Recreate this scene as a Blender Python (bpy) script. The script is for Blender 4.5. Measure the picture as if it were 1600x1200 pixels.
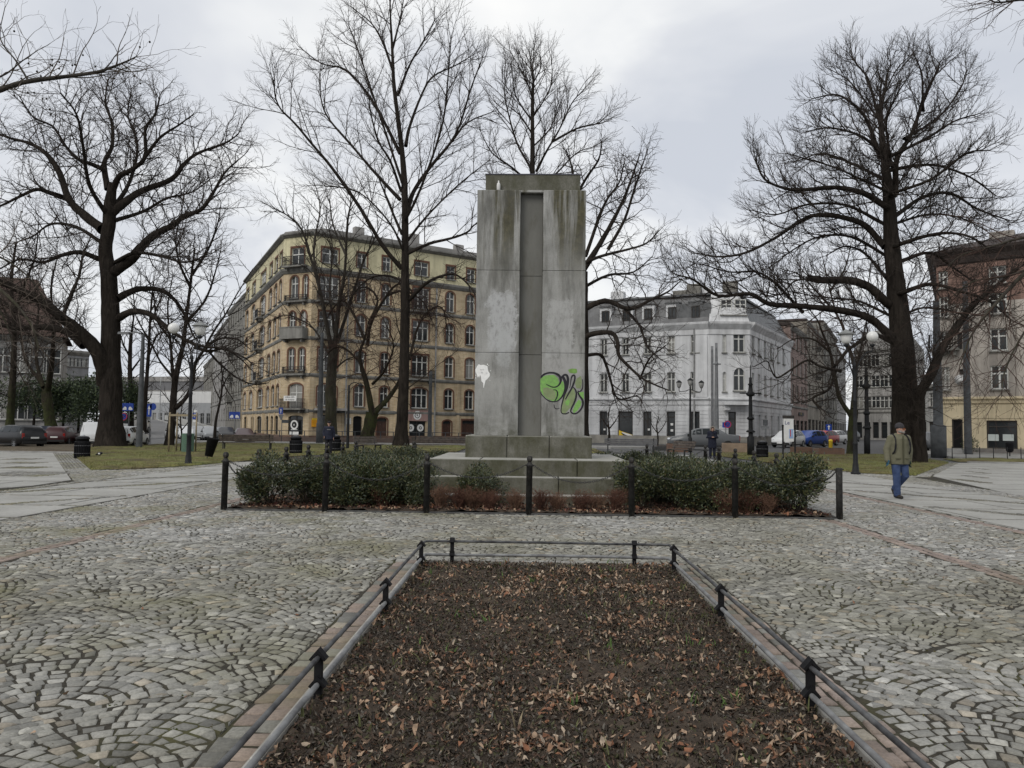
import bpy, bmesh, math, random
import numpy as np
from math import sin, cos, pi, radians, sqrt, atan2
from mathutils import Vector, Matrix

for _o in list(bpy.data.objects): bpy.data.objects.remove(_o)
SC = bpy.context.scene
COL = SC.collection

# ---------------------------------------------------------------- camera
F = 1200.0                                   # focal length in pixels of the 1600 x 1200 photograph
CAM = np.array([0.0, 0.0, 1.6])
_a, _b, _c = radians(1.43), radians(3.1), radians(-0.7)
R = (np.array([[cos(_a), -sin(_a), 0], [sin(_a), cos(_a), 0], [0, 0, 1]]) @
     np.array([[1, 0, 0], [0, cos(_b), -sin(_b)], [0, sin(_b), cos(_b)]]) @
     np.array([[cos(_c), 0, sin(_c)], [0, 1, 0], [-sin(_c), 0, cos(_c)]]))
cam = bpy.data.cameras.new("camera")
cam.sensor_width = 36.0; cam.lens = 27.0
cam.clip_start = 0.05; cam.clip_end = 3000
camo = bpy.data.objects.new("camera", cam); COL.objects.link(camo)
M4 = Matrix.Identity(4)
for i in range(3):
    M4[i][0] = R[i, 0]; M4[i][1] = R[i, 2]; M4[i][2] = -R[i, 1]; M4[i][3] = CAM[i]
camo.matrix_world = M4
SC.camera = camo

def ray(px, py): return R @ np.array([(px - 800) / F, 1.0, -(py - 600) / F])
def gnd(px, py, z=0.0):
    d = ray(px, py); return CAM + d * ((z - CAM[2]) / d[2])
def at(px, py, Y):
    d = ray(px, py); return CAM + d * (Y / d[1])

# ---------------------------------------------------------------- sky and sun (overcast)
W = bpy.data.worlds.new("World"); SC.world = W; W.use_nodes = True
wn = W.node_tree; wn.nodes.clear()
SUN_DIR = Vector((-0.48, -0.62, 0.62)).normalized()
sky = wn.nodes.new("ShaderNodeTexSky"); sky.sky_type = 'NISHITA'; sky.sun_disc = False
sky.sun_elevation = math.asin(SUN_DIR.z); sky.sun_rotation = atan2(SUN_DIR.x, SUN_DIR.y)
bgs = wn.nodes.new("ShaderNodeBackground"); bgs.inputs[1].default_value = 0.10
wn.links.new(sky.outputs[0], bgs.inputs[0])
tc = wn.nodes.new("ShaderNodeTexCoord")
sep = wn.nodes.new("ShaderNodeSeparateXYZ"); wn.links.new(tc.outputs["Generated"], sep.inputs[0])
def wmath(op, a, b):
    n = wn.nodes.new("ShaderNodeMath"); n.operation = op
    for i, v in enumerate((a, b)):
        if isinstance(v, (int, float)): n.inputs[i].default_value = v
        else: wn.links.new(v, n.inputs[i])
    return n.outputs[0]
zz = wmath('ADD', wmath('MAXIMUM', sep.outputs[2], 0.0), 0.28)
cmb = wn.nodes.new("ShaderNodeCombineXYZ")
wn.links.new(wmath('DIVIDE', sep.outputs[0], zz), cmb.inputs[0])
wn.links.new(wmath('DIVIDE', sep.outputs[1], zz), cmb.inputs[1])
cmb.inputs[2].default_value = 3.7
n1 = wn.nodes.new("ShaderNodeTexNoise"); n1.inputs["Scale"].default_value = 1.5
n1.inputs["Detail"].default_value = 5; n1.inputs["Roughness"].default_value = 0.52; n1.inputs["Distortion"].default_value = 0.35
wn.links.new(cmb.outputs[0], n1.inputs["Vector"])
rp = wn.nodes.new("ShaderNodeValToRGB")
for p, c in ((0.36, (0.60, 0.63, 0.69, 1)), (0.48, (0.715, 0.735, 0.775, 1)), (0.58, (0.88, 0.89, 0.895, 1)), (0.70, (0.99, 0.985, 0.97, 1))):
    e = rp.color_ramp.elements.new(p); e.color = c
rp.color_ramp.elements.remove(rp.color_ramp.elements[0]); rp.color_ramp.elements.remove(rp.color_ramp.elements[-1])
wn.links.new(n1.outputs["Fac"], rp.inputs[0])
bgc = wn.nodes.new("ShaderNodeBackground"); bgc.inputs[1].default_value = 1.0
wn.links.new(rp.outputs[0], bgc.inputs[0])
mx = wn.nodes.new("ShaderNodeMixShader"); mx.inputs[0].default_value = 0.94
wn.links.new(bgs.outputs[0], mx.inputs[1]); wn.links.new(bgc.outputs[0], mx.inputs[2])
wo = wn.nodes.new("ShaderNodeOutputWorld"); wn.links.new(mx.outputs[0], wo.inputs[0])

sl = bpy.data.lights.new("sun", 'SUN'); sl.energy = 1.35; sl.angle = radians(30); sl.color = (1.0, 0.96, 0.90)
so = bpy.data.objects.new("sun", sl); COL.objects.link(so)
so.rotation_euler = SUN_DIR.to_track_quat('Z', 'Y').to_euler()
SC.view_settings.view_transform = 'Standard'; SC.view_settings.look = 'None'
SC.view_settings.exposure = 0.10; SC.view_settings.gamma = 1.0
SC.render.engine = 'CYCLES'
SC.cycles.use_denoising = True
SC.cycles.max_bounces = 6; SC.cycles.diffuse_bounces = 3; SC.cycles.glossy_bounces = 2
SC.cycles.transparent_max_bounces = 4; SC.cycles.caustics_reflective = False; SC.cycles.caustics_refractive = False

# ---------------------------------------------------------------- helpers
def tag(o, label=None, cat=None, group=None, kind=None):
    if label: o["label"] = label
    if cat: o["category"] = cat
    if group: o["group"] = group
    if kind: o["kind"] = kind
    return o

def empty(name, loc=(0, 0, 0), label=None, cat=None, group=None, rz=0.0):
    o = bpy.data.objects.new(name, None); COL.objects.link(o)
    o.empty_display_size = 0.2
    o.location = loc; o.rotation_euler = (0, 0, rz)
    return tag(o, label, cat, group)

KIDS = {}
def link(o, parent=None):
    COL.objects.link(o)
    if parent is not None:
        o.parent = parent
        KIDS.setdefault(parent.name, []).append(o)
    return o

def dup(o, parent=None, label=None, loc=None, rz=None, scale=None):
    c = o.copy(); link(c, parent)
    if loc is not None: c.location = loc
    if rz is not None: c.rotation_euler = (0, 0, rz)
    if scale is not None: c.scale = scale
    if label: c["label"] = label
    for k in list(KIDS.get(o.name, [])): dup(k, c)
    return c

def fast_mesh(name, V, Q, mats=(), T=None, mi=None, smooth=False):
    """mesh from arrays: V (n,3), Q quads (m,4), T triangles"""
    me = bpy.data.meshes.new(name)
    V = np.asarray(V, dtype=np.float32)
    nq = 0 if Q is None else len(Q); nt = 0 if T is None else len(T)
    me.vertices.add(len(V)); me.vertices.foreach_set("co", V.ravel())
    idx = []; st = []; s = 0
    if nq:
        idx.append(np.asarray(Q, dtype=np.int32).ravel()); st.append(np.arange(nq, dtype=np.int32) * 4); s = nq * 4
    if nt:
        idx.append(np.asarray(T, dtype=np.int32).ravel()); st.append(s + np.arange(nt, dtype=np.int32) * 3)
    idx = np.concatenate(idx); st = np.concatenate(st)
    me.loops.add(len(idx)); me.loops.foreach_set("vertex_index", idx)
    me.polygons.add(nq + nt); me.polygons.foreach_set("loop_start", st)
    if mi is not None: me.polygons.foreach_set("material_index", np.asarray(mi, dtype=np.int32))
    if smooth: me.polygons.foreach_set("use_smooth", np.ones(nq + nt, dtype=bool))
    for m in mats: me.materials.append(m)
    me.update(calc_edges=True); me.validate()
    return me

class MB:
    """collects shapes, then links them as ONE mesh object"""
    def __init__(s): s.v = []; s.f = []; s.m = []; s.sm = []; s.cur = 0
    def mat(s, i): s.cur = i; return s
    def add(s, vs, fs, smooth=False):
        o = len(s.v); s.v.extend([tuple(map(float, p)) for p in vs])
        for f in fs: s.f.append(tuple(i + o for i in f)); s.m.append(s.cur); s.sm.append(smooth)
        return s
    def box(s, x0, x1, y0, y1, z0, z1):
        return s.add([(x0, y0, z0), (x1, y0, z0), (x1, y1, z0), (x0, y1, z0), (x0, y0, z1), (x1, y0, z1), (x1, y1, z1), (x0, y1, z1)],
                     [(3, 2, 1, 0), (4, 5, 6, 7), (0, 1, 5, 4), (1, 2, 6, 5), (2, 3, 7, 6), (3, 0, 4, 7)])
    def bev(s, x0, x1, y0, y1, z0, z1, b=0.02):
        """box with chamfered vertical and top edges"""
        def ring(i, z): return [(x0 + i + b, y0 + i, z), (x1 - i - b, y0 + i, z), (x1 - i, y0 + i + b, z), (x1 - i, y1 - i - b, z),
                                (x1 - i - b, y1 - i, z), (x0 + i + b, y1 - i, z), (x0 + i, y1 - i - b, z), (x0 + i, y0 + i + b, z)]
        vs = ring(0, z0) + ring(0, z1 - b) + ring(b * 0.8, z1)
        fs = []
        for k in range(2):
            for i in range(8):
                j = (i + 1) % 8; fs.append((k * 8 + i, k * 8 + j, k * 8 + 8 + j, k * 8 + 8 + i))
        fs.append(tuple(range(16, 24))); fs.append(tuple(range(7, -1, -1)))
        return s.add(vs, fs)
    def obox(s, c, u, v, w):
        c, u, v, w = [np.array(t, float) for t in (c, u, v, w)]
        P = [c + a * u + b * v + d * w for d in (-1, 1) for a, b in ((-1, -1), (1, -1), (1, 1), (-1, 1))]
        return s.add(P, [(3, 2, 1, 0), (4, 5, 6, 7), (0, 1, 5, 4), (1, 2, 6, 5), (2, 3, 7, 6), (3, 0, 4, 7)])
    def bar(s, a, b, w, h=None, up=(0, 0, 1)):
        a, b = np.array(a, float), np.array(b, float); d = b - a; L = np.linalg.norm(d); d = d / L
        u = np.array(up, float)
        if abs(d @ u) > 0.98: u = np.array((1, 0, 0.0))
        x = np.cross(d, u); x /= np.linalg.norm(x); y = np.cross(x, d)
        return s.obox((a + b) / 2, x * w / 2, d * L / 2, y * (h or w) / 2)
    def tube(s, pts, rad, n=8, caps=True, smooth=True, el=1.0):
        P = np.array(pts, float); N = len(P)
        r = np.full(N, rad) if np.isscalar(rad) else np.array(rad, float)
        T = np.gradient(P, axis=0); T /= (np.linalg.norm(T, axis=1, keepdims=True) + 1e-9)
        ref = np.array((0, 0, 1.0)) if abs(T[:, 2]).mean() < 0.8 else np.array((1.0, 0, 0))
        vs = []
        for i in range(N):
            x = np.cross(T[i], ref); x /= np.linalg.norm(x) + 1e-9; y = np.cross(x, T[i])
            for k in range(n):
                a = 2 * pi * k / n; vs.append(P[i] + (x * cos(a) * el + y * sin(a)) * r[i])
        fs = [(i * n + k, i * n + (k + 1) % n, (i + 1) * n + (k + 1) % n, (i + 1) * n + k) for i in range(N - 1) for k in range(n)]
        if caps: fs += [tuple(range(n - 1, -1, -1)), tuple(range((N - 1) * n, N * n))]
        return s.add(vs, fs, smooth)
    def lathe(s, prof, c=(0, 0, 0), n=12, smooth=True, caps=True, rot=0.0):
        vs = []; m = len(prof)
        for r, z in prof:
            for k in range(n):
                a = 2 * pi * k / n + rot; vs.append((c[0] + r * cos(a), c[1] + r * sin(a), c[2] + z))
        fs = [(i * n + k, i * n + (k + 1) % n, (i + 1) * n + (k + 1) % n, (i + 1) * n + k) for i in range(m - 1) for k in range(n)]
        if caps: fs += [tuple(range(n - 1, -1, -1)), tuple(range((m - 1) * n, m * n))]
        return s.add(vs, fs, smooth)
    def ball(s, c, r, n=12, m=8, sz=1.0):
        return s.lathe([(max(r * sin(pi * i / m), 1e-4), -r * sz * cos(pi * i / m)) for i in range(m + 1)], c, n)
    def prism(s, poly, z0, z1):
        n = len(poly)
        return s.add([(x, y, z0) for x, y in poly] + [(x, y, z1) for x, y in poly],
                     [tuple(range(n - 1, -1, -1)), tuple(range(n, 2 * n))] + [(i, (i + 1) % n, n + (i + 1) % n, n + i) for i in range(n)])
    def vprism(s, poly, y0, y1):
        """polygon in x,z extruded along y"""
        n = len(poly)
        return s.add([(x, y0, z) for x, z in poly] + [(x, y1, z) for x, z in poly],
                     [tuple(range(n)), tuple(range(2 * n - 1, n - 1, -1))] + [((i + 1) % n, i, n + i, n + (i + 1) % n) for i in range(n)])
    def mesh(s, name, mats):
        me = bpy.data.meshes.new(name); me.from_pydata(s.v, [], s.f)
        for m in (mats if isinstance(mats, (list, tuple)) else [mats]): me.materials.append(m)
        me.polygons.foreach_set("material_index", s.m); me.polygons.foreach_set("use_smooth", s.sm)
        me.update(); return me
    def build(s, name, mats, parent=None, loc=None, rz=None):
        o = bpy.data.objects.new(name, s.mesh(name, mats)); link(o, parent)
        if loc is not None: o.location = loc
        if rz is not None: o.rotation_euler = (0, 0, rz)
        return o

def obj(name, me, parent=None, loc=None, rz=None):
    o = bpy.data.objects.new(name, me); link(o, parent)
    if loc is not None: o.location = loc
    if rz is not None: o.rotation_euler = (0, 0, rz)
    return o

# ---------------------------------------------------------------- materials
class NT:
    def __init__(s, name):
        s.m = bpy.data.materials.new(name); s.m.use_nodes = True
        s.t = s.m.node_tree; s.n = s.t.nodes; s.b = s.n["Principled BSDF"]
        s.tc = s.n.new("ShaderNodeTexCoord")
        s.b.inputs["Specular IOR Level"].default_value = 0.3
    def put(s, sock, v):
        if isinstance(v, bpy.types.NodeSocket): s.t.links.new(v, sock)
        elif isinstance(v, tuple) and len(v) == 3 and sock.type == 'RGBA': sock.default_value = (*v, 1)
        else: sock.default_value = v
    def co(s, k='Object'): return s.tc.outputs[k]
    def map(s, vec, scale=(1, 1, 1), loc=(0, 0, 0), rot=(0, 0, 0)):
        n = s.n.new("ShaderNodeMapping"); s.t.links.new(vec, n.inputs[0])
        n.inputs["Scale"].default_value = scale; n.inputs["Location"].default_value = loc; n.inputs["Rotation"].default_value = rot
        return n.outputs[0]
    def noise(s, scale, detail=4, rough=0.55, vec=None, dist=0.0, out="Fac"):
        n = s.n.new("ShaderNodeTexNoise"); s.t.links.new(vec or s.co(), n.inputs["Vector"])
        n.inputs["Scale"].default_value = scale; n.inputs["Detail"].default_value = detail
        n.inputs["Roughness"].default_value = rough; n.inputs["Distortion"].default_value = dist
        return n.outputs[out]
    def voro(s, scale, vec=None, out="Distance", feat='F1'):
        n = s.n.new("ShaderNodeTexVoronoi"); n.feature = feat; s.t.links.new(vec or s.co(), n.inputs["Vector"])
        n.inputs["Scale"].default_value = scale; return n.outputs[out]
    def ramp(s, fac, stops):
        n = s.n.new("ShaderNodeValToRGB"); s.t.links.new(fac, n.inputs[0]); el = n.color_ramp.elements
        el[0].position = stops[0][0]; el[1].position = stops[-1][0]
        def c(v): return (v, v, v, 1) if isinstance(v, (int, float)) else (*v, 1)
        el[0].color = c(stops[0][1]); el[1].color = c(stops[-1][1])
        for p, v in stops[1:-1]: e = el.new(p); e.color = c(v)
        return n.outputs[0]
    def mix(s, fac, a, b, mode='MIX'):
        n = s.n.new("ShaderNodeMix"); n.data_type = 'RGBA'; n.blend_type = mode
        s.put(n.inputs[0], fac); s.put(n.inputs[6], a); s.put(n.inputs[7], b); return n.outputs[2]
    def math(s, op, a, b=0.0, clamp=False):
        n = s.n.new("ShaderNodeMath"); n.operation = op; n.use_clamp = clamp; s.put(n.inputs[0], a); s.put(n.inputs[1], b); return n.outputs[0]
    def sep(s, vec=None):
        n = s.n.new("ShaderNodeSeparateXYZ"); s.t.links.new(vec or s.co(), n.inputs[0]); return n.outputs
    def attr(s, name):
        n = s.n.new("ShaderNodeAttribute"); n.attribute_name = name; return n.outputs
    def step(s, v, a, b):
        n = s.n.new("ShaderNodeMapRange"); n.interpolation_type = 'SMOOTHSTEP'; s.t.links.new(v, n.inputs[0])
        n.inputs[1].default_value = a; n.inputs[2].default_value = b; return n.outputs[0]
    def bump(s, h, strength=0.3, dist=0.02):
        n = s.n.new("ShaderNodeBump"); n.inputs["Strength"].default_value = strength; n.inputs["Distance"].default_value = dist
        s.t.links.new(h, n.inputs["Height"]); s.t.links.new(n.outputs[0], s.b.inputs["Normal"]); return s
    def col(s, v): s.put(s.b.inputs["Base Color"], v); return s
    def rough(s, v): s.put(s.b.inputs["Roughness"], v); return s
    def spec(s, v): s.put(s.b.inputs["Specular IOR Level"], v); return s
    def metal(s, v): s.put(s.b.inputs["Metallic"], v); return s

def plain(name, c, c2=None, scale=6.0, rough=0.75, bump=0.0, bscale=40.0, spec=0.3, metal=0.0, detail=4, dist=0.01, lo=0.35, hi=0.65):
    t = NT(name)
    c2 = c2 or tuple(x * 0.72 for x in c)
    t.col(t.ramp(t.noise(scale, detail), [(lo, c2), (hi, c)])).rough(rough).spec(spec).metal(metal)
    if bump: t.bump(t.noise(bscale, 3), bump, dist)
    return t.m

def brick(name, c1, c2, mortar, bw=0.26, bh=0.08, ms=0.008, stain=0.3, axis='XZ'):
    t = NT(name)
    x, y, z = t.sep()
    n = t.n.new("ShaderNodeCombineXYZ"); t.put(n.inputs[0], x); t.put(n.inputs[1], z); t.put(n.inputs[2], 0.0)
    b = t.n.new("ShaderNodeTexBrick"); t.t.links.new(n.outputs[0], b.inputs["Vector"])
    b.inputs["Color1"].default_value = (*c1, 1); b.inputs["Color2"].default_value = (*c2, 1); b.inputs["Mortar"].default_value = (*mortar, 1)
    b.inputs["Scale"].default_value = 1.0; b.inputs["Mortar Size"].default_value = ms
    b.inputs["Brick Width"].default_value = bw; b.inputs["Row Height"].default_value = bh
    g = t.ramp(t.noise(0.35, 6, 0.6), [(0.3, 1.0 - stain), (0.65, 1.0)])
    st = t.ramp(t.noise(1.0, 4, 0.6, t.map(t.co(), (1.2, 1.2, 0.12))), [(0.35, 1.0 - stain * 0.8), (0.6, 1.0)])
    c = t.mix(1.0, b.outputs["Color"], g, 'MULTIPLY'); c = t.mix(1.0, c, st, 'MULTIPLY')
    t.col(c).rough(0.9); return t.m

def plaster(name, c, stain=0.35, scale=0.5):
    t = NT(name)
    g = t.ramp(t.noise(scale, 7, 0.62), [(0.30, 1.0 - stain), (0.62, 1.0)])
    st = t.ramp(t.noise(1.1, 5, 0.6, t.map(t.co(), (1.5, 1.5, 0.10))), [(0.34, 1.0 - stain), (0.58, 1.0)])
    cc = t.mix(1.0, c, g, 'MULTIPLY'); cc = t.mix(1.0, cc, st, 'MULTIPLY')
    t.col(cc).rough(0.9).bump(t.noise(25, 3), 0.15, 0.01); return t.m
# ================================================================ ground
rng = np.random.default_rng(11)
random.seed(5)

ASPH = plain("asphalt", (0.105, 0.105, 0.105), (0.07, 0.07, 0.072), 0.6, 0.9, 0.3, 60)
g = MB().box(-700, 700, -60, 1500, -0.6, -0.02).build("ground", ASPH); tag(g, kind='structure')

# bed of soil and moss under the cobbles: the plaza sheet
t = NT("joint_soil")
nz = t.noise(0.9, 5, 0.6)
t.col(t.mix(t.ramp(nz, [(0.52, 0.0), (0.72, 0.8)]), t.ramp(t.noise(30, 3), [(0.3, (0.020, 0.018, 0.013)), (0.7, (0.050, 0.044, 0.032))]),
            t.ramp(t.noise(18, 3), [(0.3, (0.045, 0.052, 0.014)), (0.7, (0.105, 0.098, 0.032))]))).rough(1.0).bump(t.noise(60, 2), 0.5, 0.01)
JOINT = t.m

def poly_sheet(name, poly, z, m, kind='structure', th=0.05):
    o = MB().prism(poly, z - th, z).build(name, m); tag(o, kind=kind); return o

poly_sheet("plaza", [(-45, -5), (45, -5), (45, 37.5), (-45, 37.5)], -0.008, JOINT, th=0.01)

# --- cobblestones, each a small chamfered stone, laid in segmental arcs
t = NT("sett_stone")
ca = t.attr("tint")["Color"]
f1 = t.ramp(t.noise(0.22, 6, 0.6), [(0.34, (0.64, 0.615, 0.50)), (0.47, (0.90, 0.89, 0.82)), (0.60, (1.10, 1.10, 1.09))])
f2 = t.ramp(t.noise(45, 4, 0.7), [(0.25, 0.60), (0.7, 1.18)])
moss = t.ramp(t.noise(0.55, 6, 0.65, t.map(t.co(), (1, 1, 1), (7, 3, 0))), [(0.50, 0.0), (0.70, 0.62)])
c = t.mix(1.0, ca, f1, 'MULTIPLY'); c = t.mix(1.0, c, f2, 'MULTIPLY'); X_ = t.sep()[0]; moss = t.math('MULTIPLY', moss, t.math('SUBTRACT', 1.45, t.step(X_, -5.0, 3.0)), True); c = t.mix(moss, c, (0.15, 0.142, 0.066))
t.col(c).rough(0.72).spec(0.35).bump(t.noise(90, 3), 0.35, 0.004)
SETT = t.m

BEDX0, BEDX1, BEDY1 = -1.225, 1.615, 8.86          # flower bed inner edges
KW = 0.06                                        # kerb width
BW = 0.345                                        # bed border out to here
SQ = (-5.62, 5.58, 13.98, 24.6)                  # chained square round the monument

def stones_mesh(name, quads, tint, h=0.0, ch=0.007, mat_=None):
    """quads (n,4,2) counter-clockwise corners -> chamfered stones with rounded tops"""
    q = np.asarray(quads, float); n = len(q); c = q.mean(1, keepdims=True)
    hh = h + rng.normal(0, 0.0025, n); tl = rng.normal(0, 0.03, (n, 2))
    d = q - c; L = np.linalg.norm(d, axis=2, keepdims=True)
    mid = c + d * (1 - 0.004 / L); top = c + d * (1 - 0.016 / L)
    def zz(p, z): return (hh[:, None] + z + ((p - c) * tl[:, None, :]).sum(2))
    V = np.zeros((n, 13, 3))
    V[:, 0:4, :2] = q; V[:, 0:4, 2] = zz(q, -0.030)
    V[:, 4:8, :2] = mid; V[:, 4:8, 2] = zz(mid, -ch)
    V[:, 8:12, :2] = top; V[:, 8:12, 2] = zz(top, 0.0)
    V[:, 12, :2] = c[:, 0]; V[:, 12, 2] = hh + 0.0025
    fq = []
    for r in (0, 4):
        for i in range(4):
            j = (i + 1) % 4; fq.append((r + i, r + j, r + 4 + j, r + 4 + i))
    ft = [(8 + i, 8 + (i + 1) % 4, 12) for i in range(4)]
    base = (np.arange(n) * 13)[:, None, None]
    Q = (base + np.array(fq)[None]).reshape(-1, 4); Tt = (base + np.array(ft)[None]).reshape(-1, 3)
    me = fast_mesh(name, V.reshape(-1, 3), Q, [mat_ or SETT], Tt, smooth=True)
    a = me.attributes.new("tint", 'FLOAT_COLOR', 'POINT')
    cc = np.ones((n, 13, 4), np.float32); cc[:, :, :3] = np.asarray(tint)[:, None, :]
    a.data.foreach_set("color", cc.ravel()); return me

def grey_tint(n):
    v = rng.normal(0.252, 0.055, n).clip(0.12, 0.42)
    light = rng.random(n) < 0.05; v[light] *= 1.42
    c = np.stack([v * 1.0, v * 0.985, v * 0.935], 1)
    warm = rng.random(n) < 0.10; c[warm] *= np.array((1.05, 0.96, 0.86))
    return c
def red_tint(n, k=1.0):
    v = rng.normal(0.21, 0.03, n).clip(0.12, 0.3) * k
    return np.stack([v * 1.12, v * 0.90, v * 0.80], 1)

def warp(p):
    x, y = p[..., 0], p[..., 1]
    dx = 0.030 * np.sin(1.9 * x + 0.7 * y + 1) + 0.022 * np.sin(3.7 * y - 1.3 * x) + 0.012 * np.sin(8.1 * x + 5 * y)
    dy = 0.034 * np.sin(1.6 * y - 0.9 * x + 2) + 0.022 * np.sin(4.1 * x + 0.8 * y) + 0.012 * np.sin(7.3 * y - 4 * x)
    return p + np.stack([dx, dy], -1)

def inside(poly, x, y):
    r = np.zeros(len(x), bool); n = len(poly)
    for i in range(n):
        (x0, y0), (x1, y1) = poly[i], poly[(i + 1) % n]
        c = ((y0 > y) != (y1 > y)) & (x < (x1 - x0) * (y - y0) / (y1 - y0 + 1e-12) + x0); r ^= c
    return r
LL = [(-14.2, 24.6), (-13.1, 25.4), (-12.2, 28.0), (-11.9, 31.4), (-11.2, 37.6), (-9.5, 41), (-6.2, 43.5), (-4.4, 45), (-4.4, 57), (-24, 57), (-25.2, 49), (-25.5, 44), (-21.2, 35.2)]
RL = [(13.6, 27.6), (20.9, 39.0), (22.4, 44.5), (23.5, 49.5), (11.8, 50.0), (10.6, 46.0), (11.0, 40.5), (11.5, 33), (12.2, 28.8)]
def in_cobble(x, y):
    a = (x > -8.36) & (x < 8.04) & (y > 2.0) & (y < 27.9)
    a &= ~((x > SQ[0] - 0.02) & (x < SQ[1] + 0.02) & (y > SQ[2] - 0.02) & (y < SQ[3] + 0.02))
    a &= ~((x > BEDX0 - BW + .03) & (x < BEDX1 + BW - .03) & (y < BEDY1 + BW - .05))
    b = (((x > -15.2) & (x < -11.62)) | ((x > 11.66) & (x < 15.0))) & (y > 2) & (y < 31)
    b &= ~inside(LL, x, y) & ~inside(RL, x, y)
    b &= ~((x < -11.9) & ((x + 12.3) * 0.834 + (y - 20.4) * 0.551 < 0.06)) & ~((x > 12.0) & ((x - 12.4) * 0.85 - (y - 20.4) * 0.10 > 0.0) & (y < 27.0)) & ~((x > 12.0) & (y >= 27.0) & ((x - 14.2) * 0.847 - (y - 27.6) * 0.531 > -0.06))
    s = (np.abs(x) < 0.72 * y + 3.0)
    red = (np.abs(x + 6.05) < 0.13) | (np.abs(x - 5.28) < 0.13) & (y < 14.0)
    red |= (np.abs(x - 7.86) < 0.12) & (y < 27) | (np.abs(x + 6.05) < 0.13)
    return (a | b) & s & ~red
# fish-scale fans: rings of stones round each fan's centre, trimmed where the fan in front overlaps it
FR_, FW, FH, P = 0.97, 1.38, 0.72, 0.090
quads, dist_ = [], []
for j in range(-2, int(32 / FH)):
    for i in range(-13, 14):
        cx, cy = (i + 0.5 * (j % 2)) * FW + 0.12 + rng.normal(0, .012), j * FH + rng.normal(0, .012)
        if abs(cx) > 0.72 * cy + 5.2: continue
        R0 = FR_ + rng.normal(0, .004); nk = 10; ps = R0 / (nk + .25)
        for k in range(nk):
            r0, r1 = ps * (k + .25), ps * (k + 1.25); n = max(5, round(2 * pi * (r0 + r1) / 2 / (P * rng.uniform(.95, 1.1))))
            ang = (np.arange(n + 1) + rng.normal(0, .10, n + 1)) * 2 * pi / n + rng.random() * 6.28; ang[-1] = ang[0] + 2 * pi
            a0, a1 = ang[:-1], ang[1:]; am = (a0 + a1) / 2; keep = np.sin(am) > -0.45; a0, a1 = a0[keep], a1[keep]
            q = np.stack([np.stack([cx + r0 * np.cos(a1), cy + r0 * np.sin(a1)], -1), np.stack([cx + r0 * np.cos(a0), cy + r0 * np.sin(a0)], -1),
                          np.stack([cx + r1 * np.cos(a0), cy + r1 * np.sin(a0)], -1), np.stack([cx + r1 * np.cos(a1), cy + r1 * np.sin(a1)], -1)], 1)
            c_ = q.mean(1); ok = np.ones(len(q), bool)
            for dj in (-1, -2):
                for di in (-1.5, -1, -.5, 0, .5, 1, 1.5):
                    if (dj == -1) != (abs(di * 2) % 2 == 1): continue
                    lx, ly = cx + di * FW, cy + dj * FH
                    ok &= np.hypot(c_[:, 0] - lx, c_[:, 1] - ly) > FR_ - 0.028
                    dd = np.hypot(q[..., 0] - lx, q[..., 1] - ly); f = np.where(dd < FR_, FR_ / np.maximum(dd, 1e-6), 1.0)
                    q = np.stack([lx + (q[..., 0] - lx) * f, ly + (q[..., 1] - ly) * f], -1)
            quads.append(q[ok])
Qd = np.concatenate(quads); cen = Qd.mean(1)
x_, y_ = Qd[..., 0], Qd[..., 1]; area = 0.5 * np.abs((x_ * np.roll(y_, -1, 1) - np.roll(x_, -1, 1) * y_).sum(1))
Qd = Qd[in_cobble(cen[:, 0], cen[:, 1]) & (area > 0.0014)]
Qd = warp(Qd)
cen = Qd.mean(1, keepdims=True); d = Qd - cen
ax_ = Qd[:, 3] - Qd[:, 0]; ax_ = (ax_ / np.linalg.norm(ax_, axis=1, keepdims=True))[:, None, :]      # across the arcs the joints are wider
d = d - ax_ * np.sign((d * ax_).sum(2, keepdims=True)) * (0.0020 + 0.0025 * rng.random((len(Qd), 1, 1)))
gap = 0.0040 + rng.random((len(Qd), 1, 1)) * 0.0048
Qd = cen + d * (1 - gap / np.linalg.norm(d, axis=2, keepdims=True)) + rng.normal(0, 0.0058, Qd.shape)
near = Qd[..., 1] < BEDY1 + BW + .012
lft = near & (Qd[..., 0] > BEDX0 - BW - .01) & (Qd[..., 0] < 0.2); rgt = near & (Qd[..., 0] < BEDX1 + BW + .01) & (Qd[..., 0] > 0.2)
topm = (cen[:, 0, 1] > BEDY1 + BW - .05)
Qd[..., 0] = np.where(lft & ~topm[:, None], BEDX0 - BW - .01, np.where(rgt & ~topm[:, None], BEDX1 + BW + .01, Qd[..., 0]))
Qd[..., 1] = np.where(topm[:, None] & near & (Qd[..., 0] > BEDX0 - BW) & (Qd[..., 0] < BEDX1 + BW), BEDY1 + BW + .012, Qd[..., 1])
cob = obj("cobblestone_paving", stones_mesh("cobblestone_paving", Qd, grey_tint(len(Qd)))); tag(cob, kind='structure')
print("stones", len(Qd))

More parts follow.
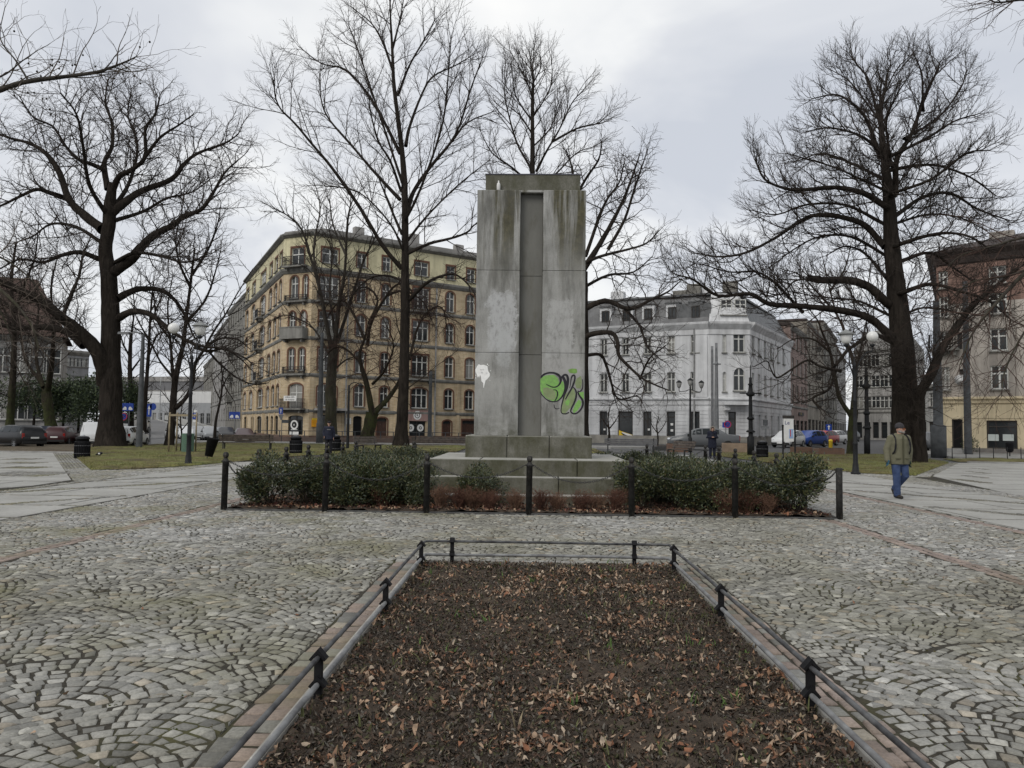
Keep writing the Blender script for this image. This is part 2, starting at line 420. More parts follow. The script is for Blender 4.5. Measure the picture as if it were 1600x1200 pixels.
# --- rows of reddish setts: lines in the plaza and the border of the bed
def rows(x0, x1, y0, y1, sx, sy, jit=0.006, g=0.008, along='y'):
    out = []
    nx = max(1, round((x1 - x0) / sx)); ny = max(1, round((y1 - y0) / sy))
    for i in range(nx):
        for j in range(-1, ny + 1):
            o = (0.5 if i % 2 else 0.0) * sy if along == 'y' else 0
            a, b = x0 + (x1 - x0) * i / nx, x0 + (x1 - x0) * (i + 1) / nx
            c_, d_ = y0 + (y1 - y0) * j / ny + o, y0 + (y1 - y0) * (j + 1) / ny + o
            if along == 'x':
                s = (0.5 if j % 2 else 0.0) * sx; a += s; b += s
            if c_ < y0 - 0.01 or d_ > y1 + 0.02: continue
            out.append([(a + g, c_ + g), (b - g, c_ + g), (b - g, d_ - g), (a + g, d_ - g)])
    q = np.array(out); return q + rng.normal(0, jit, q.shape)
rq = [rows(-6.17, -5.93, 4, 27.8, 0.12, 0.13), rows(5.16, 5.40, 4, 13.9, 0.12, 0.13), rows(7.75, 7.97, 6, 27.8, 0.11, 0.12)]
rq = np.concatenate(rq)
o = obj("red_sett_line", stones_mesh("red_sett_line", rq, red_tint(len(rq), 1.0), 0.001)); tag(o, kind='structure')
bq = np.concatenate([rows(BEDX0 - BW, BEDX0 - KW - 0.01, 0.5, BEDY1 + BW, 0.14, 0.165),
                     rows(BEDX1 + KW + 0.01, BEDX1 + BW, 0.5, BEDY1 + BW, 0.14, 0.165),
                     rows(BEDX0 - KW, BEDX1 + KW, BEDY1 + KW + 0.01, BEDY1 + BW, 0.165, 0.14, along='x')])
bt = red_tint(len(bq), 1.12); mixg = rng.random(len(bq)) < 0.3; bt[mixg] = grey_tint(mixg.sum()) * 0.8
o = obj("bed_border_setts", stones_mesh("bed_border_setts", bq, bt, 0.004)); tag(o, kind='structure')

# --- concrete slab paths: rows of slabs parted by thin joints
t = NT("slab_concrete")
g1 = t.ramp(t.noise(0.7, 6, 0.62), [(0.3, (0.27, 0.265, 0.245)), (0.7, (0.385, 0.38, 0.355))])
g2 = t.ramp(t.noise(14, 4, 0.7), [(0.3, 0.82), (0.7, 1.06)])
st = t.ramp(t.noise(2.2, 5, 0.7), [(0.60, 1.0), (0.72, 0.78)])
t.col(t.mix(1.0, t.mix(1.0, g1, g2, 'MULTIPLY'), st, 'MULTIPLY')).rough(0.85).bump(t.noise(70, 3), 0.2, 0.003)
SLAB = t.m
def clip_half(poly, n, d):
    out = []
    for i in range(len(poly)):
        a, b = poly[i], poly[(i + 1) % len(poly)]
        da, db = a[0] * n[0] + a[1] * n[1] - d, b[0] * n[0] + b[1] * n[1] - d
        if da <= 0: out.append(a)
        if da * db < 0:
            s = da / (da - db); out.append((a[0] + (b[0] - a[0]) * s, a[1] + (b[1] - a[1]) * s))
    return out
small_q = []
def slabs(name, region, y0, y1, rowh, joint, xj=None, skew=0.0, holes=()):
    mb = MB(); y = y0
    k = 0
    while y < y1:
        p = clip_half(region, (0, -1), -(y + joint / 2)); p = clip_half(p, (0, 1), y + rowh - joint / 2) if len(p) > 2 else p
        if len(p) > 2:
            pieces = [p]
            if xj:
                xs = [x for x in np.arange(-60, 60, xj) + (0.5 * xj if k % 2 else 0)]
                pieces = []
                for xa in xs:
                    s = xa + skew * k
                    q = clip_half(p, (-1, -skew), -(s + 0.03 + skew * (y))) ; q = clip_half(q, (1, skew), s + xj - 0.03 + skew * (y)) if len(q) > 2 else q
                    if len(q) > 2: pieces.append(q)
            for q in pieces: mb.prism(q, -0.03, 0.004 + rng.normal(0, 0.0012))
        # a strip of small setts between the slabs
        y += rowh; k += 1
    o = mb.build(name, SLAB); tag(o, kind='structure'); return o
def diag_clip(x0, x1, y0, y1):
    return [(x0, y0), (x1, y0), (x1, y1), (x0, y1)]
slabs("slab_path", diag_clip(-11.52, -8.42, 5, 31), 5, 31, 1.86, 0.16, 3.1, 0.0)
slabs("slab_path", diag_clip(8.10, 11.6, 5, 31), 5, 31, 1.86, 0.13, 3.5, 0.0)
slabs("slab_path", diag_clip(-11.5, 11.6, 28.05, 31.2), 28.05, 31.2, 1.55, 0.10, 2.4)
slabs("slab_path", diag_clip(-2.5, 9.2, 31.6, 46), 31.6, 46, 2.4, 0.10, 3.0)
LD = [(-12.3, 20.4), (-23.2, 36.9), (-43, 36.9), (-43, 14), (-13.2, 14), (-12.1, 18.5)]
slabs("slab_path", LD, 14, 36.9, 1.95, 0.12, 2.6, 0.0)
RDg = [(12.4, 20.4), (14.2, 27.6), (21.6, 39.4), (45, 39.4), (45, 14), (13.2, 14), (12.2, 18.5)]
slabs("slab_path", RDg, 14, 39.4, 1.95, 0.12, 2.6, 0.0)
# setts in the joints and beside the lawns, beyond the near plaza
fq = []
for (xa, xb) in ((-11.5, -8.4), (8.1, 11.6)):
    for k in range(14):
        yy = 5 + k * 1.86; fq.append(rows(xa, xb, yy - 0.06, yy + 0.06, 0.11, 0.12, g=0.006, along='x'))
def strip(p0, p1, w, s=0.11):
    p0, p1 = np.array(p0), np.array(p1); L = np.linalg.norm(p1 - p0); u = (p1 - p0) / L; v = np.array((-u[1], u[0])); out = []
    for i in range(int(L / s)):
        for j in range(int(w / s)):
            a = p0 + u * i * s + v * (j * s + 0.0) + (u * s * 0.5 if j % 2 else 0)
            g_ = 0.008; out.append([a + u * g_ + v * g_, a + u * (s - g_) + v * g_, a + u * (s - g_) + v * (s - g_), a + u * g_ + v * (s - g_)])
    q = np.array(out); return q + rng.normal(0, 0.006, q.shape)
fq.append(strip((-23.2, 36.9), (-14.6, 23.9), 1.0)); fq.append(strip((14.9, 28.65), (21.6, 39.4), 0.78))
fq = [np.concatenate(fq)]
# sett insets let into the slabs
ov = []
for p0, p1, w in (((-11.4, 16.4), (-8.5, 20.6), .34), ((-11.4, 20.0), (-8.5, 24.6), .30), ((-11.4, 12.0), (-8.5, 16.2), .3), ((8.2, 20.6), (11.5, 16.6), .4), ((8.2, 25.0), (11.5, 20.4), .34), ((8.2, 16.4), (11.5, 12.2), .34)): ov.append(strip(p0, p1, w))
for pa, pb in (((25, 737), (57, 745)), ((26, 729), (52, 732.5)), ((26, 722), (47, 725)), ((25, 716.5), (43, 719)), ((1502, 749), (1531, 755)), ((1510, 743), (1534, 747)), ((1515, 736.5), (1537, 740)), ((1520, 731.5), (1540, 734))):
    a, b = gnd(*pa), gnd(*pb); ov.append(rows(min(a[0], b[0]), max(a[0], b[0]), min(a[1], b[1]), max(a[1], b[1]), .11, .12, g=.007, along='x'))
ov = np.concatenate(ov); o = obj("sett_inset", stones_mesh("sett_inset", ov, grey_tint(len(ov)) * 0.72, 0.014)); tag(o, kind='structure')
fq = np.concatenate(fq)
o = obj("sett_edging", stones_mesh("sett_edging", fq, grey_tint(len(fq)) * 0.85, 0.002)); tag(o, kind='structure')

# --- lawns: mossy ground with real blades
t = NT("lawn_moss")
a = t.ramp(t.noise(0.45, 6, 0.65), [(0.36, (0.10, 0.078, 0.042)), (0.46, (0.135, 0.115, 0.046)), (0.56, (0.16, 0.16, 0.052)), (0.70, (0.105, 0.125, 0.036))])
b = t.ramp(t.noise(2.4, 6, 0.75), [(0.34, 0.42), (0.62, 1.15)])
t.col(t.mix(1.0, a, b, 'MULTIPLY')).rough(1.0).bump(t.noise(9, 4), 0.7, 0.06)
LAWN = t.m
t = NT("bare_earth")
a = t.ramp(t.noise(0.6, 6, 0.65), [(0.3, (0.075, 0.060, 0.042)), (0.6, (0.125, 0.102, 0.070)), (0.75, (0.10, 0.10, 0.05))])
t.col(t.mix(1.0, a, t.ramp(t.noise(5, 5, 0.7), [(0.3, 0.6), (0.65, 1.1)]), 'MULTIPLY')).rough(1.0).bump(t.noise(12, 4), 0.6, 0.05)
EARTH = t.m
def lawn(poly, seed, m=LAWN, step=0.35, h=0.08, earth=None):
    r = np.random.default_rng(seed); P_ = np.array(poly)
    bm = bmesh.new(); vs = [bm.verts.new((x, y, 0.0)) for x, y in poly]; bm.faces.new(vs)
    for ax, lo, hi in ((0, P_[:, 0].min(), P_[:, 0].max()), (1, P_[:, 1].min(), P_[:, 1].max())):
        for c in np.arange(lo + step, hi, step * (1 if ax == 0 else 1.6)):
            no = (1, 0, 0) if ax == 0 else (0, 1, 0); co = (c, 0, 0) if ax == 0 else (0, c, 0)
            bmesh.ops.bisect_plane(bm, geom=bm.verts[:] + bm.edges[:] + bm.faces[:], plane_co=co, plane_no=no)
    for v in bm.verts:
        x, y = v.co.x, v.co.y; e = v.is_boundary
        v.co.z = 0.012 if e else 0.035 + h * (0.5 + 0.25 * sin(0.9 * x + 1.1 * y + seed) + 0.25 * sin(2.3 * y - 1.7 * x)) + r.normal(0, 0.008)
    me = bpy.data.meshes.new("lawn"); bm.to_mesh(me); bm.free(); me.materials.append(m)
    me.polygons.foreach_set("use_smooth", np.ones(len(me.polygons), bool))
    o = obj("lawn" if m is LAWN else "bare_ground", me); tag(o, kind='structure'); return o
lawn(LL, 1); lawn(RL, 2)
lawn([(-3.6, 46.5), (4.6, 46.5), (4.4, 56), (-3.6, 56)], 3)
lawn([(22.2, 40.6), (46, 40.2), (46, 44.6), (23.6, 44.8)], 4)
lawn([(-21.9, 37.6), (-26.2, 44.2), (-25.9, 51.5), (-40, 51.5), (-44, 38)], 5, EARTH)
t = NT("grass_blade")
t.col(t.ramp(t.noise(0.5, 5, 0.65), [(0.35, (0.13, 0.112, 0.05)), (0.52, (0.155, 0.156, 0.05)), (0.68, (0.10, 0.125, 0.038))])).rough(0.8)
BLADE = t.m
def blades(poly, n, seed, near=30):
    r = np.random.default_rng(seed); P_ = np.array(poly); lo, hi = P_.min(0), P_.max(0)
    x = r.uniform(lo[0], hi[0], n * 3); y = lo[1] + (hi[1] - lo[1]) * r.random(n * 3) ** 1.4
    k = inside(poly, x, y); x, y = x[k][:n], y[k][:n]; n = len(x)
    a = r.random(n) * 2 * pi; w = r.uniform(0.006, 0.014, n); h = r.uniform(0.03, 0.10, n); l = r.normal(0, 0.05, (n, 2))
    V = np.zeros((n, 3, 3)); V[:, 0] = np.stack([x - w * np.cos(a), y - w * np.sin(a), 0.02 + 0 * x], 1); V[:, 1] = np.stack([x + w * np.cos(a), y + w * np.sin(a), 0.02 + 0 * x], 1)
    V[:, 2] = np.stack([x + l[:, 0], y + l[:, 1], 0.06 + h], 1)
    return V.reshape(-1, 3), np.arange(n * 3).reshape(-1, 3)
Vs, Ts, o_ = [], [], 0
for pl, n, s in ((LL, 26000, 1), (RL, 16000, 2)):
    v, f = blades(pl, n, s); Vs.append(v); Ts.append(f + o_); o_ += len(v)
o = obj("grass", fast_mesh("grass", np.concatenate(Vs), None, [BLADE], np.concatenate(Ts)))
tag(o, "short yellow green grass blades on the mossy lawns", "grass", kind='stuff')

# --- pavements by the buildings, with kerbs, and the road markings
PAVE = plain("pavement_flags", (0.30, 0.295, 0.28), (0.22, 0.215, 0.20), 1.2, 0.9, 0.2, 30)
KERB = plain("kerb_stone", (0.36, 0.355, 0.34), (0.25, 0.245, 0.235), 3, 0.85, 0.2, 30)
def pavement(poly, h=0.12):
    o = MB().prism(poly, -0.03, h).build("pavement", PAVE); tag(o, kind='structure'); return o
def kerb(p0, p1, w=0.16, h=0.125, z0=-0.02):
    mb = MB(); p0, p1 = np.array(p0, float), np.array(p1, float); L = np.linalg.norm(p1 - p0); n = max(1, int(L / 1.0)); u = (p1 - p0) / L
    for i in range(n):
        a, b = p0 + u * (L * i / n + 0.006), p0 + u * (L * (i + 1) / n - 0.006)
        mb.bar((a[0], a[1], (z0 + h) / 2), (b[0], b[1], (z0 + h) / 2), w, h - z0)
    o = mb.build("kerb", KERB); tag(o, kind='structure')
kerb((-44, 37.2), (-22.2, 37.2), h=0.06); kerb((22.3, 39.9), (46, 39.9), h=0.06)
pavement([(24.5, 45.2), (60, 45.2), (60, 58), (27.0, 58)]); kerb((24.5, 45.1), (60, 45.1))
pavement([(-27, 57.4), (6, 57.4), (9, 58.6), (9, 60.6), (-27, 60.6)]); kerb((-27, 57.3), (6, 57.3))
# ================================================================ flower bed in front
t = NT("dark_soil")
a = t.ramp(t.noise(4, 6, 0.7), [(0.3, (0.032, 0.024, 0.017)), (0.55, (0.066, 0.049, 0.035)), (0.75, (0.105, 0.080, 0.057))])
b = t.ramp(t.noise(60, 4, 0.75), [(0.3, 0.55), (0.7, 1.35)])
t.col(t.mix(1.0, a, b, 'MULTIPLY')).rough(1.0).bump(t.noise(110, 3), 0.8, 0.012)
SOIL = t.m
def soil_patch(name, x0, x1, y0, y1, dx, dy, base, amp, seed):
    r = np.random.default_rng(seed)
    nx, ny = int((x1 - x0) / dx) + 1, int((y1 - y0) / dy) + 1
    X, Y = np.meshgrid(np.linspace(x0, x1, nx), np.linspace(y0, y1, ny))
    Z = base + amp * (np.sin(3.1 * X + 1.3 * Y) * 0.35 + np.sin(5.3 * Y - 2.2 * X + 1) * 0.3 + np.sin(11 * X + 7 * Y) * 0.2 + np.sin(17 * Y - 13 * X) * 0.16)
    Z += r.normal(0, amp * 0.38, Z.shape)
    e = np.minimum(np.minimum(X - x0, x1 - X), np.minimum(Y - y0 + 9, y1 - Y)); Z -= 0.025 * np.exp(-e / 0.1)
    V = np.stack([X, Y, Z], -1).reshape(-1, 3)
    i = np.arange((nx - 1) * (ny - 1)); rr, cc = i // (nx - 1), i % (nx - 1); a0 = rr * nx + cc
    o = obj(name, fast_mesh(name, V, np.stack([a0, a0 + 1, a0 + nx + 1, a0 + nx], 1), [SOIL], smooth=True)); tag(o, kind='structure'); return o
soil_patch("flower_bed_soil", BEDX0, BEDX1, 1.6, BEDY1, 0.03, 0.035, 0.045, 0.020, 3)
soil_patch("shrub_bed_soil", SQ[0] + .06, SQ[1] - .06, SQ[2] + .06, SQ[3] - .06, 0.09, 0.09, 0.035, 0.03, 4)
# pale concrete kerb of the bed and the low edging of the square
mb = MB(); zt = 0.055
y = 0.6
while y < BEDY1:
    y2 = min(y + 1.0, BEDY1)
    mb.bev(BEDX0 - KW, BEDX0, y + 0.004, y2 - 0.004, -0.05, zt, 0.008); mb.bev(BEDX1, BEDX1 + KW, y + 0.004, y2 - 0.004, -0.05, zt, 0.008); y = y2
x = BEDX0 - KW
while x < BEDX1 + KW - 0.01:
    x2 = min(x + 1.0, BEDX1 + KW); mb.bev(x + 0.004, x2 - 0.004, BEDY1, BEDY1 + KW, -0.05, zt, 0.008); x = x2
KLIGHT = plain("kerb_concrete", (0.40, 0.39, 0.36), (0.26, 0.25, 0.225), 5, 0.85, 0.25, 60)
o = mb.build("bed_kerb", KLIGHT); tag(o, kind='structure')
mb = MB()
for (xa, xb, ya, yb) in ((SQ[0], SQ[1], SQ[2], SQ[2] + .06), (SQ[0], SQ[1], SQ[3] - .06, SQ[3]), (SQ[0], SQ[0] + .06, SQ[2] + .062, SQ[3] - .062), (SQ[1] - .06, SQ[1], SQ[2] + .062, SQ[3] - .062)):
    mb.box(xa, xb, ya, yb, -0.05, 0.022)
o = mb.build("shrub_bed_edging", plain("dark_edging", (0.10, 0.10, 0.095), (0.05, 0.05, 0.05), 6, 0.8)); tag(o, kind='structure')

# fallen leaves, bark chips and twigs: many small curled faces
def litter(name, n, region, zf, cols, smin, smax, seed, label, elong=(0.35, 0.75), cat="leaf litter", clump=None, curlamp=0.5, nearer=1.0):
    r = np.random.default_rng(seed); x0, x1, y0, y1 = region
    x = r.uniform(x0, x1, n); y = y0 + (y1 - y0) * r.random(n) ** nearer
    if clump:
        nc, frac, sd = clump; cx = r.uniform(x0, x1, nc); cy = y0 + (y1 - y0) * r.random(nc) ** 1.25; pick = r.integers(0, nc, n); k = r.random(n) < frac
        x = np.where(k, (cx[pick] + r.normal(0, sd, n)).clip(x0, x1), x); y = np.where(k, (cy[pick] + r.normal(0, sd * 0.42, n)).clip(y0, y1), y)
    s = r.uniform(smin, smax, n) * r.uniform(0.6, 1.15, n); w = s * r.uniform(*elong, n)
    a = r.random(n) * 2 * pi; tx, ty = r.normal(0, 0.35, n), r.normal(0, 0.35, n); cur = r.normal(0, curlamp, n)
    L = np.array([(-.5, 0, .25), (-.2, .5, 0), (.2, .42, 0), (.5, 0, .3), (.2, -.42, 0), (-.2, -.5, 0), (0, 0, -.1)])
    pts = np.zeros((n, 7, 3)); pts[:, :, 0] = L[:, 0] * s[:, None]; pts[:, :, 1] = L[:, 1] * w[:, None]; pts[:, :, 2] = L[:, 2] * (s * cur)[:, None]
    pts[:, :6, :] += r.normal(0, 0.10, (n, 6, 3)) * s[:, None, None]
    z = pts[:, :, 2] + pts[:, :, 0] * tx[:, None] + pts[:, :, 1] * ty[:, None]
    X = pts[:, :, 0] * np.cos(a)[:, None] - pts[:, :, 1] * np.sin(a)[:, None] + x[:, None]
    Y = pts[:, :, 0] * np.sin(a)[:, None] + pts[:, :, 1] * np.cos(a)[:, None] + y[:, None]
    Z = z - z.min(1, keepdims=True) * 0.6 + zf
    T = np.array([(i, (i + 1) % 6, 6) for i in range(6)])
    me = fast_mesh(name, np.stack([X, Y, Z], -1).reshape(-1, 3), None, cols, ((np.arange(n) * 7)[:, None, None] + T).reshape(-1, 3), mi=np.repeat(r.choice(len(cols), n, p=None), 6), smooth=False)
    o = obj(name, me); tag(o, label, cat, kind='stuff'); return o
def leafm(name, c, s=1.0): return plain(name, tuple(x * s for x in c), tuple(x * s * 0.55 for x in c), 30, 0.8, 0.0)
LEAFS = [leafm("dry_leaf_tan", (0.40, 0.275, 0.185)), leafm("dry_leaf_orange", (0.30, 0.175, 0.105)), leafm("dry_leaf_brown", (0.21, 0.125, 0.078)),
         leafm("dry_leaf_pale", (0.44, 0.35, 0.26)), leafm("dry_leaf_rust", (0.24, 0.11, 0.060)), leafm("dry_leaf_umber", (0.12, 0.08, 0.054)), leafm("dry_leaf_beige", (0.38, 0.27, 0.185))]
CHIPS = [leafm("bark_black", (0.035, 0.028, 0.022)), leafm("bark_dark", (0.075, 0.056, 0.042)), leafm("bark_mid", (0.125, 0.092, 0.064)), leafm("bark_grey", (0.15, 0.135, 0.112)), leafm("bark_red", (0.115, 0.068, 0.048)), leafm("bark_dark_b", (0.055, 0.044, 0.034)), leafm("bark_moss", (0.075, 0.075, 0.034)), leafm("bark_dark_c", (0.065, 0.05, 0.038))]
bedr = (BEDX0 + .03, BEDX1 - .03, 2.0, BEDY1 - .04)
litter("bark_mulch", 78000, bedr, 0.052, CHIPS, 0.010, 0.046, 21, "dark bark chips covering the flower bed soil", (0.10, 0.40), "bark mulch", curlamp=0.9, nearer=1.35)
litter("fallen_leaves", 7600, bedr, 0.060, LEAFS, 0.009, 0.058, 22, "dry brown leaves lying scattered over the dark bed", (0.18, 0.5), "fallen leaves", clump=(90, 0.68, 0.15), curlamp=1.1, nearer=1.2)
litter("bed_leaves", 7000, (SQ[0] + .1, SQ[1] - .1, SQ[2] + .1, SQ[2] + 2.4), 0.05, [LEAFS[2], LEAFS[4], LEAFS[5], leafm("mulch_red", (0.115, 0.045, 0.032)), leafm("mulch_maroon", (0.07, 0.028, 0.022)), LEAFS[0]], 0.03, 0.09, 23, "reddish brown leaf mulch under the shrubs", cat="leaf mulch")
litter("plaza_leaves", 160, (-8, 8, 3.2, 14), 0.006, LEAFS[:5], 0.02, 0.055, 24, "few stray dry leaves on the cobbled plaza", cat="fallen leaves")
# small green shoots and dry stems in the bed
def tufts(name, n, region, z, cols, h0, h1, seed, label, cat, per=6, spread=0.02):
    r = np.random.default_rng(seed); x0, x1, y0, y1 = region; V = []; T = []; mi = []
    for i in range(n):
        x, y = r.uniform(x0, x1), y0 + (y1 - y0) * r.random(); c = r.integers(0, len(cols))
        for k in range(r.integers(per // 2, per + 1)):
            a = r.random() * 2 * pi; h = r.uniform(h0, h1); w = r.uniform(0.003, 0.007); bx, by = x + r.normal(0, spread), y + r.normal(0, spread); l = r.normal(0, 0.4, 2) * h
            o_ = len(V); ca, sa = cos(a) * w, sin(a) * w
            V += [(bx - ca, by - sa, z), (bx + ca, by + sa, z), (bx + l[0] * .4 + ca, by + l[1] * .4 + sa, z + h * .6), (bx + l[0] * .4 - ca, by + l[1] * .4 - sa, z + h * .6), (bx + l[0], by + l[1], z + h)]
            T += [(o_, o_ + 1, o_ + 2), (o_, o_ + 2, o_ + 3), (o_ + 3, o_ + 2, o_ + 4)]; mi += [c] * 3
    o = obj(name, fast_mesh(name, V, None, cols, T, mi=mi)); tag(o, label, cat, kind='stuff'); return o
tufts("bed_grass", 130, bedr, 0.04, [leafm("shoot_green", (0.10, 0.17, 0.045)), leafm("shoot_olive", (0.12, 0.13, 0.05)), leafm("stem_dry", (0.26, 0.21, 0.13))], 0.03, 0.10, 25, "sparse green shoots and dry stems in the bed", "weeds", 5)
tufts("bed_straw", 420, bedr, 0.045, [leafm("straw_dry", (0.24, 0.19, 0.12)), leafm("straw_dark", (0.09, 0.07, 0.05)), leafm("straw_olive", (0.10, 0.10, 0.05))], 0.02, 0.055, 27, "short dry stalks sticking out of the bed", "dry stalks", 4, 0.03)
tufts("joint_moss", 1500, (-8, 8, 2.6, 12.0), -0.012, [leafm("moss_green", (0.085, 0.10, 0.025)), leafm("moss_olive", (0.11, 0.095, 0.035))], 0.008, 0.022, 26, "moss and tiny weeds growing in the cobble joints", "moss", 7, 0.025)

# ---------------------------------------------------------------- low rail round the bed
IRON = plain("black_iron", (0.013, 0.013, 0.014), (0.007, 0.007, 0.008), 12, 0.65, 0.15, 80, spec=0.12)
PIPE = plain("weathered_pipe", (0.105, 0.107, 0.108), (0.025, 0.025, 0.027), 8, 0.5, 0.1, 60, spec=0.3)
PIPEL = plain("pale_sheen_pipe", (0.24, 0.245, 0.245), (0.12, 0.12, 0.122), 7, 0.5, 0.1, 60, spec=0.3)  # same metal as the upper pipe, bright reflection put into the colour
rail = empty("low_rail_fence", (BEDX0, BEDY1, 0), "low two-pipe metal rail on short black posts round the flower bed", "low fence")
def P3(x, y, z): return (x - BEDX0, y - BEDY1, z)
def rail_post(x, y, ax):
    mb = MB(); w = 0.021
    mb.box(-w, w, -w, w, -0.05, 0.285)
    for z in (0.300, 0.150):        # small roofs that clasp the pipes
        if ax == 'y':
            mb.vprism([(-0.050, z - 0.034), (0, z + 0.024), (0.050, z - 0.034), (0.038, z - 0.045), (0, z - 0.004), (-0.038, z - 0.045)], -0.030, 0.030)
        else:
            o_ = len(mb.v); mb.vprism([(-0.045, z - 0.030), (0, z + 0.016), (0.045, z - 0.030), (0.036, z - 0.038), (0, z - 0.006), (-0.036, z - 0.038)], -0.028, 0.028)
            for i in range(o_, len(mb.v)): a_ = mb.v[i]; mb.v[i] = (-a_[1], a_[0], a_[2])
    return mb.build("post", IRON, rail, P3(x, y, 0))
XL, XR, YB = BEDX0 + 0.035, BEDX1 - 0.035, BEDY1 - 0.03
for y in (0.35, 2.40, 4.42, 6.44, 8.52): rail_post(XL, y, 'y'); rail_post(XR, y, 'y')
for x in (-0.88, 1.19): rail_post(x, YB, 'x')
for z, rr in ((0.272, 0.0145), (0.122, 0.0165)):
    mb = MB(); pts = [P3(XL, 0.2, z)]
    for y in np.arange(0.8, 8.6, 0.8): pts.append(P3(XL + rng.normal(0, .002), y, z + rng.normal(0, 0.003)))
    pts += [P3(XL, YB - .05, z), P3(XL + .012, YB - .015, z), P3(XL + .05, YB, z)]
    for x in np.arange(-0.8, 1.5, 0.6): pts.append(P3(x, YB + rng.normal(0, .002), z + rng.normal(0, 0.003)))
    pts += [P3(XR - .05, YB, z), P3(XR - .012, YB - .015, z), P3(XR, YB - .05, z)]
    for y in np.arange(8.4, 0.2, -0.8): pts.append(P3(XR + rng.normal(0, .002), y, z + rng.normal(0, 0.003)))
    pts.append(P3(XR, 0.2, z)); mb.tube(pts, rr, 8); mb.build("rail", PIPE if z > .2 else PIPEL, rail)

# ================================================================ monument
t = NT("monument_concrete")
x, y, z = t.sep()
base = t.ramp(t.noise(1.3, 7, 0.62), [(0.28, (0.205, 0.204, 0.192)), (0.5, (0.305, 0.304, 0.288)), (0.72, (0.385, 0.384, 0.368))])
fine = t.ramp(t.noise(38, 4, 0.7), [(0.3, 0.86), (0.7, 1.08)])
c = t.mix(1.0, base, fine, 'MULTIPLY')
strk = t.noise(3.4, 6, 0.70, t.map(t.co(), (1.0, 0.4, 0.075), (0.35, 0, 0)), 0.35)
top = t.step(z, 4.3, 6.3)
m1 = t.math('MULTIPLY', t.ramp(strk, [(0.43, 0.0), (0.56, 1.0)]), top)
mossc = t.ramp(t.noise(7, 4, 0.7), [(0.3, (0.032, 0.030, 0.015)), (0.55, (0.070, 0.064, 0.032)), (0.8, (0.14, 0.118, 0.065))])
c = t.mix(t.math('MULTIPLY', m1, 0.92), c, mossc)
drk = t.ramp(t.noise(3.4, 6, 0.68, t.map(t.co(), (1.3, 0.4, 0.22), (4, 1, 2))), [(0.46, 0.0), (0.66, 0.68)])
c = t.mix(drk, c, (0.085, 0.084, 0.074))
foot = t.math('MULTIPLY', t.math('SUBTRACT', 1.0, t.step(z, 1.35, 2.1)), t.ramp(t.noise(3.0, 5, 0.7), [(0.40, 0.0), (0.62, 0.75)]))
c = t.mix(foot, c, (0.075, 0.076, 0.052))
# scrubbed pale areas with ragged edges, where old lettering was cleaned off
wob = t.math('MULTIPLY', t.math('SUBTRACT', t.noise(4.0, 7, 0.8), 0.5), 0.75); brok = t.ramp(t.noise(9.0, 6, 0.8, t.map(t.co(), (1, .4, .5), (2, 2, 2))), [(0.33, 0.15), (0.52, 1.0)])
def patch(c, x0, x1, z0, z1, amt, hue):
    xx, zz = t.math('ADD', x, wob), t.math('ADD', z, wob)
    f = t.math('MULTIPLY', t.math('MULTIPLY', t.step(xx, x0 - .06, x0 + .06), t.math('SUBTRACT', 1.0, t.step(xx, x1 - .03, x1 + .03))),
               t.math('MULTIPLY', t.step(zz, z0 - .12, z0 + .12), t.math('SUBTRACT', 1.0, t.step(zz, z1 - .06, z1 + .06))))
    return t.mix(t.math('MULTIPLY', t.math('MULTIPLY', f, amt), brok), c, hue)
c = patch(c, -0.98, -0.36, 3.30, 4.62, 0.9, (0.43, 0.435, 0.435)); c = patch(c, -0.78, -0.50, 2.9, 3.7, 0.6, (0.40, 0.41, 0.405))
c = patch(c, 0.36, 0.94, 3.20, 4.42, 0.7, (0.42, 0.42, 0.41)); c = patch(c, -1.2, -0.4, 2.1, 2.7, 0.4, (0.36, 0.36, 0.34)); c = patch(c, 0.30, 1.1, 2.75, 3.15, 0.75, (0.38, 0.375, 0.365))
t.col(c).rough(0.9).bump(t.noise(28, 5, 0.7), 0.45, 0.012)
MONC = t.m
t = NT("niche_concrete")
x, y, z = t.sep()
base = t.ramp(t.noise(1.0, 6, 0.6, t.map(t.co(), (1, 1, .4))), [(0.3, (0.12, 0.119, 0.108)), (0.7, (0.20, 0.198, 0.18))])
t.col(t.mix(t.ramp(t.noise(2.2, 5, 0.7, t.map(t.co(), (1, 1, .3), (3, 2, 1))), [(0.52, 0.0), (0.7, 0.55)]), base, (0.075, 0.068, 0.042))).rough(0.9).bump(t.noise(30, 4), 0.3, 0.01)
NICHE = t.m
t = NT("mossy_shaded_concrete")
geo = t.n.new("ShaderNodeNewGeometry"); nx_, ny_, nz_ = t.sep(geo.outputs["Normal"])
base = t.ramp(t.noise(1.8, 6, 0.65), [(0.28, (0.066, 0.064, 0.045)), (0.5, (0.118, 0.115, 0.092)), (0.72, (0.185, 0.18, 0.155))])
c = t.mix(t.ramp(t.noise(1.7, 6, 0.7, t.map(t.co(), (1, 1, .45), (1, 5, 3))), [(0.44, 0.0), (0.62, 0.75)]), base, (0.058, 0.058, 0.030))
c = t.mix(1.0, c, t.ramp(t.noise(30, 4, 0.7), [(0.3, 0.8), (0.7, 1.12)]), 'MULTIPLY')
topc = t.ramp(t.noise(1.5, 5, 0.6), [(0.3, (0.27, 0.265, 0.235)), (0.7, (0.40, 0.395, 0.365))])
c = t.mix(t.step(nz_, 0.5, 0.9), c, topc)  # over the moss, dark sides and bright tops: shading put into the colour
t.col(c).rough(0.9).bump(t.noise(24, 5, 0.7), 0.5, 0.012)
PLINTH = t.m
MY = 17.30
mon = empty("monument", (0, MY, 0), "tall weathered concrete pillar monument with green graffiti on a stepped base", "monument")
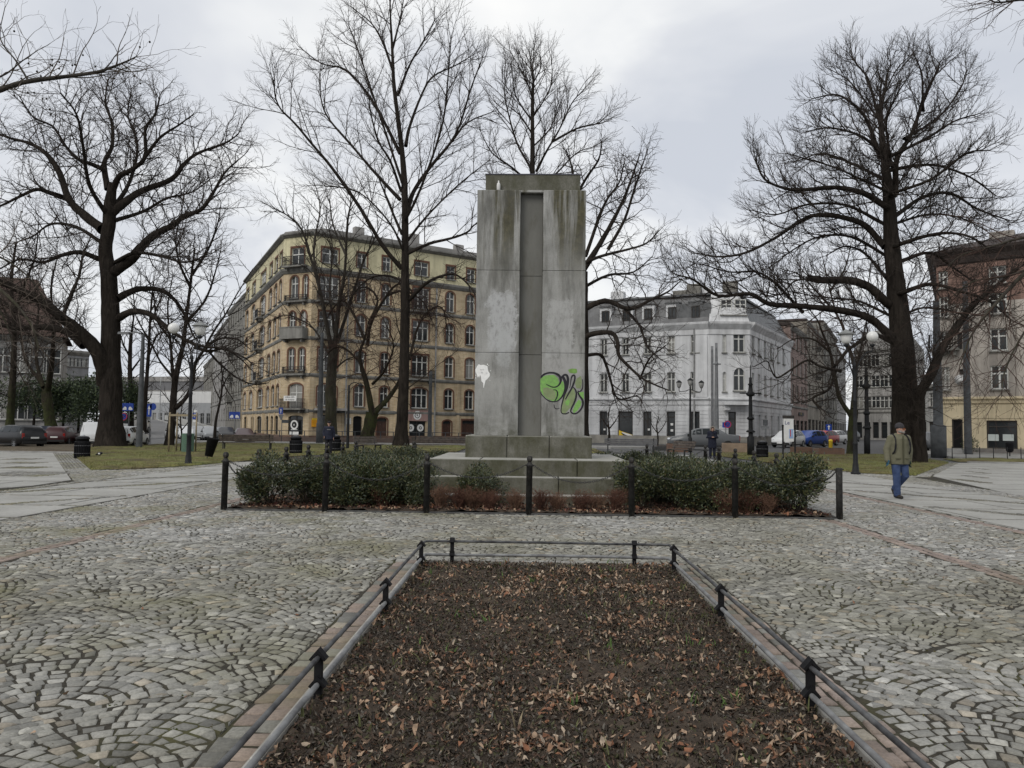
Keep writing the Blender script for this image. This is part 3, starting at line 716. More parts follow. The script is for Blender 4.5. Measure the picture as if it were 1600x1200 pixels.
def mp(mb, name, m, parent=mon): return mb.build(name, m, parent)
def mx_(px, py, Y=MY): return at(px, py, Y)[0]
def mz_(py, Y=MY, px=827): return at(px, py, Y)[2]
# steps (local y = world y - MY)
def step(x0, x1, y0, y1, z0, z1, cuts):
    mb = MB(); xs = [x0] + cuts + [x1]
    for a, b in zip(xs[:-1], xs[1:]): mb.bev(a + 0.006, b - 0.006, y0, y1, z0, z1, 0.015)
    return mb
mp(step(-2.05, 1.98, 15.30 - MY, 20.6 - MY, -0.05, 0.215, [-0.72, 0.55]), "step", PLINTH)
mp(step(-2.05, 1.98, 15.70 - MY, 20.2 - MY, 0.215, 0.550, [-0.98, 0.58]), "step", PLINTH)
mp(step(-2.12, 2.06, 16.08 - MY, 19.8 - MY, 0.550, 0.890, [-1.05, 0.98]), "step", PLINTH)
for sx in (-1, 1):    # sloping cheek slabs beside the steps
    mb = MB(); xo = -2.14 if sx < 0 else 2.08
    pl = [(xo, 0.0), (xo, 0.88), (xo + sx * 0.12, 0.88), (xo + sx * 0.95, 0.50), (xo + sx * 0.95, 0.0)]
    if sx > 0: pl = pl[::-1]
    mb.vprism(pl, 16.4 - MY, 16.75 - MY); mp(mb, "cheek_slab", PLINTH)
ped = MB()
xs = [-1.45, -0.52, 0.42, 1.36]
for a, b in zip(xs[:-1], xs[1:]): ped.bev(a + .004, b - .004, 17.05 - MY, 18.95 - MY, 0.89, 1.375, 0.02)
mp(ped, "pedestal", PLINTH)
ZT = 6.99; zj = [1.375, 3.25, 5.13, ZT]
PX = (-1.275, -0.285, 0.235, 1.205)
for a, b in ((PX[0], PX[1]), (PX[2], PX[3])):
    mb = MB()
    for z0, z1 in zip(zj[:-1], zj[1:]): mb.bev(a, b, 0.0, 1.5, z0 + 0.005, z1 - 0.004, 0.012)
    mp(mb, "pillar_slab", MONC)
mb = MB()
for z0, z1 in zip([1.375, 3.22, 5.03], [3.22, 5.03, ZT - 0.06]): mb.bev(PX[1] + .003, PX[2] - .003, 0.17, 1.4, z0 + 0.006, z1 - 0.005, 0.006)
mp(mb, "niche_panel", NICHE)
mb = MB().bev(PX[1] + .002, PX[2] - .002, 0.0, 0.9, ZT - 0.058, ZT - 0.006, 0.006); mp(mb, "lintel", MONC)
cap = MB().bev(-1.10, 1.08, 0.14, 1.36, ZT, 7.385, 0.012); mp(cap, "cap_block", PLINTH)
lead = MB().box(-1.115, 1.095, 0.125, 1.375, 7.387, 7.405); mp(lead, "cap_sheet", plain("lead_sheet", (0.12, 0.12, 0.15), (0.07, 0.07, 0.085), 3, 0.5))

# graffiti: flat paint on the right slab, traced in the crop's own grid (12 units = 1 photo pixel)
def gp(cx, cy, off): p = at(830 + cx / 12, 560 + cy / 12, MY); return (p[0], -off, p[2])
gr = MB()
def fill(pts, off, mi):
    gr.mat(mi); gr.add([gp(a, b, off) for a, b in pts], [tuple(range(len(pts)))])
def stroke(pts, w, off, mi):
    P_ = np.array(pts, float)
    for _ in range(2):     # corner cutting
        q = [P_[0]]
        for a, b in zip(P_[:-1], P_[1:]): q += [a * .75 + b * .25, a * .25 + b * .75]
        P_ = np.array(q + [P_[-1]])
    T = np.gradient(P_, axis=0); T /= np.linalg.norm(T, axis=1, keepdims=True) + 1e-9; N_ = np.stack([-T[:, 1], T[:, 0]], 1)
    n = len(P_); ww = np.interp(np.linspace(0, 1, n), np.linspace(0, 1, len(w)), w) if not np.isscalar(w) else np.full(n, w)
    A, B = P_ + N_ * ww[:, None] / 2, P_ - N_ * ww[:, None] / 2
    ww = ww * .76; A, B = P_ + N_ * ww[:, None] / 2, P_ - N_ * ww[:, None] / 2
    gr.mat(mi); gr.add([gp(a, b, off) for a, b in A] + [gp(a, b, off) for a, b in B], [(i, i + 1, n + i + 1, n + i) for i in range(n - 1)])
ell = lambda cx, cy, rx, ry, n=26: [(cx + rx * cos(2 * pi * i / n), cy + ry * sin(2 * pi * i / n)) for i in range(n)]
fill([(172, 390), (240, 330), (330, 310), (430, 310), (500, 370), (520, 440), (600, 430), (622, 520), (610, 640), (560, 730), (490, 800), (400, 800), (300, 760), (215, 680), (172, 600)], 0.003, 0)
fill([(215, 560), (300, 540), (400, 570), (460, 640), (455, 740), (400, 785), (300, 745), (230, 680)], 0.0042, 2)
fill([(690, 215), (760, 190), (850, 195), (865, 260), (820, 285), (720, 270)], 0.003, 3)
fill([(820, 470), (850, 380), (930, 330), (950, 450), (930, 560), (850, 560)], 0.003, 2)
fill([(880, 640), (985, 625), (985, 770), (930, 740)], 0.003, 0)
fill([(560, 1020), (580, 850), (640, 680), (740, 580), (800, 560), (830, 680), (790, 860), (700, 960), (640, 1030)], 0.003, 2)
fill([(630, 820), (700, 760), (730, 800), (700, 880), (650, 880)], 0.0042, 0)
fill([(775, 980), (830, 850), (890, 770), (940, 810), (930, 880), (880, 960), (800, 1030)], 0.003, 0)
stroke([(180, 360), (230, 300), (330, 265), (440, 270), (530, 320), (560, 400), (540, 480), (470, 540), (390, 540), (330, 510), (280, 485)], [34, 46, 40, 46, 60, 60, 40, 28, 24, 22, 10], 0.0055, 1)
stroke([(168, 640), (230, 720), (310, 790), (400, 815), (500, 800), (580, 720), (630, 620), (650, 500), (620, 380), (570, 330)], [16, 22, 24, 26, 26, 36, 50, 70, 70, 60], 0.0058, 1)
stroke([(410, 590), (470, 590), (500, 650), (480, 740), (440, 800)], [12, 26, 36, 30, 18], 0.0060, 1)
stroke([(580, 340), (620, 305), (670, 310), (690, 380), (680, 480), (660, 580), (620, 690), (590, 800), (560, 920), (560, 1030), (640, 1045), (710, 1010)], [30, 44, 50, 60, 70, 60, 36, 30, 24, 24, 24, 26], 0.0062, 1)
stroke([(720, 560), (740, 470), (745, 380), (770, 320), (815, 310), (820, 380), (800, 460), (760, 560), (700, 660), (640, 770)], [10, 18, 26, 40, 40, 40, 44, 40, 34, 20], 0.0056, 1)
stroke([(790, 540), (840, 600), (850, 700), (810, 830), (760, 920), (730, 1000), (790, 1040), (860, 1030), (940, 950), (975, 850), (960, 770), (900, 700), (870, 620)], [20, 34, 40, 44, 40, 30, 34, 34, 40, 50, 50, 40, 26], 0.0064, 1)
stroke([(960, 390), (970, 480), (960, 580), (900, 630), (870, 600)], [14, 20, 26, 20, 12], 0.0066, 1)
stroke([(425, 860), (435, 930), (480, 950), (530, 930)], [14, 18, 18, 12], 0.0056, 1)
PAINTG = plain("green_spray_paint", (0.22, 0.46, 0.11), (0.17, 0.30, 0.10), 16, 0.75, lo=.3, hi=.7); PAINTD = plain("faded_green_paint", (0.24, 0.30, 0.15), (0.19, 0.23, 0.12), 7, 0.7)
PAINTK = plain("black_spray_paint", (0.022, 0.020, 0.028), (0.012, 0.012, 0.014), 9, 0.55); PAINTO = plain("dull_green_paint", (0.20, 0.38, 0.09), (0.15, 0.26, 0.07), 14, 0.7)
go = mp(gr, "graffiti", [PAINTG, PAINTK, PAINTD, PAINTO]); go["label"] = "green graffiti letters with thick black outlines"
# white paint splash with a drip
sp = MB(); r_ = np.random.default_rng(4)
def sp_pt(cx, cy): p = at(720 + cx * 140 / 1600, 560 + cy * 140 / 1600, MY); return (p[0], -0.004, p[2])
outl = [(265, 200), (285, 130), (330, 105), (360, 118), (420, 112), (475, 130), (480, 180), (500, 220), (528, 265), (520, 320), (480, 370), (440, 395), (425, 440), (412, 530), (400, 535), (402, 440), (375, 400), (360, 330), (340, 300), (330, 355), (320, 310), (305, 345), (290, 290), (265, 240)]
sp.add([sp_pt(a + r_.normal(0, 5), b + r_.normal(0, 5)) for a, b in outl], [tuple(range(len(outl)))])
for _ in range(14):
    a, b, s = r_.uniform(240, 560), r_.uniform(90, 420), r_.uniform(4, 10); q = ell(a, b, s, s * 1.3, 7); sp.add([sp_pt(*p) for p in q], [tuple(range(7))])
mp(sp, "paint_splash", plain("white_paint", (0.86, 0.86, 0.84), (0.78, 0.78, 0.76), 12, 0.6))
# bottle standing on the ledge
bp = at(779, 291, MY + 0.06)
b_ = MB().lathe([(0.036, 0), (0.043, 0.01), (0.043, 0.13), (0.034, 0.165), (0.016, 0.185), (0.016, 0.205), (0.0165, 0.225), (0.001, 0.226)], n=12).build("bottle", plain("milky_glass", (0.72, 0.72, 0.70), (0.62, 0.62, 0.6), 10, 0.3), None, (bp[0], MY + 0.065, ZT))
tag(b_, "small white bottle left on the ledge at the top of the monument", "bottle")

# ---------------------------------------------------------------- chained bollards round the square
t = NT("painted_bollard")
x, y, z = t.sep()
pc = t.ramp(t.noise(14, 4), [(0.35, (0.018, 0.018, 0.017)), (0.65, (0.042, 0.041, 0.039))])
wear = t.ramp(t.noise(10, 6, 0.75, t.map(t.co(), (1, 1, .5))), [(0.54, 0.0), (0.64, 0.8)])
t.col(t.mix(wear, pc, t.ramp(t.noise(30, 3), [(0.3, (0.075, 0.052, 0.038)), (0.7, (0.13, 0.125, 0.115))]))).rough(0.7).spec(0.18).bump(t.noise(50, 3), 0.3, 0.006)
BOLL = t.m
def bollard_mesh(ball=True):
    mb = MB()
    if ball:
        mb.lathe([(0.056, -0.05), (0.056, 0.86), (0.060, 0.862), (0.060, 0.90), (0.052, 0.906), (0.036, 0.935), (0.027, 0.950), (0.032, 0.957)], n=14)
        mb.lathe([(0.001, 0.945), (0.034, 0.950), (0.047, 0.972), (0.053, 1.000), (0.047, 1.028), (0.032, 1.050), (0.001, 1.056)], n=14)
    else: mb.lathe([(0.057, -0.05), (0.057, 0.905), (0.052, 0.912), (0.001, 0.913)], n=14)
    mb.tube([(-0.085, 0, 0.885), (0.085, 0, 0.885)], 0.012, 6); mb.tube([(0, -0.085, 0.885), (0, 0.085, 0.885)], 0.012, 6)
    return mb.mesh("bollard", BOLL)
BM, BMC = bollard_mesh(), bollard_mesh(False)
nX, nY = 6, 6
fx = np.linspace(SQ[0] + .03, SQ[1] - .03, nX + 1); fy = np.linspace(SQ[2] + .03, SQ[3] - .03, nY + 1)
ORD = ["first", "second", "third", "fourth", "fifth", "sixth", "seventh", "eighth", "ninth", "tenth", "eleventh", "twelfth"]
pos = {}
def boll(x, y, lab, me=BM):
    o = obj("bollard", me, None, (x, y, 0)); o.rotation_euler = (rng.normal(0, .008), rng.normal(0, .008), 0)
    tag(o, lab, "bollard", "chained bollards round the monument"); return o
for i in range(nX + 1):
    if i < nX: boll(fx[i], fy[0], f"ball-topped bollard in the front row, {ORD[i]} from the left" if i else "ball-topped bollard at the front left corner of the chained square")
    boll(fx[i], fy[-1], f"ball-topped bollard in the row behind the monument, {ORD[i]} from the left")
boll(fx[-1], fy[0], "bollard missing its ball, cut flat, at the front right corner", BMC)
for j in range(1, nY):
    boll(fx[0], fy[j], f"ball-topped bollard on the left side of the square, {ORD[j]} from the front")
    boll(fx[-1], fy[j], f"ball-topped bollard on the right side of the square, {ORD[j]} from the front")
CHAINM = plain("chain_steel", (0.060, 0.060, 0.062), (0.030, 0.030, 0.030), 20, 0.5, metal=0.3)
def chain_mesh(L, sag):
    """links strung on a catenary along +x"""
    mb = MB(); n = 240; xs = np.linspace(0, L, n); zs = -sag * (1 - (2 * xs / L - 1) ** 2)
    ds = np.concatenate([[0], np.cumsum(np.hypot(np.diff(xs), np.diff(zs)))]); k = int(ds[-1] / 0.040)
    for i in range(k):
        s = (i + .5) / k * ds[-1]; x, z = np.interp(s, ds, xs), np.interp(s, ds, zs)
        x2, z2 = np.interp(min(s + .01, ds[-1]), ds, xs), np.interp(min(s + .01, ds[-1]), ds, zs); x1, z1 = np.interp(max(s - .01, 0), ds, xs), np.interp(max(s - .01, 0), ds, zs)
        t_ = np.array((x2 - x1, 0, z2 - z1)); t_ /= np.linalg.norm(t_); v = np.array((0, 1.0, 0)) if i % 2 else np.cross(t_, (0, 1.0, 0))
        pts = [np.array((x, 0, z)) + t_ * 0.027 * cos(a) + v * 0.016 * sin(a) for a in np.linspace(0, 2 * pi, 9)]
        mb.tube(pts, 0.0052, 5, caps=False)
    return mb.mesh("chain", CHAINM)
SX, SY = fx[1] - fx[0], fy[1] - fy[0]
CX = [chain_mesh(SX - .16, s) for s in (0.24, 0.30)]; CY = [chain_mesh(SY - .16, s) for s in (0.26, 0.32)]
GAPS = ["first", "second", "third", "fourth", "fifth", "sixth"]
for i in range(nX):
    for y, w in ((fy[0], "front"), (fy[-1], "rear")):
        o = obj("chain", CX[(i + (w == 'rear')) % 2], None, (fx[i] + .08, y, 0.885)); tag(o, f"sagging link chain in the {GAPS[i]} gap of the {w} bollard row, from the left", "chain", "chains between the bollards")
for j in range(nY):
    for x, w in ((fx[0], "left"), (fx[-1], "right")):
        o = obj("chain", CY[(j + (w == 'left')) % 2], None, (x, fy[j] + .08, 0.885), pi / 2); tag(o, f"sagging link chain in the {GAPS[j]} gap of the {w} bollard side, from the front", "chain", "chains between the bollards")
# ================================================================ trees
def bark(name, c, c2, mosscol=None, mossz=(2.0, 7.0), amt=0.7):
    t = NT(name)
    v = t.map(t.co(), (3.0, 3.0, 0.55))
    n1_ = t.noise(2.2, 6, 0.7, v, 0.6)
    cc = t.mix(1.0, t.ramp(n1_, [(0.32, c2), (0.66, c)]), t.ramp(t.noise(0.7, 4), [(0.3, 0.75), (0.7, 1.15)]), 'MULTIPLY')
    if mosscol:
        x, y, z = t.sep(); f = t.math('MULTIPLY', t.math('SUBTRACT', 1.0, t.step(z, *mossz)), t.ramp(t.noise(1.6, 5, 0.7), [(0.38, 0.0), (0.6, amt)])); cc = t.mix(f, cc, mosscol)
    t.col(cc).rough(1.0).spec(0.05).bump(n1_, 1.0, 0.09); return t.m
BARKD = bark("dark_bark", (0.044, 0.037, 0.031), (0.014, 0.012, 0.0105))
BARKM = bark("mossy_bark", (0.052, 0.043, 0.034), (0.018, 0.015, 0.013), (0.055, 0.070, 0.024), (1.0, 6.0))
BARKG = bark("grey_bark", (0.085, 0.076, 0.064), (0.034, 0.030, 0.026), (0.070, 0.075, 0.035), (1.0, 9.0), 0.5)
TWIGD = plain("dark_twigs", (0.056, 0.047, 0.041), (0.034, 0.028, 0.025), 1.0, 1.0, spec=0.05)
TWIGR = plain("reddish_twigs", (0.075, 0.048, 0.038), (0.045, 0.030, 0.025), 1.0, 0.9, spec=0.15)
TWIGP = plain("pale_twigs", (0.13, 0.105, 0.085), (0.06, 0.05, 0.04), 1.0, 0.9, spec=0.15)

def tubes_mesh(name, branches, sides, m, smooth=True, lump=0.0, seed=0):
    """all branches (points, radii) as tapered tubes in one mesh; equal-length branches are built together"""
    r = np.random.default_rng(seed); groups = {}
    for P_, r_ in branches: groups.setdefault(len(P_), []).append((P_, r_))
    VV, QQ, off = [], [], 0
    for n, lst in groups.items():
        P_ = np.array([b[0] for b in lst], np.float64); Rd = np.array([b[1] for b in lst]); B = len(lst)
        T = np.gradient(P_, axis=1); T /= np.linalg.norm(T, axis=2, keepdims=True) + 1e-9
        ref = np.tile(np.array((0.0, 0, 1.0)), (B, 1)); v = np.abs(T[:, :, 2]).mean(1) > 0.75; ref[v] = (1.0, 0.15, 0)
        X = np.cross(T, ref[:, None, :]); X /= np.linalg.norm(X, axis=2, keepdims=True) + 1e-9; Y = np.cross(X, T)
        a = np.arange(sides) * 2 * pi / sides
        rr = Rd[:, :, None] * (1 + (r.normal(0, lump, (B, n, sides)) if lump else 0))
        V = P_[:, :, None, :] + rr[..., None] * (X[:, :, None, :] * np.cos(a)[None, None, :, None] + Y[:, :, None, :] * np.sin(a)[None, None, :, None])
        i, k = np.meshgrid(np.arange(n - 1), np.arange(sides), indexing='ij'); k2 = (k + 1) % sides
        q = np.stack([i * sides + k, i * sides + k2, (i + 1) * sides + k2, (i + 1) * sides + k], -1).reshape(-1, 4)
        Q = (np.arange(B) * n * sides)[:, None, None] + q[None] + off
        VV.append(V.reshape(-1, 3)); QQ.append(Q.reshape(-1, 4)); off += B * n * sides
    return fast_mesh(name, np.concatenate(VV), np.concatenate(QQ), [m], smooth=smooth)

def catmull(P_, per=4):
    P_ = [np.array(p, float) for p in P_]
    if len(P_) < 3: return np.array(P_)
    E_ = [2 * P_[0] - P_[1]] + P_ + [2 * P_[-1] - P_[-2]]; out = []
    for i in range(1, len(E_) - 2):
        for k in range(per):
            u = k / per; a, b, c, d = E_[i - 1], E_[i], E_[i + 1], E_[i + 2]
            out.append(0.5 * ((2 * b) + (c - a) * u + (2 * a - 5 * b + 4 * c - d) * u * u + (3 * b - a - 3 * c + d) * u ** 3))
    out.append(P_[-1]); return np.array(out)

class Tree:
    def __init__(s, Y, seed, style):
        s.Y = Y; s.r = random.Random(seed); s.main = []; s.fine = []; s.st = style; s.limbs = []
    def limb(s, pts, w0, w1, dy0=0.0, dy1=None, kids=True, per=4, flare=0.0, y0=None):
        """pts in photo pixels; w in pixels; the limb runs from depth Y+dy0 to Y+dy1"""
        if dy1 is None:
            d = hyp = sum(math.hypot(b[0] - a[0], b[1] - a[1]) for a, b in zip(pts[:-1], pts[1:])) * s.Y / F
            dy1 = dy0 + s.r.choice((-1, 1)) * hyp * s.r.uniform(0.15, 0.55)
        if s.st.get('root') and kids: dx, dy = pts[0][0] - pts[1][0], pts[0][1] - pts[1][1]; q = math.hypot(dx, dy); pts = [(pts[0][0] + dx / q * s.st['root'], pts[0][1] + dy / q * s.st['root'])] + list(pts)
        n = len(pts); P_ = []
        for i, (x, y) in enumerate(pts):
            P_.append(at(x, y, s.Y + dy0 + (dy1 - dy0) * (i / (n - 1)) ** 0.9))
        P_ = catmull(P_, per); u = np.linspace(0, 1, len(P_)); k = s.Y / F / 2
        w = (w0 + (w1 - w0) * u ** 0.8) * k * (1 + np.array([s.r.gauss(0, 0.035) for _ in u]))
        if flare: w *= 1 + flare * np.exp(-(P_[:, 2] - P_[0, 2]) / 0.55)
        s.main.append((P_, w))
        if kids: s.limbs.append((P_, w, kids))
        return P_
    def grow(s, p, d, L, r0, r1, n, wob, up):
        R_ = s.r; pts = [p]; st = L / n; x, y, z = p; dx, dy, dz = d
        for i in range(n):
            dx += R_.gauss(0, wob); dy += R_.gauss(0, wob); dz += R_.gauss(0, wob) + up
            q = 1 / sqrt(dx * dx + dy * dy + dz * dz); dx *= q; dy *= q; dz *= q
            x += dx * st; y += dy * st; z += dz * st; pts.append((x, y, z))
        return pts, [r0 + (r1 - r0) * i / n for i in range(n + 1)]
    def side(s, P_, rad, lev, mult=1.0, t0=None):
        st = s.st
        if lev >= len(st['len']): return
        R_ = s.r; n = len(P_); seg = [math.dist(P_[i], P_[i + 1]) for i in range(n - 1)]; L = sum(seg)
        dens = st['dens'][lev] * mult; k = int(L * dens + R_.random()); t0 = st['t0'][lev] if t0 is None else t0
        if lev and k == 0: k = 1
        az = R_.random() * 6.28
        for j in range(k + 1):
            last = j == k
            t_ = 0.999 if last else t0 + (1 - t0) * (j + R_.random()) / max(k, 1)
            if t_ >= 1: t_ = 0.999
            f = t_ * (n - 1); i = int(f); u = f - i
            a, b = P_[i], P_[i + 1]; p = (a[0] + (b[0] - a[0]) * u, a[1] + (b[1] - a[1]) * u, a[2] + (b[2] - a[2]) * u)
            tx, ty, tz = b[0] - a[0], b[1] - a[1], b[2] - a[2]; q = sqrt(tx * tx + ty * ty + tz * tz) + 1e-9; tx /= q; ty /= q; tz /= q
            az += 2.4 + R_.gauss(0, 0.5)
            # perpendicular frame
            if abs(tz) < 0.9: ux, uy, uz = ty, -tx, 0.0
            else: ux, uy, uz = 1.0, 0.0, 0.0
            dt = ux * tx + uy * ty + uz * tz; ux -= dt * tx; uy -= dt * ty; uz -= dt * tz; q = sqrt(ux * ux + uy * uy + uz * uz) + 1e-9; ux /= q; uy /= q; uz /= q
            vx, vy, vz = ty * uz - tz * uy, tz * ux - tx * uz, tx * uy - ty * ux
            c, sn = cos(az), sin(az); px, py, pz = ux * c + vx * sn, uy * c + vy * sn, uz * c + vz * sn
            ang = max(0.1, R_.gauss(st['ang'][lev], 0.20)) * (0.35 if last else 1)
            ca, sa = cos(ang), sin(ang)
            d = (tx * ca + px * sa, ty * ca + py * sa, tz * ca + pz * sa + st['lift'][lev])
            q = sqrt(d[0] ** 2 + d[1] ** 2 + d[2] ** 2) + 1e-9; d = (d[0] / q, d[1] / q, d[2] / q)
            if p[2] < st.get('zmin', 2.2) and lev == 0: continue
            ln = st['len'][lev] * R_.uniform(0.55, 1.2) * (1.15 - 0.55 * t_)
            if lev == 0 and st.get('byL'): ln *= min(1.3, 0.35 + L * 0.09)
            rp = float(rad[i]); r0 = min(rp * 0.72, st['rad'][lev]); r1 = max(st['tip'], r0 * 0.35)
            nn = st['seg'][lev]; pts, rr = s.grow(p, d, ln, r0, r1, nn, st['wob'][lev], st['up'][lev])
            s.fine.append((pts, rr)); s.side(pts, rr, lev + 1)
    def finish(s, name, loc_px, label, barkm, twigm, group="bare winter trees", mult=1.0, sides=12):
        mult *= 1.75
        for P_, w, kd in s.limbs: s.side([tuple(p) for p in P_], w, 0, mult * (kd if isinstance(kd, float) else 1.0))
        base = s.main[0][0][0].copy() if loc_px is None else np.array(loc_px, float)
        e = empty(name, tuple(base), label, "tree", group)
        sub = lambda L: [(np.array(P_) - base, r_) for P_, r_ in L]
        obj("trunk", tubes_mesh("trunk", sub(s.main), sides, barkm, True, 0.035, 3), e)
        if s.fine: obj("crown", tubes_mesh("crown", sub(s.fine), 3, twigm, True), e)
        print(name, len(s.fine)); return e

ST = dict(len=(3.0, 1.25, 0.55), dens=(1.2, 3.0, 4.8), t0=(0.16, 0.12, 0.1), ang=(0.85, 0.75, 0.65), lift=(0.12, 0.08, 0.03), up=(0.03, 0.02, 0.0),
          wob=(0.13, 0.15, 0.16), rad=(0.042, 0.017, 0.0092), tip=0.0050, seg=(6, 4, 3), byL=True)
def style(**k): d = dict(ST); d.update(k); return d

# --- big spreading tree on the left lawn
T = Tree(46.0, 3, style(ang=(0.9, 0.8, 0.7), wob=(0.17, 0.2, 0.2), dens=(1.2, 2.9, 4.4), len=(2.6, 1.15, 0.55)))
T.limb([(173, 700), (173, 655), (173, 617), (173, 565), (173, 487), (170, 436), (165, 390), (170, 353), (172, 317), (176, 286)], 42, 12, 0, 0, False, flare=0.42)
T.main[0] = (T.main[0][0], np.interp(np.linspace(0, 1, len(T.main[0][1])), [0, .12, .25, .45, .7, .85, 1], [38, 33, 33, 27, 20, 20, 12]) * 46 / F / 2 * (1 + 0.4 * np.exp(-np.arange(len(T.main[0][1])) / 2.2)))
T.limb([(166, 600), (155, 555), (124, 518), (98, 498), (67, 472), (36, 456), (0, 441), (-60, 428), (-110, 400)], 27, 4, 0, -4.0)
T.limb([(131, 540), (103, 518), (62, 511), (31, 513), (0, 508), (-60, 498)], 14, 4, 0, 3)
T.limb([(183, 498), (206, 487), (232, 490), (253, 505), (263, 514), (283, 527), (312, 540), (352, 546), (385, 560)], 12, 2, 0, -3)
T.limb([(183, 467), (201, 457), (222, 451), (253, 454), (274, 470), (289, 493), (300, 520)], 13, 3, 0, 3)
T.limb([(178, 425), (206, 405), (227, 379), (248, 363), (268, 353), (289, 337), (315, 327), (336, 296), (351, 270), (372, 250)], 17, 2, 0, -2)
T.limb([(160, 358), (134, 338), (108, 312), (93, 270), (72, 240), (46, 224), (10, 214), (-20, 200)], 17, 2, 0, 3)
T.limb([(108, 312), (77, 301), (57, 296), (31, 307), (0, 322), (-30, 330)], 9, 2, 1.5, -2)
T.limb([(175, 333), (207, 307), (227, 296), (268, 280), (289, 255), (310, 239), (351, 224), (372, 210)], 14, 2, 0, 2)
T.limb([(175, 301), (186, 276), (206, 265), (227, 245), (227, 203), (243, 177), (250, 150)], 11, 2, 0, -2)
T.limb([(168, 296), (163, 255), (175, 229), (175, 193), (165, 162), (168, 125)], 10, 2, 0, 1.5)
T.limb([(163, 265), (139, 255), (124, 250), (103, 229), (83, 198), (52, 183), (30, 150)], 8, 1.5, 0, -3)
T.limb([(155, 405), (124, 394), (93, 400), (67, 410), (31, 405), (0, 420)], 9, 2, 0, -3)
T.limb([(160, 380), (120, 355), (80, 350), (50, 370), (20, 380)], 7, 1.5, 0, 4)
T.limb([(98, 495), (113, 455), (124, 430), (130, 400), (142, 370)], 6, 1.5, -2, -1)
T.limb([(180, 410), (210, 395), (250, 400), (290, 410), (330, 395)], 7, 1.5, 0, -5)
T.limb([(172, 330), (200, 290), (215, 230), (200, 180), (205, 140)], 8, 1.5, 0, 6)
T.limb([(170, 340), (140, 290), (130, 230), (120, 180), (95, 145)], 8, 1.5, 0, -6)
T.limb([(178, 345), (225, 330), (260, 310), (300, 300), (335, 275)], 7, 1.5, 0, 7)
T.limb([(227, 245), (250, 215), (280, 195), (300, 180)], 6, 1.5, -1, -2)
T.finish("large_tree", None, "huge spreading bare tree with a thick dark trunk forking low to the left", BARKD, TWIGD, mult=1.5)

# --- tall slender lime with steep limbs
T = Tree(54.0, 8, style(ang=(0.62, 0.6, 0.6), lift=(0.10, 0.05, 0.02), len=(3.2, 1.4, 0.6), dens=(0.95, 2.4, 4.0), wob=(0.09, 0.12, 0.14), up=(0.02, 0.015, 0.0)))
T.limb([(627, 698), (628, 660), (631, 600), (633, 480), (633, 420), (633, 336), (631, 270), (625, 210), (616, 138), (613, 78), (610, 24), (609, -30)], 21, 1.5, 0, 0, 0.7, flare=0.3)
for pts, w in (([(628, 420), (598, 384), (562, 324), (520, 264), (490, 228), (460, 192), (439, 171), (430, 150), (428, 125)], 7.5), ([(625, 312), (586, 270), (550, 228), (514, 186), (502, 156), (499, 114)], 6),
               ([(625, 240), (598, 186), (568, 138), (538, 108), (502, 99), (466, 72)], 6), ([(635, 333), (646, 300), (670, 264), (700, 228), (730, 192), (772, 174)], 9), ([(670, 264), (712, 210), (736, 138), (754, 90)], 5),
               ([(634, 228), (640, 198), (658, 150), (676, 120), (712, 102), (742, 84)], 6), ([(627, 300), (610, 252), (592, 222), (580, 180), (575, 140)], 5), ([(628, 366), (610, 324), (598, 294), (586, 264)], 5),
               ([(637, 396), (670, 381), (706, 372), (730, 363), (742, 351), (770, 340)], 6), ([(640, 468), (664, 444), (688, 432), (712, 429), (736, 450), (750, 480)], 7), ([(621, 150), (640, 102), (664, 60), (680, 30)], 4.5),
               ([(613, 108), (598, 66), (580, 36), (550, 12)], 4.5), ([(613, 78), (625, 30), (632, -10)], 4), ([(630, 350), (655, 300), (690, 200), (700, 120), (705, 60)], 5), ([(630, 290), (600, 200), (560, 80), (545, 40)], 5),
               ([(633, 400), (610, 350), (560, 300), (500, 290)], 4), ([(634, 440), (600, 430), (570, 440), (545, 470)], 4.5), ([(634, 380), (665, 340), (715, 290), (765, 250)], 5)):
    T.limb(pts, w, 1.3, 0)
T.finish("tall_tree", None, "tall slender bare tree with steep thin limbs between the monument and the brick building", BARKD, TWIGD, mult=0.8)

# --- grey-mossy tree before the brick building
T = Tree(60.0, 12, style(ang=(0.7, 0.65, 0.6), len=(2.6, 1.2, 0.5), dens=(1.0, 2.0, 2.8)))
T.limb([(517, 692), (517, 640), (517, 600), (521, 545)], 20, 15, 0, 0, False, flare=0.25)
for pts, w in (([(520, 556), (511, 510), (499, 450), (487, 408), (472, 360), (448, 336), (425, 325)], 8), ([(523, 545), (529, 480), (538, 432), (541, 384), (544, 336), (556, 300)], 8), ([(529, 530), (548, 470), (568, 408), (582, 380), (595, 350)], 6),
               ([(518, 560), (495, 520), (478, 504), (448, 492), (425, 500)], 4), ([(524, 576), (545, 560), (575, 555)], 3.5), ([(499, 450), (490, 390), (500, 330), (495, 295)], 5), ([(541, 400), (520, 350), (515, 310)], 4), ([(523, 520), (515, 450), (520, 390), (510, 340)], 5)):
    T.limb(pts, w, 1.2)
T.finish("mossy_tree", None, "medium bare tree with a moss-tinted trunk in front of the brick corner", BARKG, TWIGD)

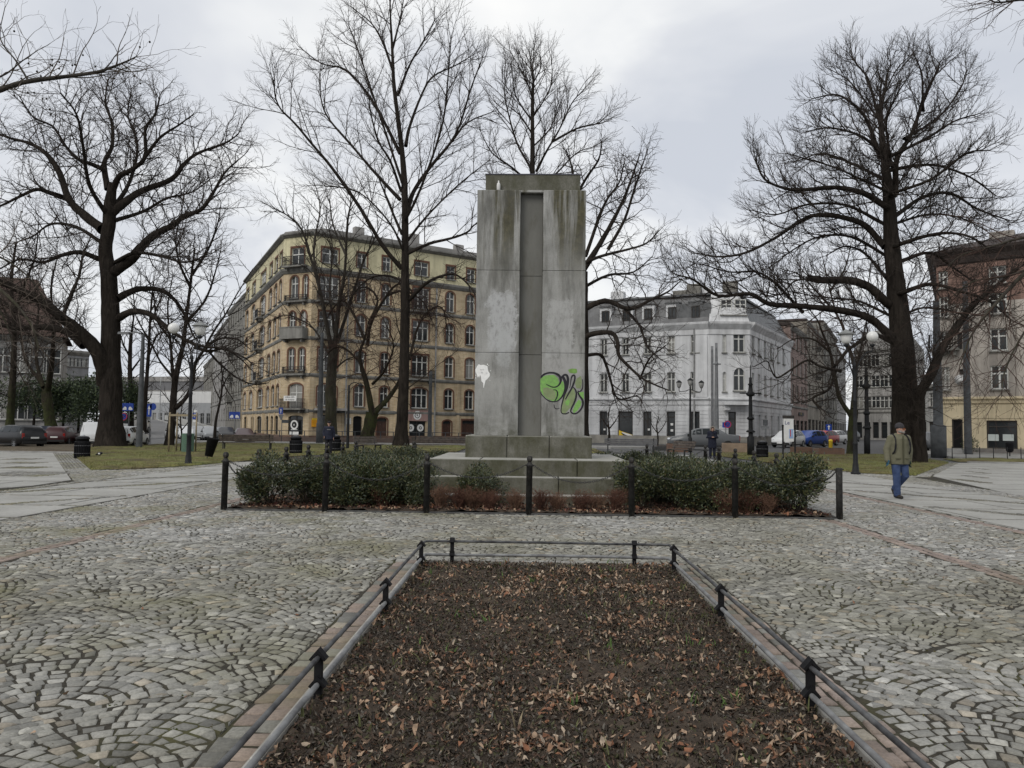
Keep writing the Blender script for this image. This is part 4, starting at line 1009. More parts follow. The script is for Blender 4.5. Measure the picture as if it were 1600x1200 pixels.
# --- low weeping crown
T = Tree(58.0, 15, style(ang=(1.0, 0.8, 0.7), len=(2.6, 1.3, 0.6), lift=(0.25, -0.1, -0.1), up=(-0.10, -0.10, -0.06), dens=(1.7, 2.6, 3.2), rad=(0.04, 0.016, 0.0085), wob=(0.16, 0.16, 0.16)))
T.limb([(572, 694), (577, 668), (582, 645)], 21, 19, 0, 0, False, flare=0.2)
for pts, w in (([(582, 648), (573, 600), (562, 558), (570, 528), (576, 504)], 11), ([(584, 646), (610, 618), (628, 588), (640, 560), (655, 545)], 10), ([(574, 540), (580, 504), (604, 462), (622, 444), (640, 450), (650, 480)], 6), ([(570, 530), (552, 490), (535, 470), (515, 490), (500, 530)], 5),
               ([(576, 506), (590, 470), (575, 450), (555, 455), (540, 480)], 5), ([(640, 562), (650, 520), (665, 490), (690, 480), (700, 520)], 5), ([(604, 462), (630, 455), (660, 470), (675, 500)], 4), ([(582, 600), (600, 580), (615, 540), (600, 500)], 5), ([(566, 570), (540, 545), (520, 545), (500, 570)], 4)):
    T.limb(pts, w, 1.4)
T.finish("weeping_tree", None, "low bare tree with a leaning forked trunk and a dense drooping twiggy crown", BARKM, TWIGR)

# --- straight tree rising behind the monument
T = Tree(52.0, 18, style(ang=(0.55, 0.55, 0.55), len=(2.9, 1.3, 0.55), lift=(0.08, 0.05, 0.0), dens=(1.4, 2.7, 4.2), wob=(0.08, 0.11, 0.13), up=(0.03, 0.02, 0.0)))
T.limb([(828, 698), (829, 600), (830, 450), (831, 330), (832, 264), (832, 162), (833, 125), (829, 92)], 20, 1.2, 0, 0, 0.8, flare=0.3)
for pts, w in (([(829, 262), (808, 224), (794, 176), (788, 140), (795, 97)], 4), ([(838, 268), (853, 238), (873, 204), (893, 162), (910, 142)], 4.5), ([(862, 222), (901, 201), (933, 193), (950, 179)], 4), ([(833, 182), (850, 156), (862, 128), (862, 90)], 3), ([(832, 150), (819, 119), (797, 80)], 3), ([(831, 290), (800, 262), (770, 240), (755, 215)], 4.5),
               ([(834, 300), (870, 270), (900, 240), (925, 230)], 4), ([(832, 210), (812, 180), (785, 160)], 3), ([(833, 130), (845, 105), (843, 85)], 2.5), ([(831, 320), (790, 300), (765, 270)], 4), ([(832, 230), (860, 200), (880, 150)], 3), ([(832, 190), (806, 150), (800, 110)], 3)):
    T.limb(pts, w, 1.1)
T.finish("upright_tree", None, "straight bare tree rising directly behind the monument's top", BARKD, TWIGD, mult=0.8)

# --- twisted dark tree beside the monument's right edge
T = Tree(34.0, 21, style(ang=(0.95, 0.85, 0.75), len=(1.9, 0.95, 0.45), dens=(1.4, 3.0, 4.2), wob=(0.18, 0.2, 0.2), lift=(0.05, 0.0, -0.02), up=(0.0, -0.02, -0.02), rad=(0.034, 0.014, 0.0075)))
T.limb([(905, 708), (905, 640), (906, 560), (906, 480), (907, 425)], 33, 24, 0, 0, False, flare=0.2)
for pts, w, d in (([(907, 428), (935, 385), (955, 350), (975, 310), (990, 270), (1000, 240)], 11, 1), ([(910, 484), (945, 470), (975, 481), (992, 481), (1010, 472), (1025, 465), (1045, 455), (1062, 440)], 10, -2), ([(910, 530), (925, 522), (955, 520), (965, 535), (967, 555), (985, 575), (1005, 592), (1025, 602), (1045, 610)], 10, -3),
                  ([(912, 556), (937, 554), (947, 570), (957, 605), (962, 619), (972, 624), (995, 619), (1004, 630)], 6, 2), ([(907, 430), (900, 370), (892, 320), (895, 270), (885, 235)], 13, 1), ([(915, 400), (944, 320), (967, 286), (975, 255)], 6, 3), ([(950, 390), (975, 345), (989, 303), (1000, 269), (1010, 240)], 6, -1),
                  ([(905, 440), (880, 390), (860, 340), (845, 300)], 9, 2), ([(915, 410), (940, 400), (980, 390), (1010, 380), (1030, 360)], 6, -2), ([(910, 450), (950, 430), (990, 425), (1020, 400)], 6, 3), ([(975, 481), (1000, 510), (1010, 540), (1030, 560)], 5, -3), ([(893, 320), (915, 280), (935, 250), (940, 225)], 6, -2), ([(1000, 592), (1015, 560), (1040, 540)], 4, -3)):
    T.limb(pts, w, 1.6, 0, d)
T.finish("twisted_tree", None, "dark bare tree with crooked limbs half hidden by the monument's right edge", BARKD, TWIGD, mult=1.1)

# --- great horse chestnut on the right lawn
T = Tree(38.7, 27, style(ang=(0.72, 0.62, 0.55), len=(2.2, 1.0, 0.50), dens=(2.1, 3.9, 5.6), lift=(0.10, 0.08, 0.06), up=(0.07, 0.08, 0.08), wob=(0.15, 0.15, 0.13), rad=(0.038, 0.0155, 0.0088), root=13, tip=0.0050))
T.limb([(1417, 724), (1415, 690), (1414, 647), (1411, 555), (1402, 462), (1393, 382), (1390, 327), (1384, 265), (1377, 203), (1377, 165), (1384, 135), (1388, 108)], 62, 2, 0, 0, 0.6)
nw = len(T.main[0][1]); T.main[0] = (T.main[0][0], np.interp(np.linspace(0, 1, nw), [0, .08, .18, .27, .36, .45, .55, .64, .73, .82, .91, 1], [60, 47, 41, 37, 32, 26, 21, 15, 9, 6, 4, 2]) * 38.7 / F / 2); T.limbs[0] = (T.main[0][0][len(T.main[0][0]) // 2:], T.main[0][1][nw // 2:], 0.4)
for pts, w0, w1, d in (([(1399, 290), (1402, 247), (1424, 210), (1442, 160), (1461, 117), (1470, 95)], 12, 2, 1), ([(1381, 321), (1350, 302), (1307, 293), (1263, 296), (1233, 296), (1196, 281), (1180, 250)], 12, 2, -2), ([(1374, 376), (1350, 351), (1313, 339), (1276, 336), (1251, 345), (1214, 370), (1165, 395), (1122, 401), (1085, 395)], 12, 2, 2),
                       ([(1381, 469), (1356, 447), (1325, 438), (1288, 438), (1263, 434)], 14, 10, -1), ([(1265, 435), (1240, 440), (1220, 460), (1190, 455)], 4, 1.5, -2), ([(1387, 521), (1356, 496), (1307, 484), (1245, 478), (1202, 475), (1171, 459), (1122, 462), (1085, 438), (1060, 430)], 15, 2, -3),
                       ([(1245, 478), (1214, 445), (1183, 425), (1140, 425), (1097, 413)], 6, 1.5, -3), ([(1377, 425), (1350, 395), (1320, 385), (1290, 400)], 7, 1.5, 4), ([(1371, 234), (1356, 191), (1337, 166), (1307, 148), (1270, 154)], 9, 1.5, -1), ([(1377, 203), (1368, 166), (1356, 123), (1337, 98), (1328, 80)], 7, 1.5, 2),
                       ([(1405, 382), (1442, 370), (1479, 364), (1516, 370), (1550, 392)], 9, 2, -3), ([(1405, 333), (1442, 308), (1485, 302), (1528, 327), (1578, 345)], 9, 2, 3), ([(1411, 407), (1454, 395), (1491, 419), (1520, 440)], 9, 2, 4), ([(1414, 456), (1454, 444), (1504, 456), (1545, 470), (1580, 500)], 9, 2, -4),
                       ([(1396, 265), (1430, 259), (1467, 259), (1516, 277), (1555, 305)], 8, 2, 1), ([(1411, 493), (1442, 481), (1491, 487), (1525, 505)], 6, 1.5, 3), ([(1380, 280), (1330, 255), (1285, 240), (1250, 250)], 8, 1.5, 3), ([(1385, 250), (1350, 215), (1300, 200), (1262, 205)], 7, 1.5, -4), ([(1400, 240), (1450, 215), (1490, 190), (1520, 180)], 7, 1.5, -3),
                       ([(1424, 210), (1465, 185), (1500, 140), (1510, 110)], 6, 1.5, 3), ([(1442, 160), (1440, 115), (1428, 85)], 5, 1.5, -1), ([(1377, 160), (1400, 110), (1430, 80)], 4, 1.2, 2), ([(1375, 190), (1330, 130), (1300, 110)], 5, 1.2, 3), ([(1372, 345), (1320, 320), (1260, 320), (1215, 335), (1180, 330)], 7, 1.5, 4), ([(1400, 300), (1455, 280), (1510, 240), (1545, 235)], 7, 1.5, -4),
                       ([(1388, 300), (1345, 280), (1300, 260), (1230, 240)], 6, 1.5, -5), ([(1398, 350), (1450, 335), (1500, 340), (1540, 360)], 6, 1.5, 6), ([(1385, 400), (1330, 370), (1280, 370), (1240, 390), (1200, 420)], 7, 1.5, 5), ([(1384, 490), (1340, 470), (1290, 465), (1230, 455)], 6, 1.5, 5), ([(1390, 240), (1385, 190), (1400, 150), (1420, 120)], 6, 1.2, -3),
                       ([(1387, 532), (1365, 522), (1345, 533), (1325, 547), (1312, 563), (1301, 578), (1302, 592), (1293, 610), (1270, 622), (1280, 636)], 7, 3, -2)):
    T.limb(pts, w0, w1, 0, d)
T.limb([(1301, 577), (1280, 572), (1262, 563), (1240, 575), (1215, 590), (1205, 578), (1198, 564), (1180, 572)], 5, 1.2, -2, -3, 0.4)
T.limb([(1437, 722), (1436, 670), (1436, 620), (1454, 586), (1473, 543), (1498, 506), (1522, 475), (1553, 450), (1590, 420)], 24, 4, -0.2, -3, flare=0.2)
for _ in range(14):   # whippy epicormic shoots on the trunk
    x0, y0 = T.r.uniform(1392, 1436), T.r.uniform(520, 650); sx = T.r.choice((-1, 1))
    T.limb([(x0, y0), (x0 + sx * 15, y0 + 8), (x0 + sx * 40, y0 + T.r.uniform(-10, 25)), (x0 + sx * 70, y0 + T.r.uniform(-30, 50))], 1.6, 0.7, -0.9, -2.5, 0.5)
T.finish("chestnut_tree", None, "great broad-crowned bare tree with a massive black trunk behind the walking man", BARKD, TWIGD, mult=0.85, sides=14)

# --- forked tree behind the right lamp
T = Tree(50.0, 31, style(len=(2.4, 1.1, 0.5), dens=(0.9, 1.9, 2.6)))
T.limb([(1331, 712), (1332, 667), (1334, 640)], 14, 12, 0, 0, False, flare=0.2)
for pts, w in (([(1330, 650), (1312, 622), (1305, 590), (1297, 550), (1285, 520), (1277, 500), (1262, 480)], 8), ([(1334, 640), (1336, 600), (1335, 570), (1325, 540), (1317, 510), (1307, 490), (1297, 455), (1285, 400)], 10), ([(1335, 600), (1342, 560), (1350, 520), (1360, 470)], 5), ([(1307, 490), (1280, 460), (1250, 430), (1220, 420)], 4), ([(1297, 550), (1270, 530), (1240, 530), (1215, 545)], 4), ([(1297, 455), (1320, 420), (1330, 380)], 4)):
    T.limb(pts, w, 1.2)
T.finish("forked_tree", None, "bare tree with a slim forked trunk behind the right lamp post", BARKM, TWIGR)

# --- left-hand background trees
T = Tree(52.0, 33, style(len=(2.4, 1.1, 0.5), dens=(0.9, 1.9, 2.6)))
T.limb([(85, 694), (77, 650), (72, 612)], 19, 15, 0, 0, False, flare=0.25)
for pts, w in (([(72, 614), (62, 595), (47, 575), (37, 555), (32, 520), (25, 480)], 7), ([(74, 612), (80, 575), (83, 540), (84, 500), (80, 450), (90, 400)], 10), ([(68, 605), (58, 570), (56, 530), (60, 480), (50, 430)], 7), ([(84, 520), (105, 480), (120, 440), (128, 400)], 5)):
    T.limb(pts, w, 1.3)
T.finish("park_tree", None, "bare tree with a Y-shaped trunk standing behind the parked dark cars", BARKM, TWIGD)
T = Tree(53.0, 34, style(len=(2.4, 1.1, 0.5), dens=(0.8, 1.8, 2.6)))
T.limb([(14, 690), (17, 640), (20, 590), (22, 540), (22, 500), (18, 440), (25, 380)], 14, 3, 0, 0, flare=0.2)
for pts, w in (([(22, 520), (5, 480), (-10, 440)], 5), ([(22, 490), (40, 440), (55, 400), (60, 350)], 5), ([(21, 560), (40, 600), (50, 585)], 2)): T.limb(pts, w, 1.2)
T.finish("park_tree", None, "bare tree with a green mossy trunk at the far left beside the dark estate car", BARKM, TWIGD)
T = Tree(54.0, 35, style(len=(1.8, 0.9, 0.45), dens=(0.9, 1.8, 2.6)))
T.limb([(224, 695), (226, 637), (229, 595), (232, 553), (234, 512), (236, 480), (240, 440)], 9, 2, 0, 0, flare=0.3)
for pts, w in (([(231, 560), (245, 525), (262, 520), (268, 540)], 3.5), ([(233, 530), (215, 500), (205, 470)], 3), ([(234, 505), (250, 470), (255, 440)], 3)): T.limb(pts, w, 1)
T.finish("park_tree", None, "slim bare tree next to the grey pole beside the rising road", BARKD, TWIGD)
T = Tree(66.0, 36, style(len=(2.0, 1.0, 0.5), dens=(0.9, 1.8, 2.2)))
T.limb([(205, 690), (204, 620), (203, 560), (205, 520)], 9, 5, 0, 0)
for pts, w in (([(205, 580), (220, 560), (232, 545)], 3.5), ([(204, 560), (190, 530), (185, 490)], 3.5), ([(205, 525), (210, 480), (205, 440)], 3.5)): T.limb(pts, w, 1)
T.finish("park_tree", None, "small bare tree seen in the gap right of the huge left trunk", BARKD, TWIGD)
T = Tree(48.4, 37, style(len=(2.3, 1.05, 0.5), dens=(1.05, 2.1, 2.8), wob=(0.16, 0.18, 0.18)))
T.limb([(264, 699), (268, 665), (270, 640), (273, 600), (279, 570), (286, 539), (292, 490), (298, 440), (304, 390)], 15, 3, 0, 0, flare=0.15)
for pts, w in (([(272, 600), (269, 570), (266, 528), (262, 480), (270, 430)], 7), ([(272, 592), (250, 564), (236, 537), (222, 520), (205, 510)], 4), ([(274, 638), (290, 622), (301, 599), (305, 570), (317, 549), (334, 518), (353, 490), (370, 460), (395, 420)], 8), ([(303, 542), (326, 549), (351, 545), (375, 560), (395, 580)], 6), ([(290, 505), (320, 470), (335, 430), (345, 390)], 5), ([(298, 450), (280, 410), (275, 370), (285, 330)], 5),
               ([(300, 430), (325, 390), (340, 350), (345, 320)], 5), ([(317, 549), (340, 530), (370, 530), (390, 545)], 5), ([(266, 530), (245, 500), (240, 460), (228, 430)], 4), ([(326, 549), (345, 570), (370, 590), (395, 600), (420, 598)], 4), ([(345, 565), (350, 600), (365, 625)], 3)):
    T.limb(pts, w, 1.3)
T.finish("park_tree", None, "bare tree with a double trunk behind the left lamp post", BARKD, TWIGD)
T = Tree(62.0, 38, style(len=(1.3, 0.7, 0.35), dens=(1.0, 2.0, 2.4), zmin=3.5))
T.limb([(335, 690), (337, 660), (341, 640), (346, 615), (347, 590), (352, 570)], 5.5, 1.5, 0, 0)
T.limb([(346, 610), (355, 590), (368, 578)], 2.5, 0.8); T.limb([(344, 625), (335, 605), (330, 585)], 2.5, 0.8)
T.finish("young_tree", None, "thin leaning young tree before the grey tenement and parked cars", BARKD, TWIGD)
# young trees by the white building and the staked sapling
def sapling(px, py, Y, hpx, w, seed, lab):
    T = Tree(Y, seed, style(len=(0.9, 0.5, 0.3), dens=(1.6, 2.6, 2.6), zmin=1.6, byL=False, rad=(0.022, 0.012, 0.008), ang=(0.9, .8, .7)))
    T.limb([(px, py), (px + 1, py - hpx * .35), (px - 1, py - hpx * .7), (px + 2, py - hpx)], w, 1.2, 0, 0)
    T.limb([(px, py - hpx * .45), (px + hpx * .16, py - hpx * .65), (px + hpx * .25, py - hpx * .8)], w * .5, .8); T.limb([(px, py - hpx * .5), (px - hpx * .15, py - hpx * .7), (px - hpx * .2, py - hpx * .85)], w * .5, .8)
    T.finish("young_tree", None, lab, BARKD, TWIGD)
sapling(951, 699, 66, 62, 5, 41, "small bent street tree before the yellow banner window of the white building")
sapling(1027, 701, 66, 50, 3.5, 42, "small clipped street tree before the pale building's middle doors")
sapling(283, 707, 40, 75, 4, 43, "young staked tree with a green mesh guard beside the left lamp post")

# --- plane trees standing just outside the picture on both sides; their limbs reach in
SEEDM = plain("seed_ball", (0.035, 0.028, 0.020), (0.02, 0.016, 0.012), 60, 1.0)
def balls(e, T, n, tipmin, seed, kmax=8):
    r = random.Random(seed); base = np.array(e.location)
    pp = lambda p: (lambda q: (800 + F * q[0] / q[1], 600 - F * q[2] / q[1]))(R.T @ (np.array(p) - CAM))
    pts = [f for f in T.fine if len(f[0]) <= 5 and 5 < pp(f[0][-1])[0] < 250 and 40 < pp(f[0][-1])[1] < 330]
    me = MB().tube([(0, 0, 0), (0.004, 0, -.07)], 0.0016, 3).ball((0.004, 0, -.088), 0.021, 8, 6).mesh("seed_ball", SEEDM)
    for P_, _r in r.sample(pts, min(n, len(pts))):
        obj("seed_ball", me, e, tuple(np.array(P_[-1]) - base), r.random() * 6)
stp = style(len=(1.25, 0.6, 0.3), dens=(1.5, 2.3, 2.4), ang=(0.85, .8, .7), rad=(0.016, 0.008, 0.0048), tip=0.0028, byL=False, zmin=1.0, lift=(0.15, .08, 0), t0=(0.30, 0.12, 0.1))
T = Tree(15.0, 51, stp)
T.limb([(-330, 830), (-330, 600), (-335, 300), (-325, 50), (-330, -250)], 42, 26, 0, 0, False, flare=0.3)
T.limb([(-330, 190), (-180, 185), (-80, 165), (0, 140), (45, 127), (100, 120), (150, 113), (175, 105), (200, 95), (213, 88)], 14, 1.3, 0, -0.8)
T.limb([(45, 127), (25, 95), (5, 70), (0, 50), (8, 10)], 3.5, 1, -.3, 0.2); T.limb([(-150, 180), (-60, 130), (0, 120), (35, 95), (60, 78)], 5, 1.2, 0, .8)
T.limb([(-330, 300), (-200, 330), (-100, 390), (-30, 430), (20, 470), (50, 510), (60, 545)], 12, 1.5, 0, -0.6); T.limb([(-100, 390), (-20, 395), (30, 420), (62, 455), (70, 480)], 5, 1, 0, 0.8); T.limb([(-60, 415), (-10, 470), (15, 520), (20, 560)], 4, 1, -.2, 0.3)
T.limb([(-330, 200), (-220, 80), (-120, 0), (-60, -60)], 12, 3, 0, 1)
e = T.finish("plane_tree", None, "plane tree reaching in at upper left with a long limb hung with seed balls", BARKG, TWIGP); balls(e, T, 38, 0, 7)
T = Tree(17.0, 52, style(**{**stp, 'lift': (0.0, -0.1, -0.1), 'up': (-0.05, -0.06, -0.05), 'dens': (2.2, 2.8, 2.4), 'len': (1.3, 0.7, 0.35)}))
T.limb([(1950, 850), (1950, 600), (1955, 300), (1950, 50), (1945, -250)], 44, 28, 0, 0, False, flare=0.3)
T.limb([(1950, 380), (1800, 350), (1690, 375), (1610, 420), (1560, 470), (1520, 520), (1500, 570)], 13, 1.4, 0, -0.8); T.limb([(1690, 375), (1610, 370), (1550, 385), (1500, 400), (1470, 430)], 6, 1, -.3, .8); T.limb([(1760, 360), (1660, 440), (1600, 520), (1570, 580), (1565, 620)], 6, 1, 0, -1.2); T.limb([(1640, 405), (1580, 430), (1520, 440), (1480, 470)], 5, 1, -.4, .6)
T.limb([(1950, 100), (1800, 60), (1690, 20), (1610, 0), (1560, 4), (1540, -4)], 9, 1.2, 0, -.5)
e = T.finish("plane_tree", None, "drooping reddish branches of a plane tree reaching in from the right edge", BARKG, TWIGR)
# ================================================================ buildings
GLASS = NT("window_glass"); GLASS.col(GLASS.ramp(GLASS.noise(0.6, 3), [(0.3, (0.012, 0.014, 0.016)), (0.7, (0.045, 0.05, 0.052))])).rough(0.12).spec(0.5); GLASS = GLASS.m
NET = plain("net_curtain_glass", (0.20, 0.20, 0.19), (0.07, 0.075, 0.075), 1.6, 0.25, spec=0.5)
WHITE = plain("white_frame", (0.62, 0.62, 0.59), (0.50, 0.50, 0.47), 3, 0.5)
GREYF = plain("grey_frame", (0.30, 0.30, 0.29), (0.2, 0.2, 0.2), 3, 0.6)
DARKF = plain("dark_frame", (0.045, 0.040, 0.036), (0.03, 0.027, 0.025), 3, 0.6)
BROWND = plain("brown_door_wood", (0.085, 0.045, 0.032), (0.05, 0.028, 0.022), 4, 0.6)
BLACKH = plain("dark_opening", (0.010, 0.010, 0.011), (0.006, 0.006, 0.006), 3, 0.9)
TRIMR = brick("red_trim_brick", (0.20, 0.085, 0.052), (0.16, 0.07, 0.045), (0.16, 0.12, 0.09), stain=0.3)
STONEG = plaster("grey_cornice_stone", (0.24, 0.235, 0.215), 0.4)
CREAMT = plaster("cream_pilaster_brick", (0.64, 0.50, 0.31), 0.3)
YBRICK = brick("yellow_brick", (0.71, 0.565, 0.365), (0.57, 0.435, 0.265), (0.56, 0.49, 0.38), bw=0.5, bh=0.16, ms=0.014, stain=0.34)
YPLAST = plaster("pale_yellow_plaster", (0.66, 0.61, 0.40), 0.28)
WPLAST = plaster("white_plaster", (0.70, 0.705, 0.71), 0.24)
WPLASTB = plaster("pale_base_plaster", (0.66, 0.665, 0.67), 0.26)
GPLAST = plaster("grey_plaster", (0.25, 0.24, 0.215), 0.4)
GPLASTL = plaster("light_grey_plaster", (0.34, 0.33, 0.315), 0.35)
BPLAST = plaster("beige_grey_plaster", (0.44, 0.40, 0.355), 0.38)
CPLAST = plaster("cream_shop_plaster", (0.66, 0.56, 0.38), 0.22)
RBRICK = brick("red_brick", (0.34, 0.21, 0.17), (0.27, 0.165, 0.135), (0.2, 0.15, 0.12), stain=0.4)
SLATE = plain("slate_roof", (0.135, 0.138, 0.14), (0.085, 0.088, 0.09), 2, 0.6, 0.3, 12)
ROOFM = plain("sheet_roof", (0.26, 0.25, 0.235), (0.17, 0.165, 0.155), 1, 0.6)
DARKR = plain("dark_tile_roof", (0.060, 0.045, 0.040), (0.035, 0.028, 0.026), 2, 0.8, 0.3, 10)
IRONR = plain("railing_iron", (0.030, 0.032, 0.034), (0.02, 0.02, 0.022), 5, 0.6)

WIN = {}
WRND = random.Random(77)
NETD = plain('dim_curtain', (0.11, 0.11, 0.105), (0.03, 0.033, 0.034), 1.1, 0.2, spec=0.5); BLIND = plain('pale_blind', (0.34, 0.33, 0.30), (0.24, 0.235, 0.22), .8, 0.35, spec=0.4)
def window_mesh(w, h, st):
    """window in its opening: x across, y inwards, z up from the sill; frame with sill mesh, glass mesh"""
    var = WRND.choice((0, 0, 0, 1, 1, 2)) if st in ('std', 'wide', 'grey') else 0
    key = (round(w, 2), round(h, 2), st, var)
    if key in WIN: return WIN[key]
    f = MB(); p = MB(); fw = 0.09 if w < 2.6 else 0.11
    fm = {'dark': DARKF, 'shop': DARKF, 'door': BROWND, 'void': DARKF, 'grey': GREYF}.get(st, WHITE)
    f.box(-w / 2, -w / 2 + fw, -0.05, 0.05, 0, h); f.box(w / 2 - fw, w / 2, -0.05, 0.05, 0, h); f.box(-w / 2 + fw, w / 2 - fw, -0.05, 0.05, h - fw, h); f.box(-w / 2 + fw, w / 2 - fw, -0.05, 0.05, 0, fw)
    if st in ('std', 'grey', 'net', 'dark'):
        f.box(-fw * .55, fw * .55, -0.045, 0.045, fw, h - fw)
        if h > 1.2: f.box(-w / 2 + fw, w / 2 - fw, -0.052, 0.03, h * .66 - .05, h * .66 + .05)
    elif st == 'wide':
        n = max(2, round(w / 0.8))
        for i in range(1, n): x = -w / 2 + w * i / n; f.box(x - .06, x + .06, -0.045, 0.045, fw, h - fw)
        f.box(-w / 2 + fw, w / 2 - fw, -0.052, 0.03, h * .66 - .05, h * .66 + .05)
    elif st == 'shop':
        if w > 1.8: f.box(-.05, .05, -0.045, 0.045, fw, h - fw)
        f.box(-w / 2 + fw, w / 2 - fw, -0.052, 0.03, h * .78 - .04, h * .78 + .04)
    elif st == 'door':
        f.box(-w / 2 + fw, -.012, -0.02, 0.03, fw, h * .78); f.box(.012, w / 2 - fw, -0.02, 0.03, fw, h * .78); f.box(-w / 2 + fw, w / 2 - fw, -0.05, 0.05, h * .78, h * .78 + .08)
        for sx in (-1, 1):
            for z0, z1 in ((.12, .38), (.42, .74)):
                f.box(min(sx * .08, sx * (w / 2 - fw - .08)), max(sx * .08, sx * (w / 2 - fw - .08)), -0.035, -0.02, h * z0, h * z1)
    if st in ('std', 'wide', 'net', 'grey'):
        f.mat(1).box(-w / 2 - 0.08, w / 2 + 0.08, -0.36, -0.055, -0.09, 0.0).mat(0)
    p.box(-w / 2 + fw, w / 2 - fw, 0.0, 0.012, fw, h - fw) if st != 'door' else p.box(-w / 2 + fw, w / 2 - fw, 0.0, 0.012, h * .78 + .08, h - fw)
    WIN[key] = (f.mesh("window", [fm, STONEG]), p.mesh("pane", [{'net': NET, 'void': BLACKH}.get(st, (GLASS, NETD, BLIND)[var])])); return WIN[key]

class Building:
    def __init__(s, name, loc, label):
        s.e = empty(name, loc, label, "building"); s.loc = np.array(loc, float); s.nwin = 0
    def put(s, mb, name, m, loc=(0, 0, 0), rz=0.0, parent=None):
        l = np.array(loc, float) - (s.loc if parent is None else 0); return mb.build(name, m, parent or s.e, tuple(l), rz)

